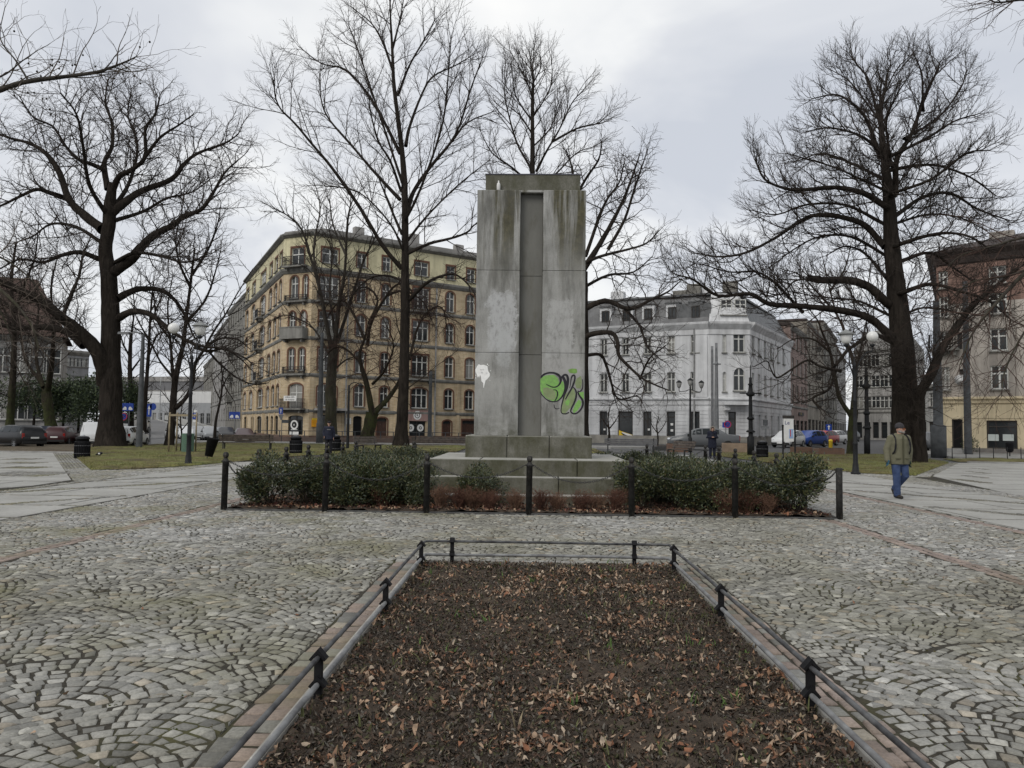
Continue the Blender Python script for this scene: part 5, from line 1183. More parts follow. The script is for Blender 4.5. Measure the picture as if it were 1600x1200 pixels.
class Facade:
    """vertical wall from A to B (x, y), seen from its right-hand side; positions can be read off the photo"""
    def __init__(s, b, A, B, z0, z1):
        s.b = b; s.A = np.array(A, float); s.B = np.array(B, float); s.z0, s.z1 = z0, z1
        d = s.B - s.A; s.L = np.linalg.norm(d); s.u = d / s.L; s.th = atan2(d[1], d[0]); s.n = np.array((s.u[1], -s.u[0])); s.ops = []
    def sz(s, px, py):
        d = ray(px, py); den = d[0] * s.n[0] + d[1] * s.n[1]; t = ((s.A - CAM[:2]) @ s.n) / den
        p = CAM + d * t; return float((p[:2] - s.A) @ s.u), float(p[2])
    def spx(s, px): return s.sz(px, 600)[0]
    def op(s, x0, x1, z0, z1, st='std', arch=0.0, win=True):
        x0, x1 = max(x0, 0.05), min(x1, s.L - 0.05)
        if x1 - x0 > 0.2: s.ops.append((x0, x1, max(z0, s.z0), min(z1, s.z1 - .02), st, arch, win))
    def oppx(s, px0, px1, z0, z1, st='std', arch=0.0, win=True):
        a, b = sorted((s.spx(px0), s.spx(px1))); s.op(a, b, z0, z1, st, arch, win)
    def pt(s, x, y=0.0): return (*(s.A + s.u * x - s.n * y), 0.0)
    def wall(s, mats, zones=None, depth=0.24, surround=None, name="wall"):
        """zones: [(z, material index)] from below; holes for the openings, arched heads, reveals"""
        zones = zones or [(s.z1, 0)]
        xs = sorted({0.0, s.L, *[o[0] for o in s.ops], *[o[1] for o in s.ops]}); zs = sorted({s.z0, s.z1, *[o[2] for o in s.ops], *[o[3] for o in s.ops], *[z for z, _ in zones if s.z0 < z < s.z1]})
        mb = MB()
        def mi(z):
            for zz, m in zones:
                if z < zz: return m
            return zones[-1][1]
        for j in range(len(zs) - 1):
            zc = (zs[j] + zs[j + 1]) / 2; mb.mat(mi(zc)); run = None
            for i in range(len(xs)):
                solid = i < len(xs) - 1 and not any(o[0] < (xs[i] + xs[i + 1]) / 2 < o[1] and o[2] < zc < o[3] for o in s.ops)
                if solid and run is None: run = xs[i]
                if not solid and run is not None:
                    mb.add([(run, 0, zs[j]), (xs[i], 0, zs[j]), (xs[i], 0, zs[j + 1]), (run, 0, zs[j + 1])], [(0, 1, 2, 3)]); run = None
        surr = []
        for x0, x1, z0, z1, st, ar, win in s.ops:
            mb.mat(mi((z0 + z1) / 2)); D = depth
            mb.add([(x0, 0, z0), (x0, D, z0), (x0, D, z1), (x0, 0, z1)], [(0, 1, 2, 3)]); mb.add([(x1, 0, z0), (x1, D, z0), (x1, D, z1), (x1, 0, z1)], [(3, 2, 1, 0)])
            mb.add([(x0, 0, z0), (x1, 0, z0), (x1, D, z0), (x0, D, z0)], [(0, 1, 2, 3)])
            n = 8
            if ar:
                xc, hw = (x0 + x1) / 2, (x1 - x0) / 2; A_ = [(xc - hw * cos(pi * k / n), z1 - ar + ar * sin(pi * k / n)) for k in range(n + 1)]
                for (xa, za), (xb, zb) in zip(A_[:-1], A_[1:]):
                    mb.add([(xa, 0, za), (xb, 0, zb), (xb, 0, z1), (xa, 0, z1)], [(0, 1, 2, 3)]); mb.add([(xa, 0, za), (xb, 0, zb), (xb, D, zb), (xa, D, za)], [(3, 2, 1, 0)])
            else: mb.add([(x0, 0, z1), (x1, 0, z1), (x1, D, z1), (x0, D, z1)], [(3, 2, 1, 0)])
            if surround is not None and st not in ('shop', 'void'):
                w_ = 0.16; tr = MB(); surr.append(tr)
                if ar:
                    O_ = [(xc - (hw + w_) * cos(pi * k / n), z1 - ar + (ar + w_) * sin(pi * k / n)) for k in range(n + 1)]
                    I_ = A_
                else: O_, I_ = [(x0 - w_, z1 + w_ * 1.3), (x1 + w_, z1 + w_ * 1.3)], [(x0, z1), (x1, z1)]
                O_ = [(x0 - w_, z0)] + O_ + [(x1 + w_, z0)]; I_ = [(x0, z0)] + I_ + [(x1, z0)]
                for k in range(len(O_) - 1):
                    a, b, c, d = O_[k], O_[k + 1], I_[k + 1], I_[k]; y = -0.035
                    tr.add([(a[0], y, a[1]), (b[0], y, b[1]), (c[0], y, c[1]), (d[0], y, d[1]), (a[0], 0.001, a[1]), (b[0], 0.001, b[1]), (c[0], 0.001, c[1]), (d[0], 0.001, d[1])],
                           [(3, 2, 1, 0), (0, 1, 5, 4), (2, 3, 7, 6), (0, 4, 7, 3), (1, 2, 6, 5)])
        w = s.b.put(mb, name, mats, s.pt(0), s.th)
        for k_s in range(len(surr)): surr[k_s].build("window_surround", surround, w)
        for x0, x1, z0, z1, st, ar, win in s.ops:
            if not win: continue
            fm, pm = window_mesh(x1 - x0, z1 - z0, st); p = s.pt((x0 + x1) / 2, depth - 0.05)
            o = obj("door" if st in ('door',) else "window", fm, s.b.e, (p[0] - s.b.loc[0], p[1] - s.b.loc[1], z0 - s.b.loc[2]), s.th)
            obj("pane", pm, o)
        return w
    def band(s, name, m, prof, x0=0.0, x1=None, parent=None):
        """cornice or string course; prof (out, z) from below"""
        x1 = s.L if x1 is None else x1; n = len(prof); mb = MB()
        vs = [(x0, -o, z) for o, z in prof] + [(x1, -o, z) for o, z in prof]
        mb.add(vs, [(i, n + i, n + i + 1, i + 1) for i in range(n - 1)] + [tuple(range(n)), tuple(range(2 * n - 1, n - 1, -1))])
        return s.b.put(mb, name, m, s.pt(0), s.th)
    def boxes(s, name, m, L):
        mb = MB()
        for x0, x1, y0, y1, z0, z1 in L: mb.box(x0, x1, y0, y1, z0, z1)
        return s.b.put(mb, name, m, s.pt(0), s.th)
    def courses(s, name, m, zs, gap=0.05, out=0.045):
        """rustication: raised courses that stop at the openings"""
        mb = MB()
        for z0, z1 in zip(zs[:-1], zs[1:]):
            cuts = sorted((o[0] - .05, o[1] + .05) for o in s.ops if o[2] < z1 and o[3] > z0); x = 0.02
            for a, b in cuts + [(s.L - 0.02, s.L)]:
                if a - x > 0.1: mb.box(x, a, -out, 0.002, z0 + gap / 2, z1 - gap / 2)
                x = max(x, b)
        return s.b.put(mb, name, m, s.pt(0), s.th)
    def balcony(s, xc, w, z, kind='iron', d=0.9, hh=0.95):
        mb = MB().box(xc - w / 2, xc + w / 2, -d, -0.04, z - 0.18, z)
        for sx in (-1, 1): mb.vprism([(0, 0), (0.001, 0), (0.001, .001)], 0, .001) if False else mb.box(xc + sx * w * .36 - .09, xc + sx * w * .36 + .09, -d * .7, -0.04, z - 0.5, z - 0.182)
        o = s.b.put(mb, "balcony", STONEG, s.pt(0), s.th); r = MB()
        if kind == 'iron':
            n = max(6, int(w / 0.16)); y = -d + .05
            for i in range(n + 1): x = xc - w / 2 + .04 + (w - .08) * i / n; r.box(x - .015, x + .015, y - .015, y + .015, z, z + hh)
            for i in range(1, 5):
                yy = y + (d - .1) * i / 5
                for x in (xc - w / 2 + .04, xc + w / 2 - .04): r.box(x - .015, x + .015, yy - .015, yy + .015, z, z + hh)
            for zz in (z + .08, z + hh * .55, z + hh): r.box(xc - w / 2, xc + w / 2, y - .025, y + .025, zz, zz + .05)
            for x in (xc - w / 2 + .04, xc + w / 2 - .04):
                r.box(x - .025, x + .025, y + .026, -0.05, z + hh, z + hh + .05); r.box(x - .02, x + .02, y + .026, -0.05, z + hh * .55, z + hh * .55 + .05)
            r.build("railing", IRONR, o)
        else:
            r.box(xc - w / 2, xc + w / 2, -d, -d + .14, z + .002, z + hh); r.box(xc - w / 2, xc - w / 2 + .14, -d + .142, -0.04, z + .002, z + hh); r.box(xc + w / 2 - .14, xc + w / 2, -d + .142, -0.04, z + .002, z + hh)
            r.box(xc - w / 2 - .05, xc + w / 2 + .05, -d - .05, -d + .19, z + hh + .002, z + hh + .1); r.build("parapet", STONEG, o)
        return o

def roof_slab(b, name, m, pts, z, th=0.25): return b.put(MB().prism([(p[0] - 0, p[1]) for p in pts], z, z + th), name, m, (0, 0, 0))
def xy(px, Y): p = at(px, 660, Y); return (p[0], p[1])

# ---------------------------------------------------------------- yellow brick corner tenement
cA, cB, cC, cD = xy(437, 81.5), xy(482, 80.0), xy(740, 92.0), None
d_ = np.array(cC) - np.array(cB); cC = tuple(np.array(cB) + d_ * 1.42)
cL = xy(378, 108.5)
HB = at(482, 363, 80.0)[2]
B1 = Building("brick_tenement", (cB[0], cB[1], 0), "yellow brick corner tenement with cream plaster top floor and corner balconies")
RW, CH, LW = Facade(B1, cB, cC, 0, HB), Facade(B1, cA, cB, 0, HB), Facade(B1, cL, cA, 0, HB)
zf = [0, 2.9, 6.7, 10.6, 14.5, 18.0, HB]      # floor lines
k_ = 80.0 / F
ROWS = [(3.45, 5.75), (7.15, 9.55), (11.2, 13.5), (14.9, 17.3), (18.75, 20.35)]
for i, (z0, z1) in enumerate(ROWS):
    ar = (0.35, 0.30, 0.55, 0.45, 0.0)[i]
    for px0, px1, st in ((496, 526, 'wide'), (554, 569, 'std'), (594, 607, 'std'), (643, 668, 'wide'), (695, 708, 'std'), (727, 740, 'std'), (764, 777, 'std'), (796, 809, 'std')):
        if i == 4 and st == 'wide': px0, px1 = px0 + 2, px1 - 2
        RW.oppx(px0, px1, z0, z1, ('grey' if (px0 in (695, 643) and i == 4) else st) if i != 2 or px0 != 594 else 'net', 0 if st == 'wide' and i not in (0,) else ar)
for px0, px1, st, z1 in ((498, 522, 'shop', 2.5), (553, 567, 'void', 2.45), (590, 606, 'door', 2.3), (641, 666, 'shop', 2.0), (693, 706, 'door', 2.1), (723, 750, 'door', 2.15), (775, 800, 'shop', 2.3)):
    RW.oppx(px0, px1, 0.02, z1, st, 0.25 if st in ('void', 'door') and px0 < 720 else 0)
for i, (z0, z1) in enumerate(ROWS):
    ar = (0.35, 0.30, 0.55, 0.45, 0.0)[i]
    for px0, px1 in ((381, 385), (390, 395), (403, 411), (416.5, 421), (424.5, 429), (432, 436)):
        LW.oppx(px0, px1, z0, z1, 'net' if i in (1, 3) else 'std', ar)
    for px0, px1 in {0: ((452, 473),), 1: ((449, 459), (466, 475)), 2: ((449, 459), (467, 476)), 3: ((450, 462), (470, 477)), 4: ((450, 470),)}[i]:
        CH.oppx(px0, px1, z0 - (0.5 if i in (0, 2, 4) else 0), z1, 'wide' if px1 - px0 > 15 else 'std', 0 if i == 4 else ar)
CH.oppx(452, 475, 0.35, 2.4, 'shop', 0.2)
for px0, px1 in ((383, 388), (394, 398), (403, 410), (417, 421), (424.5, 428), (431, 436)): LW.oppx(px0, px1, 0.3, 2.4, 'shop', 0.3)
for fc in (RW, CH, LW):
    fc.wall([YBRICK, YPLAST], [(zf[5], 0), (HB, 1)], surround=TRIMR)
    for z, o_ in ((zf[1], .10), (zf[2], .14), (zf[3], .12), (zf[4], .12)): fc.band("string_course", STONEG, [(0.002, z - .22), (o_ * .6, z - .2), (o_, z - .05), (o_, z + .1), (0.002, z + .18)])
    fc.band("cornice", STONEG, [(0.002, zf[5] - .45), (.10, zf[5] - .4), (.32, zf[5] - .1), (.36, zf[5] + .12), (0.002, zf[5] + .22)])
    fc.band("eaves", STONEG, [(0.002, HB - .35), (.15, HB - .3), (.45, HB - .08), (.45, HB + .08), (0.002, HB + .1)])
    fc.boxes("plinth", plain("plinth_brown", (0.16, 0.10, 0.075), (0.10, 0.07, 0.055), 2, 0.9), [(0.02, fc.L - .02, -.05, -.002, 0, .30)])
# pilaster strips on the left wing and at the corners
px_ = [379, 387.5, 397, 401.5, 412.5, 414.5, 422.5, 430.5]
for fc, L in ((LW, px_), (RW, (487, 538, 582, 620, 634, 677, 716, 753))):
    bx = []
    for p in L: x = fc.spx(p); w_ = 0.34 if fc is LW else 0.42; bx.append((x - w_ / 2, x + w_ / 2, -.07, -.002, .302, zf[2] - .23 if fc is RW else zf[2] - .23))
    fc.boxes("pilaster", CREAMT if fc is LW else YBRICK, bx) if False else [fc.boxes("pilaster", CREAMT if fc is LW else YBRICK, [b]) for b in bx]
for px in (540, 679, 752): x = RW.spx(px); RW.boxes('drainpipe', GREYF, [(x - .07, x + .07, -.22, -.09, .3, zf[5] - .5)])
xm = CH.L / 2
CH.balcony(xm, 3.0, zf[1] + .25, 'iron', .85); CH.balcony(xm, 3.1, zf[3] + .05, 'solid', .9, 1.0); CH.balcony(xm, 3.0, zf[5] + .3, 'iron', .9); CH.balcony(xm, 2.9, zf[2] + .1, 'iron', .5, .7); CH.balcony(xm, 2.9, zf[4] + .1, 'iron', .5, .55)
RW.balcony((RW.spx(643) + RW.spx(668)) / 2, 3.2, zf[4] + .1, 'iron', .9); RW.balcony((RW.spx(643) + RW.spx(668)) / 2, 3.2, zf[2] + .1, 'iron', .8); RW.balcony((RW.spx(496) + RW.spx(526)) / 2, 3.0, zf[3] + .1, 'solid', .8, .9); RW.balcony((RW.spx(496) + RW.spx(526)) / 2, 3.0, zf[4] + .1, 'iron', .8)
for z in (zf[2], zf[3], zf[4]): LW.balcony((LW.spx(403) + LW.spx(411)) / 2, 2.6, z + .1, 'iron', .8)
n_ = lambda v: np.array(v) / np.linalg.norm(v)
inn = np.array((-RW.u[1], RW.u[0]))
rp = [cL, cA, cB, cC, tuple(np.array(cC) + inn * 12), tuple(np.array(cL) + np.array((14, 3)))]
roof_slab(B1, "roof", ROOFM, rp, HB + .1, .3)
r2 = [tuple(np.array(p) * .0 + np.array(p)) for p in rp]; ctr = np.mean(np.array(rp), 0)
B1.put(MB().prism([tuple(ctr + (np.array(p) - ctr) * .86) for p in rp], HB + .4, HB + 1.1), "roof", ROOFM)
for f_, h in ((0.25, 1.6), (.5, 1.9), (.72, 1.5)):
    p = np.array(cB) + (np.array(cC) - np.array(cB)) * f_ + inn * 5; B1.put(MB().bev(-.6, .6, -.4, .4, 0, h, .05), "chimney", GPLASTL, (p[0], p[1], HB + 1.09), RW.th)
# porch roof, shop fascia panel and posters
x0, x1 = RW.spx(487), RW.spx(540); RW.boxes("porch_roof", GPLASTL, [(x0 + .3, x1, -1.3, -.15, 2.95, 3.2)])
def text_mesh(s, size, m, ext=0.004, align='CENTER', bold=0.0):
    cu = bpy.data.curves.new("text", 'FONT'); cu.body = s; cu.size = size; cu.align_x = align; cu.align_y = 'CENTER'; cu.extrude = ext; cu.offset = bold
    o = bpy.data.objects.new("text", cu); COL.objects.link(o); dg = bpy.context.evaluated_depsgraph_get(); dg.update()
    me = bpy.data.meshes.new_from_object(o.evaluated_get(dg)); bpy.data.objects.remove(o); bpy.data.curves.remove(cu)
    me.materials.clear(); me.materials.append(m); me.transform(Matrix.Rotation(pi / 2, 4, 'X')); return me
BLACKP = plain("black_print", (0.02, 0.02, 0.022), (0.015, 0.015, 0.016), 3, 0.6); WHITEP = plain("white_print", (0.72, 0.72, 0.70), (0.64, 0.64, 0.62), 3, 0.6)
BLUEP = plain("sign_blue", (0.02, 0.06, 0.33), (0.018, 0.05, 0.26), 3, 0.45); REDP = plain("sign_red", (0.50, 0.03, 0.03), (0.38, 0.025, 0.025), 3, 0.5); YELP = plain("yellow_print", (0.72, 0.50, 0.04), (0.62, 0.42, 0.03), 3, 0.6)
ORANP = plain("orange_panel", (0.70, 0.32, 0.015), (0.58, 0.26, 0.012), 3, 0.5); PINKP = plaster("dusty_pink_panel", (0.36, 0.24, 0.215), 0.2)
def sign_on(fc, px0, px1, py0, py1, m, name="sign_board", out=0.06, th=0.03, lab=None, cat="sign"):
    a, z1 = fc.sz(px0, py0); b, z0 = fc.sz(px1, py1); w, h = abs(b - a), abs(z1 - z0); xc = (a + b) / 2; p = fc.pt(xc, -out)
    o = MB().box(-w / 2, w / 2, 0, th, -h / 2, h / 2).build(name, m, None, (p[0], p[1], (z0 + z1) / 2), fc.th)
    if lab: tag(o, lab, cat)
    return o, w, h
def on(o, me, name, x=0.0, z=0.0, y=-0.006): c = obj(name, me, o, (x, y, z)); return c
def disc(r, m, n=28, th=0.004): return MB().add([(r * cos(2 * pi * k / n), 0, r * sin(2 * pi * k / n)) for k in range(n)], [tuple(range(n))]).mesh("disc", m)
def ring(r0, r1, m, n=28): return MB().add([(r0 * cos(2 * pi * k / n), 0, r0 * sin(2 * pi * k / n)) for k in range(n)] + [(r1 * cos(2 * pi * k / n), 0, r1 * sin(2 * pi * k / n)) for k in range(n)], [(k, (k + 1) % n, n + (k + 1) % n, n + k) for k in range(n)]).mesh("ring", m)
o, w, h = sign_on(CH, 452.5, 472, 619, 627, WHITEP, "banner", .92, .02, "white two-line letting banner hung on the corner balcony of the brick tenement", "banner")
on(o, text_mesh("LOKAL FIRM.", h * .40, BLACKP), "lettering", 0, h * .22); on(o, text_mesh("do wynajęcia", h * .40, BLACKP), "lettering", 0, -h * .22)
o, w, h = sign_on(CH, 453, 467, 656, 680, BLACKP, "poster", .03, .02, "black poster with a white round emblem in the corner shop window", "poster")
on(o, ring(w * .26, w * .40, WHITEP), "emblem", 0, h * .18); on(o, MB().box(-w * .07, w * .02, -.002, 0, -h * .06, h * .06).mesh("emblem", WHITEP), "emblem", 0, h * .18)
on(o, MB().box(-w * .35, w * .35, -.002, 0, -h * .02, h * .02).mesh("lettering", WHITEP), "lettering", 0, -h * .14); on(o, MB().box(-w * .48, w * .48, -.002, 0, -h * .1, h * .1).mesh("lettering", WHITEP), "lettering", 0, -h * .37)
o, w, h = sign_on(RW, 486, 494, 656, 667, ORANP, "notice_box", .25, .12, "orange panel on the brick wall beside the corner shop", "sign"); on(o, MB().box(-w / 2, w / 2, -.002, 0, h * .5, h * .75).mesh("header", YELP), "header")
o, w, h = sign_on(RW, 638, 668, 640, 658, PINKP, "shop_fascia", .08, .06, "dusty pink shop fascia with a round white emblem over dark doors", "sign")
on(o, disc(h * .40, WHITEP), "emblem", -w * .05, 0); on(o, ring(h * .20, h * .26, BLACKP), "emblem", -w * .05, 0, -.009); on(o, disc(h * .07, BLACKP), "emblem", -w * .05, h * .02, -.009)
for px, lab in ((642, "left round white emblem disc in the dark shop doors under the pink fascia"), (657, "right round white emblem disc in the dark shop doors under the pink fascia")):
    a, z = RW.sz(px, 668.5); p = RW.pt(a, .03); o = MB().vprism([(.42 * cos(2 * pi * k / 24), .42 * sin(2 * pi * k / 24)) for k in range(24)], 0, .02).build("round_sticker", WHITEP, None, (p[0], p[1], z), RW.th); tag(o, lab, "sticker", "round emblem discs on the shop doors"); on(o, ring(.10, .18, BLACKP), "emblem")
o, w, h = sign_on(RW, 541, 548, 653, 663, WHITEP, "notice_board", .05, .03, "small white notice on the brick wall beside the dark archway", "sign")

# ---------------------------------------------------------------- white corner building
wA, wB, wC = xy(920, 77.0), xy(1108, 72.0), xy(1172, 72.0)
wA = tuple(np.array(wB) + (np.array(wA) - np.array(wB)) * 1.38); wD = xy(1236, 88.0)
HW = at(1108, 503, 72.0)[2]
B2 = Building("white_house", (wB[0], wB[1], 0), "white three-storey corner house with a dark mansard roof and banded ground floor")
WL, WC, WR = Facade(B2, wA, wB, 0, HW), Facade(B2, wB, wC, 0, HW), Facade(B2, wC, wD, 0, HW)
def zat(py, px, fc): return fc.sz(px, py)[1]
zg1, zg0 = zat(643, 1085, WL), 0.85; zl1, zl0 = zat(581, 1085, WL), zat(612, 1085, WL); zu1, zu0 = zat(524, 1085, WL), zat(551, 1085, WL)
for px0, px1 in ((872, 884), (904, 916), (937, 949), (971, 983), (1005, 1018), (1042, 1055), (1079, 1093)):
    WL.oppx(px0, px1, zl0, zl1, 'std' if px0 < 1070 else 'wide'); WL.oppx(px0 + .5, px1 - .5, zu0, zu1, 'std')
    if px0 == 971: WL.oppx(966, 989, .75, zg1, 'shop', 0)
    else: WL.oppx(px0, px1, .75, zg1, 'dark' if px0 < 1030 else 'shop')
WC.oppx(1129, 1135, zl0, zl1, 'net', .25); WC.oppx(1146, 1164, zl0 + .1, zl1 + .4, 'wide', .75); WC.oppx(1129, 1135, zu0, zu1, 'net'); WC.oppx(1146, 1164, zu0, zu1 + .3, 'wide'); WC.oppx(1138, 1150, .15, zg1, 'shop')
for px0, px1 in ((1175, 1178.5), (1184.5, 1188), (1194, 1197.5), (1203.5, 1207), (1214, 1217), (1223, 1226)):
    WR.oppx(px0, px1, zl0, zl1, 'std'); WR.oppx(px0, px1, zu0, zu1, 'std'); WR.oppx(px0, px1, .9, zg1 - .2, 'net')
zs_ = zat(624, 1100, WL); zc0 = zat(507, 1108, WL)
for fc in (WL, WC, WR):
    fc.wall([WPLASTB, WPLAST], [(zs_, 0), (HW, 1)])
    fc.courses("rusticated_base", WPLASTB, list(np.linspace(.8, zs_ - .75, 9)))
    fc.band("string_course", STONEG if False else WPLAST, [(0.002, zs_ - .55), (.08, zs_ - .5), (.10, zs_ - .1), (.26, zs_), (.26, zs_ + .13), (0.002, zs_ + .2)])
    fc.band("cornice", WPLAST, [(0.002, HW - 1.2), (.08, HW - 1.15), (.10, HW - .7), (.22, HW - .55), (.48, HW - .2), (.52, HW), (0.002, HW + .02)])
    fc.boxes("plinth", plain("stone_plinth", (0.30, 0.285, 0.25), (0.2, 0.19, 0.17), 1.5, 0.9), [(0.02, fc.L - .02, -.09, -.05, 0, .78)])
for px in (1108, 1172):     # pilasters at the corner
    pass
WL.boxes("pilaster", WPLAST, [(WL.L - 1.25, WL.L - .15, -.12, -.002, zs_ + .21, HW - 1.21)]); WL.boxes("drainpipe", GREYF, [(WL.L - 1.42, WL.L - 1.30, -.2, -.08, .4, HW - .6)])
a = WC.spx(1128); b = WC.spx(1168); WC.boxes("canopy", WPLAST, [(a, b, -1.0, -.27, zat(633, 1150, WC), zat(628, 1150, WC))]); WC.boxes("canopy_bracket", WPLAST, [(a + .1, a + .6, -.6, -.27, zat(641, 1150, WC), zat(633, 1150, WC) - .002)])
HR = at(1108, 462, 74.0)[2]
inL = np.array((-WL.u[1], WL.u[0])); inR = np.array((-WR.u[1], WR.u[0]))
def mans(P0, P1, i0, i1, name="mansard_roof", m=SLATE, z0=HW + .02, z1=HR, k=1.6):
    P0, P1 = np.array(P0), np.array(P1); a, b = P0 + i0 * k, P1 + i1 * k
    mb = MB().add([(*P0, z0), (*P1, z0), (*b, z1), (*a, z1)], [(0, 1, 2, 3)]); return B2.put(mb, name, m)
ATT = plaster('attic_grey', (0.20, 0.20, 0.20), 0.35); mans(wA, wB, inL, inL, m=ATT)
mans(wC, wD, inR, inR)
mans(wB, wC, inL * 1.0, inR * 1.0, "attic_front", WPLAST, k=1.0)
far = np.array(wD) + inR * 9
B2.put(MB().prism([tuple(np.array(wA) + inL * 1.6), tuple(np.array(wB) + inL * 1.2), tuple(np.array(wC) + inR * 1.2), tuple(np.array(wD) + inR * 1.6), tuple(far), tuple(np.array(wA) + inL * 12)], HR - .02, HR + .16), "roof", SLATE)
for px in (944, 977, 1011, 1049, 1086):      # dormers
    x = WL.spx(px); p = WL.pt(x, .35); w = .62
    m_ = MB().box(-w, w, 0, 1.6, .25, 2.0); m_.mat(1).box(-w - .12, w + .12, -.15, 1.75, 2.002, 2.12); o = B2.put(m_, "dormer", [WPLAST, SLATE], (p[0], p[1], HW), WL.th)
    fm, pm = window_mesh(.8, 1.15, 'dark'); f_ = obj("window", fm, o, (0, -.05, .5)); 
    obj("pane", MB().box(-.3, .3, -.062, -.056, .6, 1.55).mesh("pane", GLASS), o)
for px in (1136, 1158):
    x = WC.spx(px); p = WC.pt(x, .5); fm, pm = window_mesh(1.1, 1.5, 'std'); obj("window", fm, B2.e, (p[0] - wB[0], p[1] - wB[1] - .25, HW + .7), WC.th)
    obj("pane", pm, B2.e, (p[0] - wB[0], p[1] - wB[1] - .25, HW + .7), WC.th)
WL.boxes("parapet", SLATE, [(WL.L - 3.2, WL.L + .1, .3, .5, HW, HW + 1.9)])
for px, Yc, hh in ((966, 80, 1.2), (1063, 78, 1.0), (1085, 77, 1.5), (1102, 77, 1.1), (1141, 76, 1.6)):
    p = at(px, 460, Yc); B2.put(MB().bev(-.7, .7, -.4, .4, 0, hh, .05), "chimney", GPLAST if px % 2 else WPLAST, (p[0], p[1], HR + .15), WL.th)
o, w, h = sign_on(WL, 967, 988, 672, 684, YELP, "banner", -.02, .02, "yellow and white banner drooping in the shop window of the white house", "banner")
o.data = MB().add([(-w / 2, -.01, -h / 2), (w / 2, -.01, -h / 2), (w / 2, -.01, -h * .1), (-w * .3, -.01, h * .35), (-w / 2, -.01, h / 2)], [(0, 1, 2, 3, 4)]).mesh("banner", YELP); on(o, MB().add([(-w * .25, 0, -.0), (w * .45, 0, -h * .35), (w * .47, 0, -h * .12), (-w * .28, 0, h * .28)], [(0, 1, 2, 3)]).mesh("stripe", WHITEP), "stripe", 0, 0, -.016); on(o, MB().add([(-w * .40, 0, .2 * h), (-w * .1, 0, -h * .3), (w * .3, 0, -h * .35)], [(0, 1, 2)]).mesh("print", BLACKP), "print", 0, 0, -.020)
n0 = ["first", "second", "third", "fourth", "fifth"]
for i, (px, py, s_) in enumerate(((1013.5, 671, 3.5), (1049.5, 663, 4), (1049.5, 672.5, 4), (1087, 672, 4), (944, 671, 3))):
    o, w, h = sign_on(WL, px - s_ / 2, px + s_ / 2, py - s_ * .45, py + s_ * .45, WHITEP, "notice", .02 if False else -.08, .008, f"small white paper notice on the {['third', 'fourth', 'fourth', 'fifth', 'first'][i]} ground floor opening of the white house" + (", lower one" if i == 2 else ", upper one" if i == 1 else ""), "notice"); o["group"] = "paper notices on the white house"

# ---------------------------------------------------------------- right-hand building with the cream shop front
rA, rB = xy(1467, 56.0), xy(1600, 53.0); dR = np.array(rB) - np.array(rA); rB = tuple(np.array(rA) + dR * 1.9)
HRB = at(1467, 398, 56.0)[2]
B3 = Building("shop_building", (rA[0], rA[1], 0), "four-storey building at the right with a cream shop front and red brick upper wall")
FR = Facade(B3, rA, rB, 0, HRB)
rL = tuple(np.array(rA) + np.array((13.3, 24.0))); FS = Facade(B3, rL, rA, 0, HRB)
zc = FR.sz(1560, 623)[1]; zb = FR.sz(1560, 470)[1]
FR.oppx(1540, 1588, .42, FR.sz(1560, 657)[1], 'shop'); FR.oppx(1486, 1503, .35, FR.sz(1500, 655)[1], 'void'); FR.oppx(1625, 1675, .42, FR.sz(1560, 657)[1], 'shop')
for y0, y1 in ((571, 608), (513, 548), (457, 490), (415, 443)):
    for px0, px1, st in ((1469.5, 1484, 'std'), (1548, 1576, 'wide'), (1630, 1655, 'wide'), (1690, 1712, 'std')):
        FR.oppx(px0, px1, FR.sz(1560, y1)[1], FR.sz(1560, y0)[1], st)
for px in (1499,):
    for y0, y1 in ((575, 600), (517, 543)): FR.oppx(px, px + 6, FR.sz(1560, y1)[1], FR.sz(1560, y0)[1], 'dark')
FR.wall([CPLAST, BPLAST, RBRICK], [(zc, 0), (zb, 1), (HRB, 2)])
for i in range(3):
    for j in range(6): FS.op(2 + j * 3.7, 3.2 + j * 3.7, 4.6 + i * 3.3, 6.6 + i * 3.3, 'std')
FS.wall([CPLAST, GPLASTL, RBRICK], [(zc, 0), (zb, 1), (HRB, 2)])
for fc in (FR, FS):
    fc.band("string_course", CPLAST, [(0.002, zc - .35), (.12, zc - .3), (.15, zc - .1), (.32, zc), (.32, zc + .12), (0.002, zc + .16)])
    fc.band("cornice", DARKR, [(0.002, HRB - .9), (.15, HRB - .8), (.3, HRB - .4), (.65, HRB - .05), (.7, HRB + .12), (0.002, HRB + .16)])
FR.boxes("shop_band", CPLAST, [(FR.spx(1515), FR.L - .1, -.05, -.002, zc - 1.35, zc - 1.2), (FR.spx(1515), FR.L - .1, -.03, -.002, FR.sz(1560, 650)[1], FR.sz(1560, 650)[1] + .06)])
FR.boxes("plinth", plain("grey_plinth", (0.22, 0.20, 0.18), (0.15, 0.14, 0.13), 2, 0.9), [(FR.spx(1512), FR.L, -.06, -.002, .12, .42)])
FR.boxes("door_step", KERB, [(FR.spx(1472), FR.spx(1512), -1.1, -.06, .10, .38)])
B3.put(MB().add([(*np.array(rA), HRB + .16), (*np.array(rB), HRB + .16), (*(np.array(rB) + np.array((0, 6))), HRB + 2.0), (*(np.array(rA) + np.array((4, 6))), HRB + 2.0), (*np.array(rL), HRB + .16), (*(np.array(rL) + np.array((5, 0))), HRB + 2.0)], [(0, 1, 2, 3), (4, 0, 3, 5)]), "roof", DARKR)
for px in (1566, 1620): p = at(px, 370, 58); B3.put(MB().bev(-.8, .8, -.5, .5, -1, 1.2, .05), "chimney", BPLAST, (p[0], p[1], HRB + 1.0), FR.th)
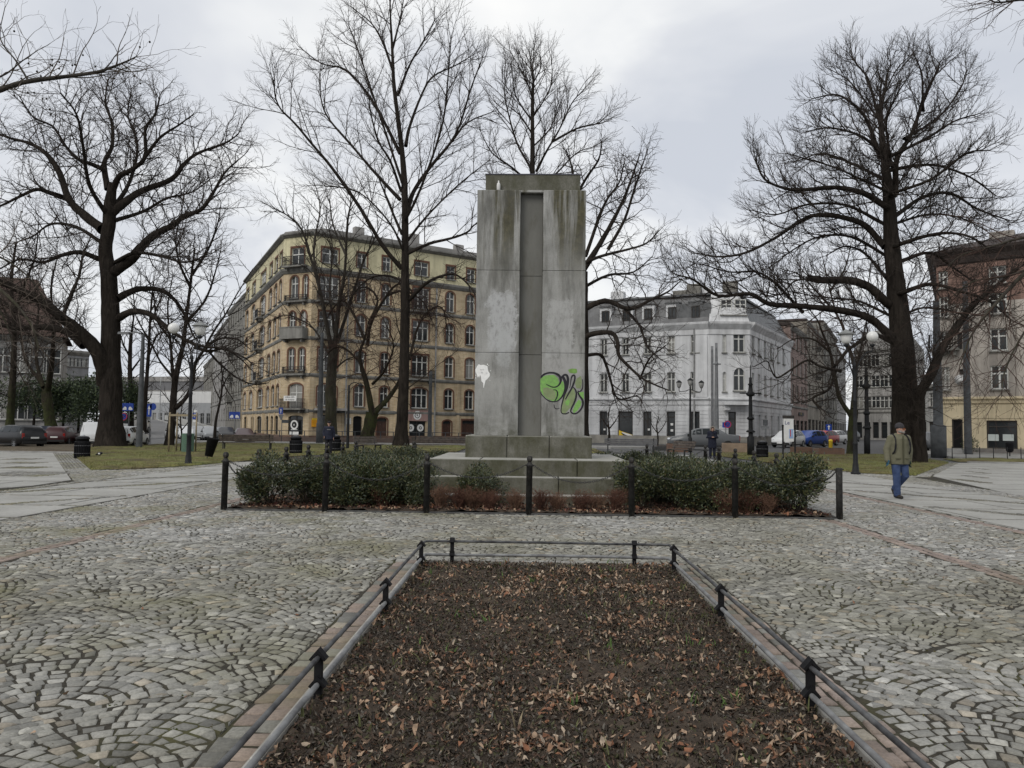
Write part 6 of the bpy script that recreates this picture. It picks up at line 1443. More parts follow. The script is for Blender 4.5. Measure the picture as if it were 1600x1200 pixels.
FR.balcony(FR.spx(1477), 1.9, FR.sz(1477, 545)[1], 'iron', .7)
for i, (px0, px1) in enumerate(((1543.5, 1560.5), (1566.5, 1584))):
    o, w, h = sign_on(FR, px0, px1, 678.5, 689, plain("pale_notice", (0.50, 0.54, 0.52), (0.44, 0.48, 0.46), 2, 0.5), "window_notice", -.10, .008, f"pale wide notice on the {['left', 'right'][i]} pane of the cream shop's dark window", "notice")
p = FR.pt(FR.spx(1480.5), -.18); o = MB().ball((0, 0, 0), .38, 14, 10, 1).build("satellite_dish", GREYF, None, (0, 0, 0))
o.data = MB().lathe([(.001, 0), (.16, .02), (.30, .08), (.38, .15), (.39, .155)], n=16).tube([(0, 0, 0), (0, 0, -.16)], .02, 6).mesh("satellite_dish", WHITEP); q = FR.pt(FR.spx(1502), -.35); o.location = (q[0], q[1], FR.sz(1502, 595)[1]); o.rotation_euler = (radians(75), 0, radians(-25)); tag(o, "round white satellite dish on the right-hand building's wall", "dish")

# ---------------------------------------------------------------- simpler houses further off
def house(name, label, A, B, H, m, cols, rows_, ww, wh, roofm=ROOFM, z_first=1.0, shop=False, inv=8.0, st='std', cor=STONEG, eave=.3, roofh=0.0, extra=None):
    b = Building(name, (A[0], A[1], 0), label); fc = Facade(b, A, B, 0, H); sp = fc.L / cols; sh = (H - z_first) / rows_
    for j in range(rows_):
        for i in range(cols):
            xc = (i + .5) * sp
            if j == 0 and shop: fc.op(xc - sp * .36, xc + sp * .36, .3, min(2.9, sh * .85), 'shop')
            else: fc.op(xc - ww / 2, xc + ww / 2, z_first + j * sh + sh * .22, z_first + j * sh + sh * .22 + wh, st)
    fc.wall([m]); fc.band("cornice", cor, [(0.002, H - .5), (eave * .4, H - .4), (eave, H - .1), (eave, H + .08), (0.002, H + .1)])
    if rows_ > 2: fc.band("string_course", cor, [(0.002, z_first + sh - .1), (.12, z_first + sh), (.12, z_first + sh + .15), (0.002, z_first + sh + .2)])
    inn_ = np.array((-fc.u[1], fc.u[0])) * inv; A2, B2_ = np.array(A) + inn_, np.array(B) + inn_
    if roofh: b.put(MB().add([(*A, H + .1), (*B, H + .1), (*(np.array(B) + inn_ * .35), H + roofh), (*(np.array(A) + inn_ * .35), H + roofh), (*A2, H + .1), (*B2_, H + .1)], [(0, 1, 2, 3), (0, 3, 4), (1, 5, 2), (3, 2, 5, 4)]), "roof", roofm)
    else: b.put(MB().prism([A, B, tuple(B2_), tuple(A2)], H + .1, H + .4), "roof", roofm)
    for P0, P1 in ((A2, A), (B, B2_)): b.put(MB().add([(*P0, 0), (*P1, 0), (*P1, H), (*P0, H)], [(0, 1, 2, 3)]), "side_wall", m)
    return b, fc
# grey tenements along the left street
gA, gB = xy(352, 128), cL; gA2 = xy(331, 156); gA3 = xy(316, 185)
b, fc = house("grey_tenement", "grey tenement joining the brick building, with small balconies over parked cars", gA, gB, 20.0, GPLAST, 7, 5, 1.5, 2.0, DARKR, 1.2, inv=10)
for j in range(1, 4): fc.balcony(fc.L * .36, 2.6, 1.2 + j * 3.76, 'solid', .8, .8)
house("grey_tenement", "dark grey tenement farther down the left street", gA2, gA, 19.0, GPLASTL, 6, 5, 1.5, 1.9, DARKR, 1.2, inv=10)
house("grey_tenement", "last and faintest grey tenement at the end of the left street", gA3, gA2, 15.0, GPLAST, 6, 4, 1.5, 1.9, DARKR, 1.2, inv=10)
# villa at far left, flat-roofed block behind it
vB = xy(92, 74); vA = xy(-70, 70)
b, fc = house("grey_villa", "grey villa with a dark mansard roof behind the bare trees at far left", vA, vB, 9.6, GPLASTL, 6, 2, 1.7, 2.4, DARKR, 0.6, inv=10, roofh=.15)
vu = (np.array(vB) - np.array(vA)) / np.linalg.norm(np.array(vB) - np.array(vA)); vn = np.array((-vu[1], vu[0])); vA_, vB_ = np.array(vA), np.array(vB) + vu * .5
b.put(MB().add([(*(vA_ - vn * .5), 9.72), (*(vB_ - vn * .5), 9.72), (*(vB_ + vn * 10.5), 9.72), (*(vA_ + vn * 10.5), 9.72), (*(vA_ + vn * 5), 16.0), (*(vB_ - vu * 3.2 + vn * 5), 16.0)], [(0, 1, 5, 4), (1, 2, 5), (2, 3, 4, 5), (3, 0, 4)]), 'roof', plain('brown_tile_roof', (.095, .062, .050), (.055, .038, .032), 2, .85, .3, 10))
b2, fc2 = house("flat_block", "low flat-roofed modern block visible beside the grey villa", xy(88, 120), xy(135, 124), 12.5, plaster("panel_grey", (0.27, 0.27, 0.275), .15), 8, 4, 1.6, 1.4, ROOFM, 1.0, inv=12)
# houses along the right street
s1 = xy(1262, 100); s2 = xy(1288, 122); s3 = xy(1308, 146); s4 = xy(1322, 176)
b, fc = house("street_house", "dark red and grey tenement with shops next to the white house", wD, s1, 13.4, plaster("sooty_red_plaster", (0.30, 0.225, 0.20), .35), 4, 4, 1.5, 2.0, DARKR, 1.0, True)
o, w, h = sign_on(fc, 1247, 1254.5, 644, 650, BLACKP, "shop_sign", .12, .05, "dark shop sign with yellow figures on the right street", "sign"); on(o, text_mesh("31", h * 1.0, YELP), "lettering", -w * .1, 0)
b, fc = house("street_house", "soot-dark tenement with tall bay windows on the right street", s1, s2, 15.6, plaster("dark_ochre_plaster", (0.28, 0.255, 0.215), .35), 5, 4, 1.5, 2.2, DARKR, 1.0, True)
for j in range(1, 4): fc.balcony(fc.L * .5, 2.4, 1.0 + j * 4.1, 'iron', .8)
house("street_house", "grey tenement third along the right street", s2, s3, 18.5, GPLAST, 5, 5, 1.4, 1.9, DARKR, 1.0, True)
house("street_house", "pale tenement far along the right street", s3, s4, 17.0, GPLASTL, 5, 4, 1.4, 1.9, ROOFM, 1.0, True)
e1, e2 = xy(1336, 128), xy(1402, 122)
house("street_house", "light grey house with stepped gables closing the right street", e1, e2, 14.5, plaster("pale_grey_front", (0.42, 0.41, 0.39), .3), 5, 4, 1.4, 1.9, ROOFM, 1.0, True, roofh=3.5)
house("street_house", "pale house glimpsed between the chestnut trunk and the cream shop", xy(1425, 112), xy(1462, 104), 7.5, plaster("pale_shop_front", (0.52, 0.52, 0.50), .25), 3, 2, 1.5, 1.8, ROOFM, .8, True)

# ---------------------------------------------------------------- rising road, viaduct and far industrial hall at the left
rd0, rd1 = gnd(245, 700)[:2], None
def ramp_pt(px, py, Y): return at(px, py, Y)
mb = MB(); rows_r = [(52, 236, 309, 694), (75, 236, 302, 682), (100, 236, 284, 671), (130, 234, 262, 661), (155, 232, 246, 656), (200, 231, 240, 655)]
V = [];
for Y, pl, pr, py in rows_r: V += [at(pl, py, Y), at(pr, py, Y)]
V[0][2] = V[1][2] = 0.004; V[2][2] = max(V[2][2], .02); V[3][2] = max(V[3][2], .02)
mb.add(V, [(2 * i, 2 * i + 1, 2 * i + 3, 2 * i + 2) for i in range(len(rows_r) - 1)]); o = mb.build("road", plain("ramp_asphalt", (0.17, 0.17, 0.17), (0.13, 0.13, 0.13), .5, .9)); tag(o, kind='structure')
# kerb line and guard wall beside the ramp
mb = MB()
for i in range(1, len(rows_r) - 1): a, b = V[2 * i + 1], V[2 * i + 3]; mb.bar(a + np.array((0, 0, .06)), b + np.array((0, 0, .06)), .5, .16)
o = mb.build("kerb", KERB); tag(o, kind='structure')
mb = MB()
for i in range(1, len(rows_r) - 1):
    a, b = V[2 * i + 1] + np.array((2.4, 0, .45)), V[2 * i + 3] + np.array((1.6, 0, .5)); mb.bar(a, b, .25, .9)
o = mb.build("guard_wall", plain("pale_parapet", (0.42, 0.42, 0.40), (0.33, 0.33, 0.31), 1, .8)); tag(o, "pale concrete guard wall along the rising road at left", "wall")
p0, p1 = at(205, 612, 210), at(345, 610, 190)
vd = empty("viaduct", (p0[0], p0[1], 0), "grey road viaduct crossing above the rising road at left", "bridge")
L0 = np.array((0, 0, 0.0)); L1 = np.array((p1[0] - p0[0], p1[1] - p0[1], 0))
mb = MB().bar(L0 + np.array((-40, 0, p0[2])), L1 + np.array((0, 0, p1[2])), 9, 4.2); mb.build("deck", plain("viaduct_grey", (0.17, 0.17, 0.175), (0.13, 0.13, 0.135), .2, .9), vd)
mb = MB().bar(L0 + np.array((-40, -4.8, p0[2] + 2.6)), L1 + np.array((0, -4.8, p1[2] + 2.6)), .3, 1.2); mb.build("parapet", GPLASTL, vd)
for k in (.1, .35, .9): q = L0 * (1 - k) + L1 * k; MB().box(q[0] - .9, q[0] + .9, q[1] - 2, q[1] + 2, 0, p0[2] - 2).build("pier", GPLASTL, vd)
hA, hB = xy(200, 165), xy(330, 160)
b = Building("industrial_hall", (hA[0], hA[1], 0), "long pale industrial hall with a white roof band under the viaduct"); fc = Facade(b, hA, hB, 0, 8.0)
for i in range(14): fc.op(fc.L * (i + .2) / 14, fc.L * (i + .8) / 14, 1.2, 3.4, 'grey')
fc.wall([plaster("hall_grey", (0.34, 0.35, 0.36), .15), plaster("hall_white", (0.66, 0.66, 0.65), .1)], [(5.6, 0), (8.0, 1)]); b.put(MB().prism([hA, hB, (hB[0], hB[1] + 30), (hA[0], hA[1] + 30)], 8.002, 8.3), "roof", ROOFM)
# ================================================================ shrubs and hedges
def leafmat(name, c, c2, rough=0.42):
    t = NT(name); t.col(t.ramp(t.noise(9, 3, 0.7), [(0.3, c2), (0.7, c)])).rough(rough).spec(0.5); return t.m
LF = [leafmat("leaf_dark_green", (0.058, 0.074, 0.030), (0.026, 0.036, 0.016)), leafmat("leaf_olive_green", (0.125, 0.128, 0.048), (0.060, 0.068, 0.026)), leafmat("leaf_deep_green", (0.030, 0.048, 0.026), (0.015, 0.025, 0.014)), leafmat("leaf_bronze", (0.11, 0.080, 0.038), (0.06, 0.046, 0.022))]
def leaf_cloud(n, rx, ry, h, seed, leaf=(0.035, 0.075), mats=LF, p=(0.42, 0.28, 0.24, 0.06), zb=0.06, lumps=9, name="foliage", core=0.55):
    """leaves spread through a lumpy crown: folded four-sided blades, denser towards the outside"""
    r = np.random.default_rng(seed)
    C = np.stack([r.uniform(-.6, .6, lumps) * rx, r.uniform(-.6, .6, lumps) * ry, zb + h * r.uniform(.25, .78, lumps)], 1); S = r.uniform(.30, .52, lumps)
    k = r.integers(0, lumps, n); d = r.normal(0, 1, (n, 3)); d /= np.linalg.norm(d, axis=1, keepdims=True); rad = (core + (1 - core) * r.random(n) ** .6)[:, None]
    pos = C[k] + d * rad * S[k][:, None] * np.array((rx, ry, h * .9)) * r.uniform(.85, 1.12, (n, 1))
    pos[:, 2] = np.where(pos[:, 2] < zb, zb + r.random(n) * h * .35, pos[:, 2])
    out = d * np.array((1, 1, .6)) + np.array((0, 0, .45)) + r.normal(0, .55, (n, 3)); out /= np.linalg.norm(out, axis=1, keepdims=True)
    ref = r.normal(0, 1, (n, 3)); side = np.cross(out, ref); side /= np.linalg.norm(side, axis=1, keepdims=True); nor = np.cross(side, out)
    L = r.uniform(*leaf, n)[:, None]; w = L * r.uniform(.30, .5, (n, 1))
    a = pos; b = pos + out * L * .5 + side * w * .5 - nor * w * .12; c = pos + out * L - nor * L * .1; e = pos + out * L * .5 - side * w * .5 - nor * w * .12; m_ = pos + out * L * .5 + nor * w * .10
    V = np.stack([a, b, c, e, m_], 1).reshape(-1, 3); T = np.array([(0, 1, 4), (1, 2, 4), (2, 3, 4), (3, 0, 4)])
    return fast_mesh(name, V, None, mats, ((np.arange(n) * 5)[:, None, None] + T).reshape(-1, 3), mi=np.repeat(r.choice(len(mats), n, p=p), 4))
def stems(n, rx, ry, h, seed, m, r0=0.006, name="stems", spread=1.0, sub=0, tip=0.002):
    r = random.Random(seed); br = []
    for i in range(n):
        a, q = r.random() * 6.28, sqrt(r.random()); x, y = rx * .35 * q * cos(a), ry * .35 * q * sin(a); tx, ty = rx * spread * q * cos(a + r.gauss(0, .2)), ry * spread * q * sin(a + r.gauss(0, .2)); hh = h * r.uniform(.6, 1.05) * (1 - .25 * q)
        P_ = [(x, y, -0.02), (x + (tx - x) * .25 + r.gauss(0, .01), y + (ty - y) * .25, hh * .4), (x + (tx - x) * .6 + r.gauss(0, .02), y + (ty - y) * .6 + r.gauss(0, .02), hh * .75), (tx + r.gauss(0, .02), ty + r.gauss(0, .02), hh)]
        br.append((np.array(P_), np.linspace(r0, tip, 4)))
        for k in range(sub):
            j = r.choice((1, 1, 2)); u = r.random(); b0 = np.array(P_[j]) * (1 - u) + np.array(P_[j + 1]) * u; d = np.array((r.gauss(0, .6), r.gauss(0, .6), r.uniform(.3, 1))); l = h * r.uniform(.12, .32)
            br.append((np.array([b0, b0 + d * l * .5, b0 + d * l + np.array((r.gauss(0, .02), r.gauss(0, .02), 0)), b0 + d * l * 1.2]), np.linspace(r0 * .6, tip * .8, 4)))
    return tubes_mesh(name, br, 3, m)
STEMM = plain("shrub_stem", (0.060, 0.045, 0.032), (0.03, 0.024, 0.018), 20, 0.9)
SHV = [(leaf_cloud(7800, .70, .62, .84, 100 + i, lumps=13, core=.30), stems(16, .5, .45, .6, 200 + i, STEMM, .011)) for i in range(5)]
def shrub(x, y, s, lab, v, rz, hz=1.0):
    e = empty("evergreen_shrub", (x, y, 0.02), lab, "shrub", "evergreen shrubs round the monument", rz); e.scale = (s, s, s * hz)
    obj("foliage", SHV[v][0], e); obj("stems", SHV[v][1], e)
rs = random.Random(9)
def shrub_rows(side, rows_):
    for j, row in enumerate(rows_):
        for i, (x, y, s) in enumerate(row):
            shrub(x + rs.gauss(0, .05), y + rs.gauss(0, .05), s * rs.uniform(.94, 1.06), f"dark evergreen shrub {side} of the monument, {ORD[i]} outward in the {ORD[j]} row from the front", rs.randrange(5), rs.random() * 6.28)
LROWS = [[(-2.05, 15.0, .86), (-2.75, 14.85, .98), (-3.5, 14.8, 1.0), (-4.25, 14.85, .98), (-5.05, 14.85, 1.0)], [(-2.6, 15.8, .9), (-3.35, 15.75, 1.0), (-4.1, 15.8, 1.0)], [(-2.95, 16.8, .86), (-3.75, 16.8, .96), (-4.5, 16.9, .9)],
         [(-3.1, 17.9, .86), (-3.9, 18, .95), (-4.6, 18.1, .9)], [(-2.9, 19.1, .9), (-3.7, 19.2, .95), (-4.5, 19.4, .92)], [(-2.8, 20.5, .9), (-3.7, 20.6, 1.0), (-4.6, 20.8, .95)], [(-2.5, 22, .9), (-3.4, 22.1, .95), (-4.4, 22.3, .9)], [(-1.6, 23.3, .9), (-2.7, 23.4, .9), (-3.8, 23.5, .9), (-4.9, 23.4, .85)]]
shrub_rows("left", LROWS)
RROWS = [[(2.2, 15.1, .95), (2.95, 14.9, 1.02), (3.7, 14.85, 1.0), (4.3, 14.95, .98), (4.95, 14.8, 1.12)], [(2.6, 16, .96), (3.4, 15.9, 1.0), (4.2, 16, 1.0), (4.9, 15.9, 1.0)], [(2.9, 17.1, .92), (3.7, 17.1, .96), (4.6, 17.1, .9)],
         [(3.0, 18.3, .9), (3.9, 18.3, .94), (4.7, 18.5, .85)], [(2.9, 19.6, .9), (3.8, 19.7, .92)], [(2.7, 21, .9), (3.6, 21.1, .9), (4.5, 21.2, .85)], [(2.0, 22.6, .9), (2.9, 22.7, .9), (3.9, 22.8, .88)], [(1.4, 23.7, .9), (2.5, 23.8, .9)]]
shrub_rows("right", RROWS)
shrub(-1.0, 15.05, .80, "small evergreen shrub growing alone in front of the monument steps", 2, 1.0, 1.08)
# dry reddish dwarf shrubs in front
DRY = [plain("dry_red_twig", (0.16, 0.078, 0.052), (0.075, 0.036, 0.026), 12, .9), plain("dry_brown_twig", (0.24, 0.14, 0.09), (0.11, 0.06, 0.042), 12, .9)]
DV = [stems(70, .27, .24, .42, 300 + i, DRY[i % 2], .0042, "twigs", 1.0, 7, .0022) for i in range(4)]
DL = [leaf_cloud(260, .28, .25, .40, 330 + i, (.012, .03), [DRY[0], DRY[1]], (.6, .4), name="dry_leaves", core=.3) for i in range(3)]
for i, (px, s) in enumerate(((598, .95), (690, 1.05), (718, 1.0), (742, 1.0), (768, .9), (806, .9), (846, .95), (872, .85), (908, .9), (930, .85), (962, 1.05), (1128, 1.05), (1160, 1.1), (1190, .95))):
    x = (px - 829) / F * 14.55; e = empty("dry_shrub", (x, 14.5 + rs.uniform(-.08, .12), .02), f"dry reddish brown dwarf shrub before the evergreens, {['first','second','third','fourth','fifth','sixth','seventh','eighth','ninth','tenth','eleventh','twelfth','thirteenth','fourteenth'][i]} from the left", "shrub", "dry dwarf shrubs along the front", rs.random() * 6); e.scale = (s,) * 3
    obj("twigs", DV[i % 4], e); obj("dry_leaves", DL[i % 3], e)
# dark conifers before the grey villa
CON = [leafmat("conifer_dark", (0.040, 0.062, 0.026), (0.020, 0.034, 0.016), .7), leafmat("conifer_mid", (0.075, 0.105, 0.034), (0.042, 0.06, 0.022), .7), leafmat("conifer_deep", (0.022, 0.036, 0.02), (0.013, 0.02, 0.012), .7)]
for i, (px, Y, z0, h, w, lab) in enumerate(((-12, 61, 1.2, 3.8, 2.4, "dark conifer cut by the left edge behind the estate car"), (52, 62, 1.6, 3.4, 2.0, "thin-stemmed dark conifer between the two bare trunks at left"), (98, 63, 1.4, 3.3, 1.9, "open greyish conifer right of the Y-shaped trunk"), (122, 64, 1.2, 3.8, 2.2, "bushy conifer beside the white van"), (150, 62, 1.0, 4.0, 2.3, "broad dense green conifer against the huge left trunk"), (204, 66, 1.6, 3.6, 1.5, "conifer peeping out right of the huge left trunk"))):
    p = at(px, 660, Y); e = empty("conifer", (p[0], p[1], 0), lab, "tree", "conifers before the grey villa")
    o = obj("crown", leaf_cloud(3800, w, w * .8, h, 400 + i, (.14, .30), CON, (.45, .33, .22), z0, 14, "crown", .35), e)
    obj("trunk", tubes_mesh("trunk", [(np.array([(0, 0, -.05), (.05, 0, z0), (0, .1, z0 + h * .5), (0, 0, z0 + h * .8)]), np.array([.13, .10, .06, .02]))], 8, BARKD), e)
p = at(1517, 700, 50.6); e = empty("evergreen_bush", (p[0], p[1], .12), "small evergreen bush by the steel pole at the cream shop door", "shrub"); obj("foliage", leaf_cloud(900, .55, .5, 1.0, 450, (.06, .12), CON, (.5, .3, .2), .05, 8), e); obj("stems", stems(8, .3, .3, .6, 451, STEMM, .015), e)

# ================================================================ street lamps, poles, signs
POST = plain("lamp_post_paint", (0.020, 0.021, 0.023), (0.012, 0.0125, 0.0135), 8, 0.6, .1, 40, spec=.2)
OPAL = plain("opal_globe", (0.70, 0.70, 0.68), (0.62, 0.62, 0.60), 3, 0.25, spec=.5); STEEL = plain("galvanised_steel", (0.20, 0.205, 0.21), (0.13, 0.135, 0.14), 4, 0.55, metal=.2); PALEST = plain("pale_steel", (0.40, 0.41, 0.41), (0.32, 0.33, 0.33), 3, .5)
GREYP = plain("grey_pole_paint", (0.095, 0.10, 0.105), (0.06, 0.064, 0.067), 3, .7, spec=.2)
def lamp(px, py, gpx, spx, hy, lab):
    g_ = gnd(px, py); Y = g_[1]; e = empty("street_lamp", (g_[0], Y, 0), lab, "street lamp", "two-armed park lamps")
    MB().lathe([(.17, -.05), (.17, .06), (.12, .10), (.10, .35), (.085, .40), (.080, 1.05), (.092, 1.07), (.092, 1.13), (.072, 1.16), (.062, 2.6), (.072, 2.62), (.072, 2.68), (.055, 2.72), (.050, 3.9), (.06, 3.92), (.06, 4.0), (.03, 4.05), (.012, 4.22), (.001, 4.24)], n=12).build("post", POST, e)
    for kind, x_ in (('globe', gpx), ('shade', spx)):
        c = at(x_, hy, Y) - np.array((g_[0], Y, 0)); sx = 1 if c[0] > 0 else -1; zc = c[2]; ax = c[0]
        arm = MB().tube(catmull([(sx * .03, 0, 3.45), (sx * .10, 0, 3.75), (sx * .18, 0, 4.05), (ax * .65, 0, zc - .62), (ax * .95, 0, zc - .56), (ax, 0, zc - .40)], 4), .022, 7); arm.tube(catmull([(sx * .05, 0, 3.75), (sx * .22, 0, 3.72), (sx * .26, 0, 3.9), (sx * .16, 0, 3.98)], 3), .012, 5); arm.lathe([(.03, 0), (.06, .02), (.09, .06), (.095, .11), (.001, .112)], (ax, 0, zc - .41), 12)
        a = arm.build("arm", POST, e)
        if kind == 'globe': MB().ball((ax, 0, zc - .02), .20, 20, 14).build("globe", OPAL, e)
        else:
            s_ = MB().lathe([(.08, -.28), (.13, -.25), (.175, -.17), (.20, -.02), (.205, .055), (.001, .056)], (ax, 0, zc), 20).build("lamp_bowl", OPAL, e)
            MB().lathe([(.205, .052), (.30, .048), (.295, .07), (.19, .14), (.09, .19), (.045, .235), (.001, .24)], (ax, 0, zc), 20).build("shade", plain("grey_shade", (.22, .225, .22), (.15, .155, .15), 4, .5), e)
lamp(294, 727, 271.5, 313, 512, "black park lamp with one globe and one hooded head on the left lawn's edge")
lamp(1337, 741, 1363, 1322, 525, "black park lamp with one hooded head and one globe on the right lawn's edge")
def pole(name, px, pyb, pyt, Y, w0, w1, m, lab, cat="pole", base=None, extra=None, group=None):
    b, t_ = at(px, pyb, Y), at(px, pyt, Y); k = Y / F / 2; H = t_[2]; e = empty(name, (b[0], Y, 0), lab, cat, group)
    prof = [(w0 * k, -.05), (w0 * k, H * .02), (w0 * k * .9, H * .3), (w1 * k, H * .95), (w1 * k, H), (.001, H + .03)]
    if base: bw, bh = base; prof = [(bw * k, -.05), (bw * k, bh), (w0 * k, bh + .06)] + [(w0 * k * .95, H * .4), (w1 * k, H * .95), (w1 * k, H), (.001, H + .03)]
    MB().lathe(prof, n=12).build("mast", m, e)
    if extra: extra(e, H, k)
    return e
def head(e, H, k): MB().tube([(0, 0, H - .05), (-.4, 0, H + .1), (-.9, 0, H + .05)], .04, 6).build("arm", STEEL, e); MB().bev(-1.5, -.8, -.14, .14, H - .02, H + .12, .03).build("lamp_head", STEEL, e)
pole("steel_pole", 217, 700, 522, 45.2, 10, 5, GREYP, "thick grey tapered pole on the left lawn beside the rising road", extra=head)
pole("steel_pole", 1467, 716, 470, 46.8, 14, 9, GREYP, "wide grey tram pole with a stepped base right of the great chestnut trunk", base=(22, 1.9))
pole("steel_pole", 1513, 713, 440, 50.2, 11, 7, GREYP, "grey steel pole standing before the cream shop door")
pole("steel_pole", 1113, 690, 541, 61, 5, 4, STEEL, "shorter of the twin grey poles before the white house")
def brk(e, H, k): MB().tube([(-.3, 0, H * .80), (.35, 0, H * .80)], .05, 6).build("bracket", STEEL, e); MB().lathe([(.10, H * .78), (.16, H * .8), (.10, H * .83)], n=10).build("collar", STEEL, e)
pole("steel_pole", 1119.5, 692, 536, 60, 8, 4, STEEL, "taller of the twin grey poles before the white house", extra=brk)
pole("steel_pole", 499, 692, 520, 58, 9, 5, GREYP, "grey tram pole before the orange panel of the brick building", base=(11, 1.6))
pole("steel_pole", 671, 692, 580, 66, 7, 5, GREYP, "green-grey tram pole beside the pink shop fascia")
def arm1(e, H, k): MB().tube(catmull([(0, 0, H - .4), (.05, 0, H), (.35, 0, H + .18), (.7, 0, H + .05)], 4), .03, 6).build("arm", POST, e); MB().lathe([(.05, .12), (.12, .05), (.20, 0), (.16, -.06), (.001, -.07)], (.72, 0, H), 10).build("lamp_head", POST, e)
pole("street_lamp", 543, 702, 602, 47, 5, 3, POST, "thin black lamp post with a curved arm beside the rear bollards", "street lamp", extra=arm1)
pole("white_pole", 249, 656, 590, 150, 1.8, 1.4, PALEST, "thin white mast far away on the rising road")
def orn(e, H, k):
    MB().lathe([(.16, H * .46), (.22, H * .48), (.16, H * .50)], n=12).build("collar", POST, e); MB().lathe([(.14, H * .76), (.24, H * .775), (.26, H * .80), (.14, H * .82), (.10, H * .90), (.16, H * .91), (.09, H * .93), (.03, H), (.03, H + .7), (.001, H + .75)], n=12).build("finial", POST, e)
    MB().tube([(-.62, 0, H * .80), (.62, 0, H * .80)], .04, 6).build("crossarm", POST, e); MB().lathe([(.24, H * .30), (.28, H * .31), (.2, H * .33)], n=12).build("collar", POST, e)
pole("ornate_pole", 1173, 702, 590, 45, 7, 4.5, POST, "ornate black cast-iron pole with a short crossarm before the white house's corner", base=(11, 1.1), extra=orn)
pole("ornate_pole", 1355, 709, 575, 50, 7, 4.5, POST, "ornate dark green pole just right of the forked tree", base=(9, 1.2), extra=orn)
def tri(e, H, k):
    MB().tube(catmull([(-.75, 0, H - .1), (-.7, 0, H - .35), (-.3, 0, H - .3), (0, 0, H - .2), (.3, 0, H - .3), (.7, 0, H - .35), (.75, 0, H - .1)], 3), .025, 6).build("arm", POST, e)
    for x, z in ((-.75, H), (0, H + .15), (.75, H)):
        MB().lathe([(.06, -.12), (.13, 0), (.19, .22), (.17, .26), (.001, .27)], (x, 0, z), 10).build("lantern", plain("dusty_glass", (.30, .30, .29), (.2, .2, .2), 4, .3), e); MB().lathe([(.21, .262), (.12, .36), (.03, .42), (.001, .45)], (x, 0, z), 10).build("lantern_cap", POST, e)
pole("street_lamp", 1078.5, 706, 604, 52, 3.6, 2.6, POST, "old black lamp post with three small lanterns before the white house", "street lamp", base=(6, .9), extra=tri)

def sign(px, pyb, Y, lab, plates, name="traffic_sign", pw=.03, top=None):
    b = at(px, pyb, Y); e = empty(name, (b[0], Y, 0), lab, "traffic sign"); ztop = 0
    for kind, cx, y0, y1, w, m, art in plates:
        z1, z0 = at(cx, y0, Y)[2], at(cx, y1, Y)[2]; x = at(cx, y0, Y)[0] - b[0]; h = z1 - z0; ww = w * Y / F; ztop = max(ztop, z1); zc = (z0 + z1) / 2
        if kind == 'rect': o = MB().box(-ww / 2, ww / 2, -.015, .015, -h / 2, h / 2).build("plate", m, e, (x, -.06, zc))
        elif kind == 'disc': o = MB().vprism([(ww / 2 * cos(2 * pi * k / 24), h / 2 * sin(2 * pi * k / 24)) for k in range(24)], -.015, .015).build("plate", m, e, (x, -.06, zc))
        else: o = MB().vprism([(-ww / 2, h / 2), (0, -h / 2), (ww / 2, h / 2)], -.015, .015).build("plate", m, e, (x, -.06, zc))
        if art == 'arrow': obj("arrow", MB().add([(-ww * .08, -.02, -h * .35), (ww * .08, -.02, -h * .35), (ww * .08, -.02, h * .1), (ww * .26, -.02, h * .1), (0, -.02, h * .38), (-ww * .26, -.02, h * .1), (-ww * .08, -.02, h * .1)], [(0, 1, 2, 6), (5, 3, 4)]).mesh("arrow", WHITEP), o)
        if art == 'cars':
            for sx in (-1, 1):
                m_ = MB(); 
                m_.add([(sx * ww * (.10 + .33 * u), -.02, -h * .38 + h * v) for u, v in ((0, .0), (1, .0), (1, .18), (.85, .25), (.55, .42), (.2, .42), (0, .3))], [tuple(range(7))]); obj("pictogram", m_.mesh("pictogram", WHITEP), o)
        if art == 'P': obj("letter", text_mesh("P", h * .9, WHITEP), o, (0, -.02, 0))
        if art == 'nostop':
            obj("border", ring(ww * .40, ww * .5, REDP, 24), o, (0, -.02, 0)); 
            for a in (pi / 4, -pi / 4): obj("bar", MB().bar((-cos(a) * ww * .42, -.021, -sin(a) * h * .42), (cos(a) * ww * .42, -.021, sin(a) * h * .42), .004, h * .10, up=(0, 1, 0)).mesh("bar", REDP), o)
    MB().lathe([(pw, -.05), (pw, ztop + .05), (.001, ztop + .06)], n=8).build("post", STEEL, e); return e
sign(200, 694, 58, "blue rectangular parking sign with two white cars right of the huge left trunk", [('rect', 200.5, 630, 642, 18, BLUEP, 'cars'), ('disc', 194, 645, 657, 12, BLUEP, 'nostop')])
sign(233, 694, 58, "blue arrow sign beside a round blue sign by the rising road", [('rect', 234, 631, 651, 8, BLUEP, 'arrow'), ('disc', 240, 630, 641, 10, BLUEP, None)])
sign(305.5, 686, 80, "small blue parking sign with a white letter before the grey tenement", [('rect', 305.5, 645, 655, 8, BLUEP, 'P'), ('rect', 305.5, 640.5, 644, 6, WHITEP, None), ('rect', 305.5, 656, 659, 7, WHITEP, None)])
sign(366, 688, 66, "blue parking sign with white car pictograms before the brick building's left wing", [('rect', 367, 643.5, 654, 17, BLUEP, 'cars')])
sign(439.5, 692, 63, "blue upward arrow sign with grey plates at the brick corner", [('rect', 439.5, 637, 647.5, 6, BLUEP, 'arrow'), ('tri', 439.5, 648, 657, 9, STEEL, None), ('rect', 446, 656, 661, 11, GREYP, None)])
sign(1134, 696, 56, "round blue and red no-stopping sign before the white house door", [('disc', 1136.5, 657, 669, 11, BLUEP, 'nostop'), ('rect', 1131, 660, 668, 5, BLUEP, None)])
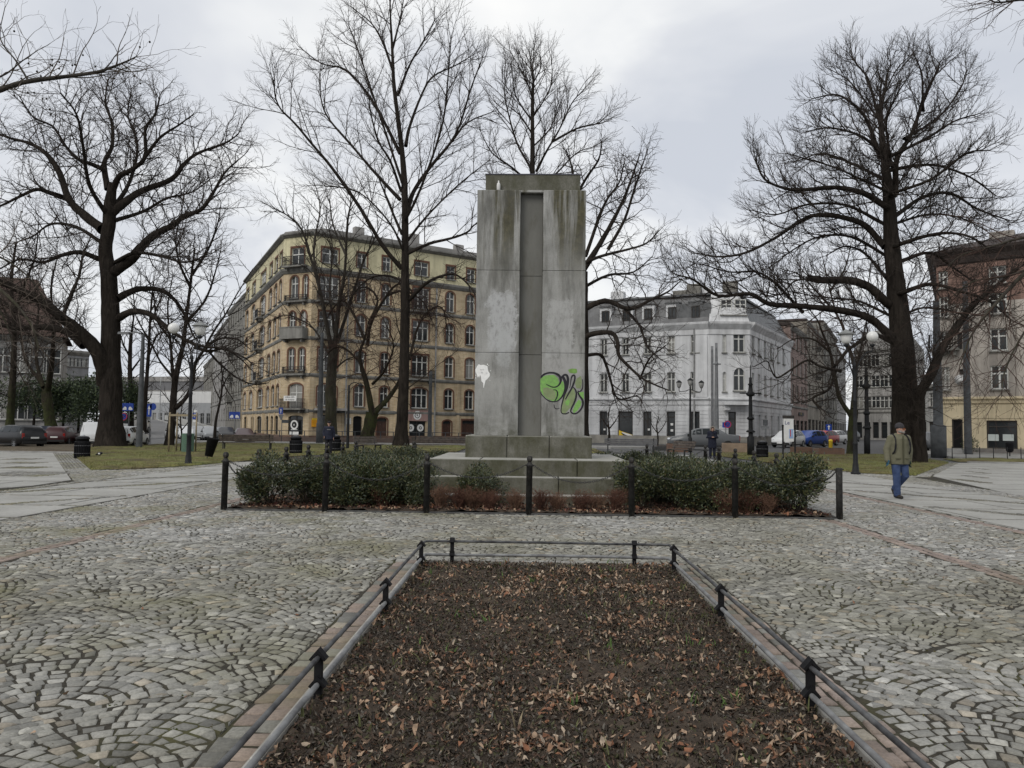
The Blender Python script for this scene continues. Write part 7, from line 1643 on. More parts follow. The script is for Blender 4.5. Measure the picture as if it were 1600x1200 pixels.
sign(1195.5, 694, 60, "grey back of a road sign before the white house's side wing", [('rect', 1195.5, 656, 665, 7.5, GREYP, None), ('rect', 1195.5, 665.5, 670, 13, STEEL, None)])
sign(1294.5, 690, 72, "blue street sign on a post by the parked red car", [('rect', 1294.5, 663, 673, 9, BLUEP, 'arrow')])
# poster panel
b = at(1232, 690, 62); e = empty("poster_stand", (b[0], 62, 0), "white poster stand with blue and red prints on the right corner", "poster stand"); k = 62 / F
zt_, zm = at(1232, 654, 62)[2], at(1232, 690, 62)[2]
MB().box(-7.5 * k, 7.5 * k, -.08, .08, zm, zt_).build("board", WHITEP, e); MB().box(-8.5 * k, 8.5 * k, -.1, .1, zt_ + .002, zt_ + .25).build("top_rail", DARKF, e)
for x in (-7 * k, 7 * k): MB().box(x - .05, x + .05, -.05, .05, -.05, zm - .002).build("leg", DARKF, e)
obj("print", MB().box(.5 * k, 7 * k, -.09, -.084, zm + .25, zm + 1.0).mesh("print", plain("blue_print", (.30, .42, .62), (.25, .36, .55), 2, .6)), e); obj("print", MB().box(2 * k, 3.2 * k, -.096, -.0905, zm + .4, zm + .95).mesh("print", REDP), e); obj("lettering", text_mesh("Le", .42, plain("navy_print", (.05, .06, .20), (.04, .05, .16), 2, .6)), e, (-2.4 * k, -.09, zt_ - .35))
for i, px in enumerate((1223.5, 1242.5)):
    g_ = gnd(px, 719); o = MB().lathe([(.055, -.05), (.055, .12), (.045, .15), (.045, 1.72), (.055, 1.74), (.055, 1.80), (.001, 1.83)], n=10).build("black_post", POST, None, (g_[0], g_[1], 0)); tag(o, f"{['left', 'right'][i]} one of two thin tall black posts on the right lawn", "post", "thin black posts on the lawn")
g_ = gnd(1298, 707); o = MB().lathe([(.11, -.02), (.13, 0), (.13, .75), (.14, .76), (.14, .84), (.10, .9), (.001, .92)], n=12).build("yellow_bollard", YELP, None, (g_[0], g_[1], 0)); tag(o, "yellow street bollard near the parked red car", "bollard")
g_ = gnd(116, 694); o = MB().lathe([(.15, .02), (.17, .05), (.17, .58), (.19, .59), (.19, .66), (.10, .72), (.001, .74)], n=14).build("red_bin", plain("faded_red", (.26, .03, .028), (.18, .02, .02), 4, .6), None, (g_[0], g_[1], 0)); tag(o, "small red litter bin beside the white van", "litter bin")

# ---------------------------------------------------------------- bins and benches
BINM = plain("black_bin", (0.013, 0.013, 0.015), (0.008, 0.008, 0.009), 6, 0.7, .1, 30, spec=.12); BINT = plain("bin_top", (0.16, 0.165, 0.17), (0.10, 0.10, 0.105), 5, .55)
def barrel_bin(px, py, lab, s=1.0):
    g_ = gnd(px, py); e = empty("litter_bin", (g_[0], g_[1], 0), lab, "litter bin", "black barrel litter bins"); e.scale = (s,) * 3
    b_ = MB().lathe([(.27, -.03), (.28, 0), (.28, .70), (.26, .72)], n=28)
    for k in range(22):
        a = 2 * pi * k / 22; b_.bar((.283 * cos(a), .283 * sin(a), .02), (.283 * cos(a), .283 * sin(a), .69), .05, .018, up=(-sin(a), cos(a), 0))
    b_.build("drum", BINM, e); MB().lathe([(.302, .20), (.302, .222)], n=28).lathe([(.302, .52), (.302, .545)], n=28).build("hoop", BINT, e)
    MB().lathe([(.25, .722), (.25, .80), (.275, .81), (.275, .86), (.22, .92), (.10, .95), (.001, .955)], n=28).build("lid", BINM, e); MB().lathe([(.278, .855), (.20, .925), (.08, .956), (.001, .96)], n=28, caps=False).build("lid_top", BINT, e)
barrel_bin(128, 716, "black barrel litter bin at the corner of the left path and lawn"); barrel_bin(462, 711, "black barrel litter bin on the lawn before the brick corner, left of the guard", 1.02); barrel_bin(523.5, 707, "black barrel litter bin directly behind the man in dark uniform", 1.02); barrel_bin(1191, 717, "black barrel litter bin on the right lawn before the white house")
g_ = gnd(325, 719); e = empty("tilted_bin", (g_[0], g_[1], 0), "black tapered bin hanging askew on a short post beside the left lamp", "litter bin"); m_ = MB().lathe([(.001, 0), (.16, .0), (.235, .72), (.26, .73), (.26, .78), (.22, .78), (.20, .70), (.001, .3)], n=18); b_ = m_.build("bucket", BINM, e, (0.02, 0, .16)); b_.rotation_euler = (radians(-4), radians(11), 0); MB().lathe([(.022, -.05), (.022, .75), (.001, .76)], n=8).build("post", STEEL, e, (-.12, .2, 0))
WOODG = plain("weathered_bench_wood", (0.115, 0.095, 0.080), (0.06, 0.05, 0.043), 6, .8, .2, 20)
def bench(x, y, rz, lab, L=1.9, back=True, m=WOODG):
    e = empty("park_bench", (x, y, .02), lab, "bench", "park benches", rz)
    s_ = MB()
    for k in range(4): s_.box(-L / 2, L / 2, -.22 + k * .115, -.22 + k * .115 + .095, .42, .455)
    s_.build("seat", m, e)
    if back:
        b_ = MB()
        for k in range(3): b_.obox((0, .265 + k * .045, .56 + k * .13), (L / 2, 0, 0), (0, .018, .052), (0, .016, -.006))
        b_.build("backrest", m, e)
    for sx in (-1, 1):
        x_ = sx * (L / 2 - .22); l = MB().box(x_ - .03, x_ + .03, -.22, -.16, -.03, .418).box(x_ - .03, x_ + .03, .16, .22, -.03, .418).box(x_ - .03, x_ + .03, -.158, .158, .37, .418)
        if back: l.bar((x_, .20, .40), (x_, .40, .92), .05, .03)
        l.build("leg", IRONR, e)
g_ = gnd(386, 704); bench(g_[0], g_[1], radians(188), "long weathered park bench on the left lawn behind the tilted bin", 3.0)
g_ = gnd(577, 708); bench(g_[0], g_[1], radians(62), "park bench seen nearly end-on beyond the rear left bollards")
g_ = gnd(690, 707); bench(g_[0], g_[1], radians(184), "dark wide park bench left of the monument's pedestal", 3.4)
g_ = gnd(1061, 716); bench(g_[0], g_[1], radians(-65), "park bench seen end-on left of the woman in a parka")
g_ = gnd(985, 708); bench(g_[0], g_[1], radians(176), "long grey park bench right of the monument's pedestal", 3.2, True, plain("grey_bench_wood", (0.19, 0.19, 0.195), (0.13, 0.13, 0.135), 5, .8))
BRICKW = brick("planter_brick", (0.24, 0.135, 0.095), (0.19, 0.11, 0.08), (0.2, 0.16, 0.13), stain=.35)
def planter(px0, px1, py0, py1, Y, m, lab, top=True):
    a, b = at(px0, py1, Y), at(px1, py0, Y); e = empty("planter", ((a[0] + b[0]) / 2, Y, 0), lab, "planter", "low planters along the street"); w, h = b[0] - a[0], b[2]
    MB().bev(-w / 2, w / 2, 0, .9, -.03, h, .02).build("box", m, e); MB().box(-w / 2 + .1, w / 2 - .1, .1, .8, h + .001, h + .03).build("soil", SOIL, e)
planter(1023, 1044, 697, 707, 54, plain("dark_planter", (.06, .06, .06), (.04, .04, .04), 3, .8), "dark square planter box before the white house doors")
planter(1133, 1170, 693, 706, 50, plain("sandstone_block", (0.33, 0.25, 0.18), (0.22, 0.165, 0.12), 1.5, .9), "long sandy stone planter wall right of the woman in a parka")
planter(1045, 1075, 694, 706, 51, BRICKW, "reddish brick planter in front of the dark car's bonnet"); planter(1242, 1270, 699, 708, 48, BRICKW, "low brick planter near the thin black posts on the right"); planter(1279, 1320, 701, 709, 47, BRICKW, "longer low brick planter beside the yellow bollard")
# low wall with a rail before the brick building
w0, w1 = at(398, 690, 64), at(737, 695, 62); e = empty("low_wall", (w0[0], w0[1], 0), "low brown wall with a thin rail before the brick building", "wall"); d = np.array((w1[0] - w0[0], w1[1] - w0[1], 0))
n_w = 17; mb = MB().bar((0, 0, .2), tuple(d + np.array((0, 0, .2))), .25, .46); mb.build("wall", plain("wall_brown", (.17, .125, .105), (.10, .078, .068), 1.2, .9), e); MB().bar((0, 0, .95), tuple(d + np.array((0, 0, .95))), .05, .05).build("rail", GREYP, e)
for k in range(n_w + 1): q = d * k / n_w; MB().box(q[0] - .03, q[0] + .03, -.03 + q[1], .03 + q[1], .43, .924).build("post", GREYP, e)
# low wire fence and bin before the cream shop
w0, w1 = gnd(1488, 718), gnd(1660, 720); e = empty("wire_fence", (w0[0], w0[1], 0), "low thin wire fence on the lawn strip before the cream shop", "fence"); d = np.array((w1[0] - w0[0], w1[1] - w0[1], 0))
for k in range(9): q = d * k / 8; MB().lathe([(.022, -.05), (.022, .72), (.001, .74)], (q[0], q[1], 0), 7).build("post", POST, e)
for z in (.35, .66): MB().tube([(0, 0, z), tuple(d + np.array((0, 0, z)))], .006, 5).build("wire", POST, e)
g_ = gnd(1578, 716); e = empty("post_bin", (g_[0], g_[1], 0), "black bin on a post before the cream shop window", "litter bin"); MB().lathe([(.03, -.05), (.03, .5), (.001, .51)], n=8).build("post", POST, e); MB().lathe([(.12, .35), (.20, .45), (.22, .85), (.24, .9), (.16, 1.0), (.001, 1.03)], n=14).build("bucket", BINM, e)
# stakes and mesh round the sapling
g_ = gnd(285, 708); e = empty("tree_guard", (g_[0], g_[1], 0), "wooden stake frame with green mesh round the young tree", "tree guard"); k = g_[1] / F; WST = plain("stake_wood", (.30, .25, .17), (.2, .165, .11), 4, .85)
H_ = 2.05
for x, y in ((-17 * k, -.35), (17 * k, -.35), (-15 * k, .35), (16 * k, .35)): MB().lathe([(.045, -.05), (.042, H_), (.001, H_ + .02)], (x, y, 0), 8).build("stake", WST, e)
for y in (-.35, .35): MB().box(-18 * k, 18 * k, y - .055, y - .045, H_ - .18, H_ - .08).build("rail", WST, e)
MB().lathe([(.30, .02), (.30, 1.0)], (8 * k, 0, 0), 12, caps=False).build("mesh_guard", plain("green_mesh", (.10, .17, .12), (.06, .11, .08), 30, .8), e)
# magpie on the lawn and a stray white bag
g_ = gnd(156, 716); e = empty("magpie", (g_[0], g_[1], .05), "black and white magpie pecking on the left lawn", "bird"); BK = plain("black_feather", (.015, .015, .018), (.01, .01, .012), 9, .5)
m_ = MB().lathe([(.001, -.12), (.045, -.09), (.07, 0), (.06, .07), (.035, .11), (.04, .14), (.03, .17), (.001, .185)], n=12); b_ = m_.build("body", BK, e, (0, 0, .15), 0); b_.rotation_euler = (0, radians(-105), 0)
MB().bar((.08, 0, .17), (.34, 0, .13), .045, .012).build("tail", BK, e); MB().ball((-.01, -.045, .14), .05, 10, 8, .8).build("belly", WHITEP, e); MB().tube([(-.18, 0, .12), (-.22, 0, .095)], [.012, .002], 6).build("beak", BK, e)
for y in (-.025, .025): MB().tube([(0, y, .1), (.01, y, -.02)], .006, 5).build("leg", BK, e)
bm = bmesh.new(); bmesh.ops.create_icosphere(bm, subdivisions=3, radius=.2); r_ = random.Random(3)
for v in bm.verts: v.co = Vector((v.co.x * 1.1, v.co.y, v.co.z * .6)) * (1 + .35 * sin(v.co.x * 31 + 2) * sin(v.co.y * 27) + r_.gauss(0, .06))
me = bpy.data.meshes.new("plastic_bag"); bm.to_mesh(me); bm.free(); me.materials.append(plain("white_plastic", (.62, .63, .64), (.5, .5, .5), 6, .4)); o = obj("plastic_bag", me, None, (4.75, 19.9, .35)); tag(o, "crumpled white plastic bag caught in the right-hand shrubs by the side bollards", "bag")
# ================================================================ parked cars
TYRE = plain("tyre_rubber", (.018, .018, .018), (.012, .012, .012), 8, .9); RIM = plain("alloy_rim", (.32, .33, .34), (.2, .2, .21), 6, .35, metal=.6); CGLASS = NT("car_glass"); CGLASS.col((.018, .022, .024)).rough(.14).spec(.18); CGLASS = CGLASS.m
HEADL = plain("headlight_glass", (.62, .64, .66), (.45, .47, .5), 8, .15, spec=.6); TAILL = plain("tail_light_red", (.30, .018, .015), (.2, .012, .01), 8, .2, spec=.5); PLATEW = plain("number_plate", (.68, .68, .66), (.6, .6, .58), 6, .4); CTRIM = plain("black_trim", (.02, .02, .02), (.014, .014, .014), 6, .6)
def carpaint(name, c):
    t = NT(name); t.col(c).rough(.38).spec(.35); t.b.inputs["Coat Weight"].default_value = .25; t.b.inputs["Coat Roughness"].default_value = .08; return t.m
STY = {   # stations along x (rear to front): x, sill, belt, top, half width at belt, half width at top
    'estate': [(-2.25, .42, .70, .72, .74, .66), (-2.20, .30, .98, 1.02, .82, .72), (-2.02, .24, 1.02, 1.34, .86, .62), (-1.75, .22, 1.02, 1.45, .88, .64), (-.9, .20, 1.0, 1.50, .89, .66), (0.0, .20, .98, 1.49, .89, .66), (.45, .20, .96, 1.44, .89, .64), (1.15, .20, .94, .98, .88, .76), (1.95, .24, .80, .83, .84, .70), (2.22, .32, .62, .64, .74, .60)],
    'hatch': [(-2.0, .42, .68, .70, .72, .64), (-1.96, .30, .96, 1.0, .80, .70), (-1.70, .24, 1.0, 1.36, .84, .60), (-1.40, .22, 1.0, 1.46, .86, .63), (-.7, .20, .98, 1.50, .87, .65), (0.05, .20, .96, 1.48, .87, .65), (.45, .20, .95, 1.42, .87, .63), (1.15, .20, .93, .97, .86, .74), (1.80, .24, .80, .83, .82, .68), (2.02, .32, .62, .64, .72, .58)],
    'saloon': [(-2.3, .42, .72, .74, .72, .64), (-2.24, .30, .95, .98, .80, .72), (-1.55, .22, .99, 1.03, .86, .74), (-1.0, .20, .98, 1.36, .87, .62), (-.5, .20, .97, 1.43, .88, .64), (.1, .20, .96, 1.42, .88, .64), (.5, .20, .95, 1.36, .88, .62), (1.2, .20, .93, .97, .87, .75), (2.0, .24, .80, .83, .83, .70), (2.28, .32, .62, .64, .73, .60)],
    'van': [(-2.15, .40, .85, .88, .78, .72), (-2.12, .30, 1.15, 1.75, .86, .74), (-1.9, .24, 1.16, 1.84, .88, .76), (-1.0, .20, 1.15, 1.87, .89, .77), (0.0, .20, 1.13, 1.86, .89, .77), (.35, .20, 1.12, 1.82, .89, .75), (.65, .20, 1.10, 1.66, .89, .72), (1.35, .20, 1.04, 1.09, .88, .76), (1.95, .26, .92, .95, .84, .70), (2.15, .34, .70, .72, .76, .62)],
}
CARS = {}
def car(px, py, rz, kind, paint, lab, s=1.0, xy_=None, plate=True, z=0.0):
    p = xy_ if xy_ is not None else gnd(px, py); key = (kind, paint.name)
    e = empty("parked_car" if kind != 'van' else "parked_van", (p[0], p[1], z), lab, "car" if kind != 'van' else "van", "cars parked along the streets", rz); e.scale = (s,) * 3
    if key not in CARS:
        st = STY[kind]; b = MB(); N = []
        for x, zs, zb, zt, wb, wt in st:
            h = [(wb * .86, zs), (wb * .985, zs + .10), (wb * 1.01, zs + (zb - zs) * .55), (wb, zb), ((wb + wt) / 2 * 1.01, (zb + zt) / 2), (wt, zt - .03), (wt * .72, zt + .01)]
            N.append([(x, y, z) for y, z in h] + [(x, -y, z) for y, z in h[::-1]])
        n = len(N[0]); vs = [v for r in N for v in r]; fs = []
        for i in range(len(N) - 1):
            for k in range(n): fs.append((i * n + k, i * n + (k + 1) % n, (i + 1) * n + (k + 1) % n, (i + 1) * n + k))
        fs += [tuple(range(n)), tuple(range(len(N) * n - 1, (len(N) - 1) * n - 1, -1))]
        b.add(vs, fs, True); me = b.mesh("body", paint); bm = bmesh.new(); bm.from_mesh(me); bmesh.ops.recalc_face_normals(bm, faces=bm.faces); bm.to_mesh(me); bm.free()
        g = MB(); V = lambda i, k: np.array(N[i][k])
        def pane(q, off, ins=.06):
            q = [np.array(v, float) for v in q]; c = sum(q) / 4; nn = np.cross(q[2] - q[0], q[3] - q[1]); nn /= np.linalg.norm(nn)
            if nn @ (c - np.array((0, 0, .7))) < 0: nn = -nn
            g.add([c + (v - c) * (1 - ins / np.linalg.norm(v - c)) + nn * off for v in q], [(0, 1, 2, 3)])
        hs = [i for i in range(len(st)) if st[i][3] - st[i][2] > .25]
        a, z_ = hs[0], hs[-1]
        for i in range(a, z_):
            for k0, k1 in ((3, 5), (n - 4, n - 6)):
                if kind == 'van' and st[i][0] < -.2: continue
                q = [V(i, k0), V(i + 1, k0), V(i + 1, k1), V(i, k1)]
                q[0][2] += .02; q[1][2] += .02; pane([q[0], q[1], q[2], q[3]], .012, .045)
        pane([V(z_ + 1, 5), V(z_ + 1, n - 6), V(z_, n - 6), V(z_, 5)], .012, .07); pane([V(a - 1, 5), V(a - 1, n - 6), V(a, n - 6), V(a, 5)], .012, .07)
        # side glass towards the screens
        for k0, k1 in ((3, 5), (n - 4, n - 6)):
            pane([V(z_, k0), V(z_ + 1, k0) * .35 + V(z_, k0) * .65, V(z_, k1) * .75 + V(z_ + 1, k1) * .25, V(z_, k1)], .012, .05)
        gm = g.mesh("window", CGLASS)
        x0, x1 = st[0][0], st[-1][0]; W_ = st[4][4]
        tm = MB().box(x0 - .03, x0 + .25, -W_ * .86, W_ * .86, .30, .46).box(x1 - .22, x1 + .03, -W_ * .84, W_ * .84, .24, .44)
        for sy in (-1, 1): tm.box(x0 + .9, x1 - .9, sy * W_ - .02 if sy > 0 else -W_ - .015, sy * W_ + .015 if sy > 0 else -W_ + .02, .20, .30)
        tmm = tm.mesh("bumper", CTRIM)
        ty = MB(); ty.lathe([(.20, -.10), (.30, -.105), (.32, -.07), (.32, .07), (.30, .105), (.20, .10)], n=22, caps=False); rm = MB(); rm.lathe([(.001, .075), (.06, .085), (.08, .06), (.20, .07), (.205, .1)], n=22, caps=False)
        for k in range(6):
            a_ = 2 * pi * k / 6; rm.bar((.05 * cos(a_), .05 * sin(a_), .082), (.195 * cos(a_), .195 * sin(a_), .09), .045, .02)
        hl = MB().ball((0, 0, 0), .13, 10, 6, .7).mesh("headlight", HEADL); tl = MB().bev(-.05, .05, -.09, .09, -.16, .16, .02).mesh("tail_light", TAILL)
        pl = MB().box(-.01, .01, -.26, .26, -.055, .055).mesh("number_plate", PLATEW); mi = MB().bev(-.09, .09, -.09, .09, -.06, .06, .02).mesh("mirror", CTRIM)
        CARS[key] = (me, gm, tmm, ty.mesh("tyre", TYRE), rm.mesh("rim", RIM), hl, tl, pl, mi, st)
    me, gm, tmm, tyre, rim, hl, tl, pl, mi, st = CARS[key]; x0, x1 = st[0][0], st[-1][0]; W_ = st[4][4]
    obj("body", me, e); obj("window", gm, e); obj("bumper", tmm, e)
    for x in (x0 + .78, x1 - .80):
        for sy in (-1, 1):
            w = bpy.data.objects.new("wheel", tyre); link(w, e); w.location = (x, sy * (W_ - .09), .315); w.rotation_euler = (radians(-90 * sy), 0, 0); obj("rim", rim, w)
    zb = st[1][2]
    for sy in (-1, 1):
        obj("headlight", hl, e, (x1 - .12, sy * W_ * .70, st[-2][2] - .13)); obj("tail_light", tl, e, (x0 + .06, sy * W_ * .80, zb - .16)); obj("mirror", mi, e, (st[-3][0] - .25, sy * (W_ + .06), st[-3][2] + .05))
    if plate: obj("number_plate", pl, e, (x0 - .02, 0, st[0][2] - .02)); obj("number_plate", pl, e, (x1 + .025, 0, .40))
    return e
PB, PN, PM, PW, PS, PBL, PRD, PG = carpaint("black_car_paint", (.007, .0075, .009)), carpaint("navy_car_paint", (.012, .016, .035)), carpaint("maroon_car_paint", (.045, .011, .013)), carpaint("white_car_paint", (.62, .63, .63)), carpaint("silver_car_paint", (.26, .27, .28)), carpaint("blue_car_paint", (.02, .06, .26)), carpaint("red_car_paint", (.36, .03, .03)), carpaint("grey_car_paint", (.10, .105, .11))
car(24, 699, radians(152), 'estate', PB, "black estate car parked at the far left with its tail to the square", .86)
car(66, 694, radians(115), 'saloon', PN, "dark navy car parked behind the black estate at left", .84); car(97, 695, radians(105), 'hatch', PM, "maroon hatchback seen from behind beside the Y-shaped trunk", .80)
car(145, 695, radians(-62), 'van', PW, "white van facing the square left of the huge trunk", .80); car(201, 697, radians(100), 'estate', PW, "white estate car seen from behind right of the huge left trunk", .84)
car(0, 0, radians(95), 'van', PW, "white van climbing the rising road above the white estate car", 1.15, at(208, 676, 82), z=.3)
for px, py, rz, kd, pt, lab in ((290, 686, 60, 'hatch', PW, "white hatchback at the left end of the row before the grey tenement"), (308, 686, 62, 'estate', PS, "silver car second in the row before the grey tenement"), (328, 687, 62, 'hatch', PS, "silver hatchback behind the thin leaning young tree"), (352, 688, 60, 'estate', PB, "black car parked before the brick building's left wing"), (381, 691, 66, 'saloon', PM, "maroon saloon nearest to the brick building's corner"), (272, 685, 60, 'hatch', PW, "white hatchback half hidden by the double-trunk tree")):
    car(px, py + 1, radians(-rz), kd, pt, lab, .80)
car(1098, 699, radians(172), 'saloon', PG, "dark grey saloon parked broadside behind the woman in a parka", 1.12, at(1098, 697, 57)[:2])
for px, py, rz, kd, pt, lab in ((1232, 699, -128, 'hatch', PW, "white hatchback behind the poster stand on the right"), (1264, 698, -140, 'hatch', PBL, "blue hatchback parked at the right street corner"), (1285, 696, -138, 'hatch', PRD, "red hatchback next to the blue one on the right street"), (1301, 694, -135, 'hatch', PW, "white hatchback next to the red one on the right street"), (1326, 690, -130, 'estate', PB, "black car farther down the right street by the forked tree"), (1457, 705, -100, 'hatch', PG, "grey hatchback seen between the chestnut trunk and the grey tram pole")):
    car(px, py, radians(rz), kd, pt, lab)

# ================================================================ people
def flesh(name, mb, m, parent, vox=.012, sm=6, loc=(0, 0, 0)):
    """shapes melted into one continuous skin"""
    o = mb.build(name, m, parent, loc); r = o.modifiers.new("melt", 'REMESH'); r.mode = 'VOXEL'; r.voxel_size = vox; r.use_smooth_shade = True
    s_ = o.modifiers.new("ease", 'SMOOTH'); s_.factor = .5; s_.iterations = sm
    dg = bpy.context.evaluated_depsgraph_get(); me = bpy.data.meshes.new_from_object(o.evaluated_get(dg)); old = o.data; o.modifiers.clear(); o.data = me; bpy.data.meshes.remove(old); me.name = name
    me.polygons.foreach_set("use_smooth", np.ones(len(me.polygons), bool)); return o
def cap(mb, pts, rad, n=12, el=1.0):
    """tapered limb with round ends"""
    mb.tube(pts, rad, n, el=el)
    for p, r in ((pts[0], rad[0]), (pts[-1], rad[-1])): mb.ball(p, r, n, 8)
def ellip(mb, c, rx, ry, rz, n=14, m=10):
    mb.add([(c[0] + rx * max(sin(pi * i / m), 1e-3) * cos(2 * pi * k / n), c[1] + ry * max(sin(pi * i / m), 1e-3) * sin(2 * pi * k / n), c[2] - rz * cos(pi * i / m)) for i in range(m + 1) for k in range(n)],
           [(i * n + k, i * n + (k + 1) % n, (i + 1) * n + (k + 1) % n, (i + 1) * n + k) for i in range(m) for k in range(n)] + [tuple(range(n - 1, -1, -1)), tuple(range(m * n, m * n + n))])
def hand(mb, w, d, side, curl=.5):
    """palm, four unequal bent fingers and a thumb; w wrist, d pointing direction (down the arm)"""
    w, d = np.array(w, float), np.array(d, float) / np.linalg.norm(d); s_ = np.array((0, -1.0, 0)); s_ -= d * (s_ @ d); s_ /= np.linalg.norm(s_); nrm = np.cross(d, s_) * side
    mb.obox(w + d * .045, d * .045, s_ * .038, nrm * .014)
    for k, L in enumerate((.070, .082, .076, .058)):
        a = w + d * .088 + s_ * (.030 - .020 * k); b = a + (d * .8 + nrm * .6 * curl) * L * .5; c = b + (d * .45 + nrm * .9 * curl) * L * .5
        cap(mb, [a, b, c], [.0095, .009, .0075], 7)
    a = w + d * .03 + s_ * .036; b = a + (s_ * .7 + d * .7) * .032; c = b + (d * .9 + nrm * .4) * .030; cap(mb, [a, b, c], [.011, .010, .0085], 7)
SKIN = plain("skin", (.46, .285, .215), (.38, .225, .165), 18, .55); 
JAV = plain("olive_jacket", (.140, .134, .090), (.122, .117, .077), 5, .85, .55, 9, dist=.03); JEAN = plain("blue_jeans", (.050, .078, .165), (.026, .043, .10), 8, .9, .2, 30); SHOE = plain("dark_shoe", (.035, .028, .024), (.02, .017, .015), 8, .6)
HATM = plain("grey_knit", (.055, .052, .056), (.032, .030, .033), 40, .95, .4, 70, dist=.006); GLOVB = plain("teal_glove", (.02, .09, .14), (.012, .055, .09), 10, .7); GLOVG = plain("dark_green_glove", (.02, .05, .042), (.012, .03, .026), 10, .7); BLKC = plain("black_cloth", (.014, .014, .018), (.008, .008, .011), 9, .8, .3, 16); NAVC = plain("navy_cloth", (.020, .023, .040), (.011, .013, .024), 8, .85, .3, 16)
BEARD = plain("grey_beard", (.30, .28, .26), (.2, .185, .17), 40, .9); LENS = plain("amber_lens", (.24, .085, .03), (.18, .06, .02), 5, .2); FURM = plain("pale_fur", (.40, .35, .30), (.22, .19, .165), 40, 1, .6, 60)
g_ = gnd(1406, 779); man = empty("person", (g_[0], g_[1], 0.004), "man in an olive jacket, knit hat and jeans walking on the right path", "person", None, radians(4))
# local frame: -y faces the camera, +x is to the right in the picture
legR = [(-.085, 0, .90), (-.095, -.06, .50), (-.075, -.02, .10)]; legL = [(.085, 0, .90), (.128, -.025, .53), (.045, .285, .225)]
armR = [(-.205, .0, 1.40), (-.285, .03, 1.13), (-.315, -.06, .885)]; armL = [(.205, .0, 1.40), (.285, .07, 1.13), (.265, .05, .885)]
bd = MB(); cap(bd, legR, [.085, .06, .042]); cap(bd, legL, [.085, .06, .042]); bd.tube([(0, 0, .86), (0, 0, 1.0), (0, .0, 1.2), (0, .0, 1.40), (0, 0, 1.47)], [.115, .115, .12, .11, .06], 16); cap(bd, [(0, 0, 1.42), (.01, -.015, 1.55)], [.06, .055])
cap(bd, armR, [.055, .042, .030]); cap(bd, armL, [.055, .042, .030]); hand(bd, armR[2], np.array(armR[2]) - armR[1], 1); hand(bd, armL[2], np.array(armL[2]) - armL[1], -1)
ellip(bd, (.02, -.015, 1.625), .082, .090, .108); ellip(bd, (.055, -.045, 1.585), .052, .055, .062); cap(bd, [(.082, -.075, 1.635), (.118, -.085, 1.605), (.100, -.08, 1.595)], [.012, .015, .012], 8); ellip(bd, (-.03, -.085, 1.62), .014, .02, .03)
cap(bd, [(.088, -.070, 1.572), (.078, -.09, 1.572)], [.009, .008], 6); ellip(bd, (.075, -.06, 1.535), .03, .03, .025)
for p in (legR[2], legL[2]): pass
cap(bd, [(-.075, .02, .06), (-.063, -.12, .045)], [.035, .028]); cap(bd, [(.04, .33, .175), (.047, .28, .10)], [.034, .028])
flesh("body", bd, SKIN, man, .0075, 3)
jk = MB(); jk.tube([(0, .0, .80), (0, 0, .88), (0, 0, 1.0), (0, .0, 1.12), (0, .01, 1.28), (0, .01, 1.40), (0, .01, 1.47), (.0, 0, 1.525)], [.205, .212, .205, .202, .215, .205, .13, .085], 22, el=1.0)
for i, v in enumerate(jk.v): jk.v[i] = (v[0] * 1.13, v[1] * .80, v[2])
cap(jk, [(-.19, 0, 1.405)] + armR[1:], [.092, .083, .062]); cap(jk, [(.19, 0, 1.405)] + armL[1:], [.092, .083, .062])
jk.tube([(-.235, -.0, .985), (.235, 0, .985)], .001, 4); r_ = random.Random(5)
for k in range(0):
    sx = r_.choice((-1, 1)); z_ = r_.uniform(.9, 1.35); x_ = r_.uniform(.03, .17); cap(jk, [(sx * x_, -.150 - .012 * (1.2 - abs(x_) * 4), z_), (sx * (x_ + .06), -.142, z_ + r_.uniform(-.05, .03))], [.022, .016], 7)
flesh("jacket", jk, JAV, man, .011, 5)
det = MB(); det.box(-.012, .012, -.192, -.170, .84, 1.46); det.build("zip", plain("jacket_placket", (.085, .083, .05), (.06, .058, .035), 7, .8), man)
for sx in (-1, 1): MB().bev(min(sx * .05, sx * .19), max(sx * .05, sx * .19), -.180, -.160, .93, .955, .006).build("pocket_flap", plain("pocket_olive", (.095, .092, .056), (.07, .068, .04), 7, .8), man)
tr = MB(); cap(tr, [(-.09, 0, .88), (-.098, -.055, .50), (-.08, -.03, .17), (-.078, -.03, .10)], [.108, .086, .075, .078]); cap(tr, [(.09, 0, .88), (.128, -.03, .53), (.06, .24, .27), (.045, .28, .23)], [.108, .086, .074, .076]); ellip(tr, (0, 0, .86), .17, .13, .12)
for k in range(5): cap(tr, [(-.13, -.10 + .01 * k, .14 + k * .035), (-.03, -.10, .15 + k * .035)], [.010, .010], 6)
flesh("trousers", tr, JEAN, man, .010, 4)
sh = MB(); cap(sh, [(-.078, .03, .062), (-.065, -.08, .05), (-.055, -.17, .038)], [.055, .050, .042]); flesh("shoe", sh, SHOE, man, .009, 3)
sh = MB(); cap(sh, [(.04, .345, .185), (.045, .30, .10), (.055, .21, .045)], [.052, .050, .040]); flesh("shoe", sh, SHOE, man, .009, 3)
ht = MB(); ellip(ht, (.012, -.005, 1.690), .098, .106, .092); ht.tube([(.014, -.01, 1.652), (.014, -.01, 1.690)], .102, 20); flesh("knit_hat", ht, HATM, man, .008, 3)
gl = MB(); hand(gl, np.array(armR[2]) + (0, 0, .01), np.array(armR[2]) - armR[1], 1, .6); [None for _ in ()]
for i, v in enumerate(gl.v): c_ = np.array(armR[2]) + (0, -.02, -.06); gl.v[i] = tuple(c_ + (np.array(v) - c_) * 1.22)
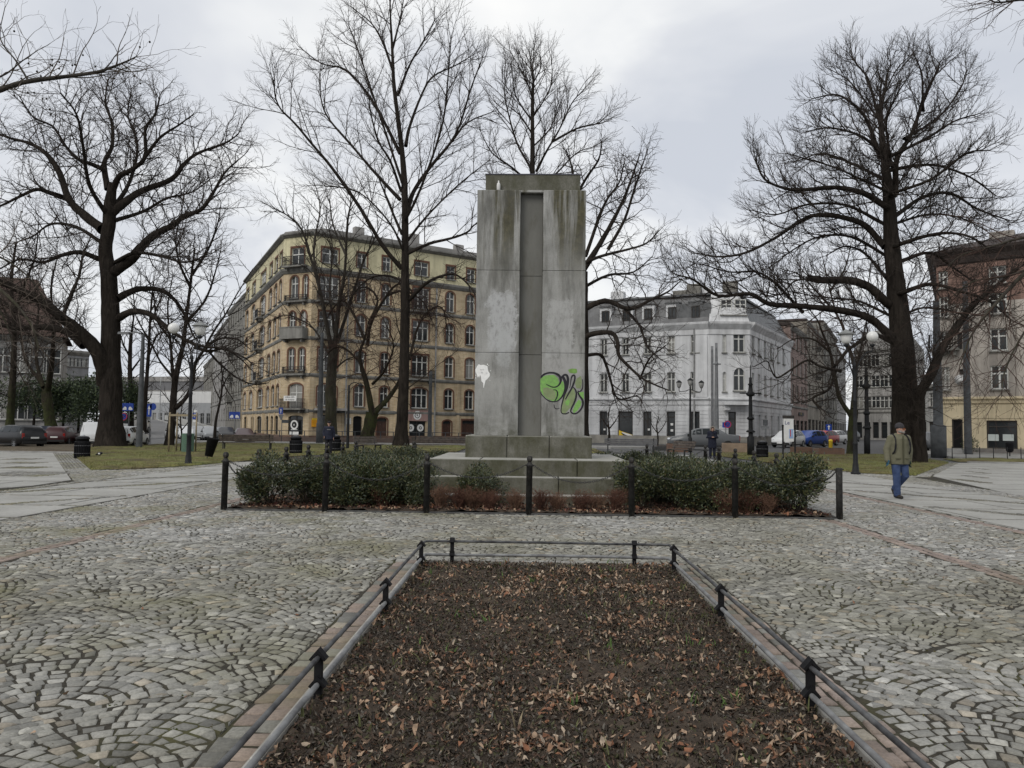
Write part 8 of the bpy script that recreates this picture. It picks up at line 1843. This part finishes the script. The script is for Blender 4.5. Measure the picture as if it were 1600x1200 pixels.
cap(gl, [np.array(armR[2]) + (0, .02, .04), np.array(armR[2])], [.05, .04]); flesh("glove", gl, GLOVB, man, .008, 2)
gl = MB(); hand(gl, np.array(armL[2]), np.array(armL[2]) - armL[1], -1, .6)
for i, v in enumerate(gl.v): c_ = np.array(armL[2]) + (0, 0, -.06); gl.v[i] = tuple(c_ + (np.array(v) - c_) * 1.22)
cap(gl, [np.array(armL[2]) + (0, .0, .04), np.array(armL[2])], [.048, .04]); flesh("glove", gl, GLOVG, man, .008, 2)
be = MB(); ellip(be, (.066, -.062, 1.553), .046, .045, .034); ellip(be, (.0, -.055, 1.57), .05, .05, .045); flesh("beard", be, BEARD, man, .008, 2)
ge = MB(); ge.tube([(-.05, -.085, 1.640), (.05, -.115, 1.640), (.095, -.10, 1.638)], .004, 6); ge.build("glasses_frame", CTRIM, man); MB().obox((.055, -.113, 1.632), (.022, -.006, 0), (0, .003, 0), (0, 0, .016)).obox((.100, -.090, 1.632), (.006, .018, 0), (.003, 0, 0), (0, 0, .016)).build("lens", LENS, man)
for sx in (-1, 1): MB().tube(catmull([(sx * .15, .12, 1.44), (sx * .15, .02, 1.50), (sx * .155, -.11, 1.43), (sx * .17, -.165, 1.30), (sx * .185, -.15, 1.12), (sx * .20, -.04, 1.02)], 4), .022, 8, el=.55).build("backpack_strap", BLKC, man)
bp_ = MB(); bp_.bev(-.15, .15, .16, .30, 1.05, 1.45, .05); flesh("backpack", bp_, BLKC, man, .014, 4)

def bystander(px, py, lab, coat, kind, s=1.0, rz=0.0):
    g_ = gnd(px, py); e = empty("person", (g_[0], g_[1], .004), lab, "person", None, rz); e.scale = (s,) * 3
    bend = kind == 'parka'; hx, hy, hz = (0, -.07, 1.56) if bend else (0, -.01, 1.62)
    b = MB(); fold = (-.06 if kind == 'guard' else 0)
    ar = [(-.20, 0, 1.40), (-.27, .03, 1.13), (-.05 if bend else -.23, -.24 if bend else -.12, 1.16 if bend else .95)]; al = [(.20, 0, 1.40), (.27, .03, 1.13), (.05 if bend else .25, -.24 if bend else -.02, 1.16 if bend else .88)]
    cap(b, [(-.09, 0, .88), (-.10, -.01, .50), (-.10, 0, .08)], [.085, .06, .042]); cap(b, [(.09, 0, .88), (.10, -.01, .50), (.11, 0, .08)], [.085, .06, .042]); b.tube([(0, 0, .86), (0, 0, 1.1), (0, 0, 1.4), (0, 0, 1.47)], [.12, .12, .12, .06], 14); cap(b, [(0, 0, 1.44), (hx, hy * .6, 1.53)], [.055, .05])
    cap(b, ar, [.05, .042, .03]); cap(b, al, [.05, .042, .03]); hand(b, ar[2], np.array(ar[2]) - ar[1], 1, .8); hand(b, al[2], np.array(al[2]) - al[1], -1, .8)
    ellip(b, (hx, hy, hz), .078, .09, .11); cap(b, [(hx, hy - .088, hz + .01), (hx, hy - .105, hz - .03)], [.012, .016], 8); ellip(b, (hx, hy - .06, hz - .075), .03, .03, .03); cap(b, [(hx - .02, hy - .085, hz - .058), (hx + .02, hy - .085, hz - .058)], [.008, .008], 6)
    for sx in (-1, 1): ellip(b, (hx + sx * .08, hy + .005, hz - .005), .012, .02, .03)
    flesh("body", b, SKIN, e, .009, 3)
    for sx in (-1, 1): MB().ball((hx + sx * .03, hy - .082, hz + .015), .010, 8, 6).build("eye", BLKC, e)
    c = MB(); lo = .55 if bend else .78; c.tube([(0, 0, lo), (0, 0, .95), (0, 0, 1.2), (0, 0, 1.40), (0, 0, 1.48)], [.22, .20, .205, .20, .11], 18)
    for i, v in enumerate(c.v): c.v[i] = (v[0] * 1.1, v[1] * .82, v[2])
    cap(c, [(-.185, 0, 1.40)] + ar[1:2] + [np.array(ar[2]) + (0, .02, .0)], [.085, .078, .06]); cap(c, [(.185, 0, 1.40)] + al[1:2] + [np.array(al[2]) + (0, .02, .0)], [.085, .078, .06]); flesh("coat", c, coat, e, .013, 5)
    t_ = MB(); cap(t_, [(-.09, 0, .86), (-.10, -.01, .50), (-.105, 0, .10)], [.105, .083, .072]); cap(t_, [(.09, 0, .86), (.10, -.01, .50), (.115, 0, .10)], [.105, .083, .072]); ellip(t_, (0, 0, .86), .165, .12, .12); flesh("trousers", t_, NAVC if bend else BLKC, e, .012, 4)
    for sx in (-1, 1): f_ = MB(); cap(f_, [(sx * .105, .03, .055), (sx * .115, -.15, .04)], [.052, .042]); flesh("shoe", f_, SHOE, e, .01, 3)
    if kind == 'guard':
        h_ = MB(); ellip(h_, (hx, hy, hz + .055), .088, .098, .075); flesh("cap", h_, BLKC, e, .009, 2); MB().obox((hx, hy - .115, hz + .045), (.065, 0, 0), (0, .045, -.008), (0, .001, .006)).build("cap_visor", BLKC, e); MB().box(-.09, .09, -.185, -.178, 1.28, 1.325).build("badge_strip", plain("grey_badge", (.18, .18, .18), (.12, .12, .12), 4, .6), e)
    else:
        h_ = MB(); ellip(h_, (hx, hy + .045, hz + .02), .125, .11, .15); flesh("hood", h_, coat, e, .012, 3); fr = MB(); fr.tube([(hx + .118 * cos(a), hy - .045 - .01 * sin(a), hz + .02 + .145 * sin(a)) for a in np.linspace(-.6, pi + .6, 22)], .034, 8); flesh("fur_trim", fr, FURM, e, .011, 1); MB().bev(-.04, .04, -.335, -.32, 1.18, 1.32, .004).build("phone", CTRIM, e)
    return e
bystander(513, 710, "man in dark uniform and peaked cap standing on the lawn by the rear bollards", NAVC, 'guard', .98, radians(12)); bystander(1113, 716, "woman in a dark parka with a fur-trimmed hood looking down at a phone", NAVC, 'parka', .97, radians(-5))
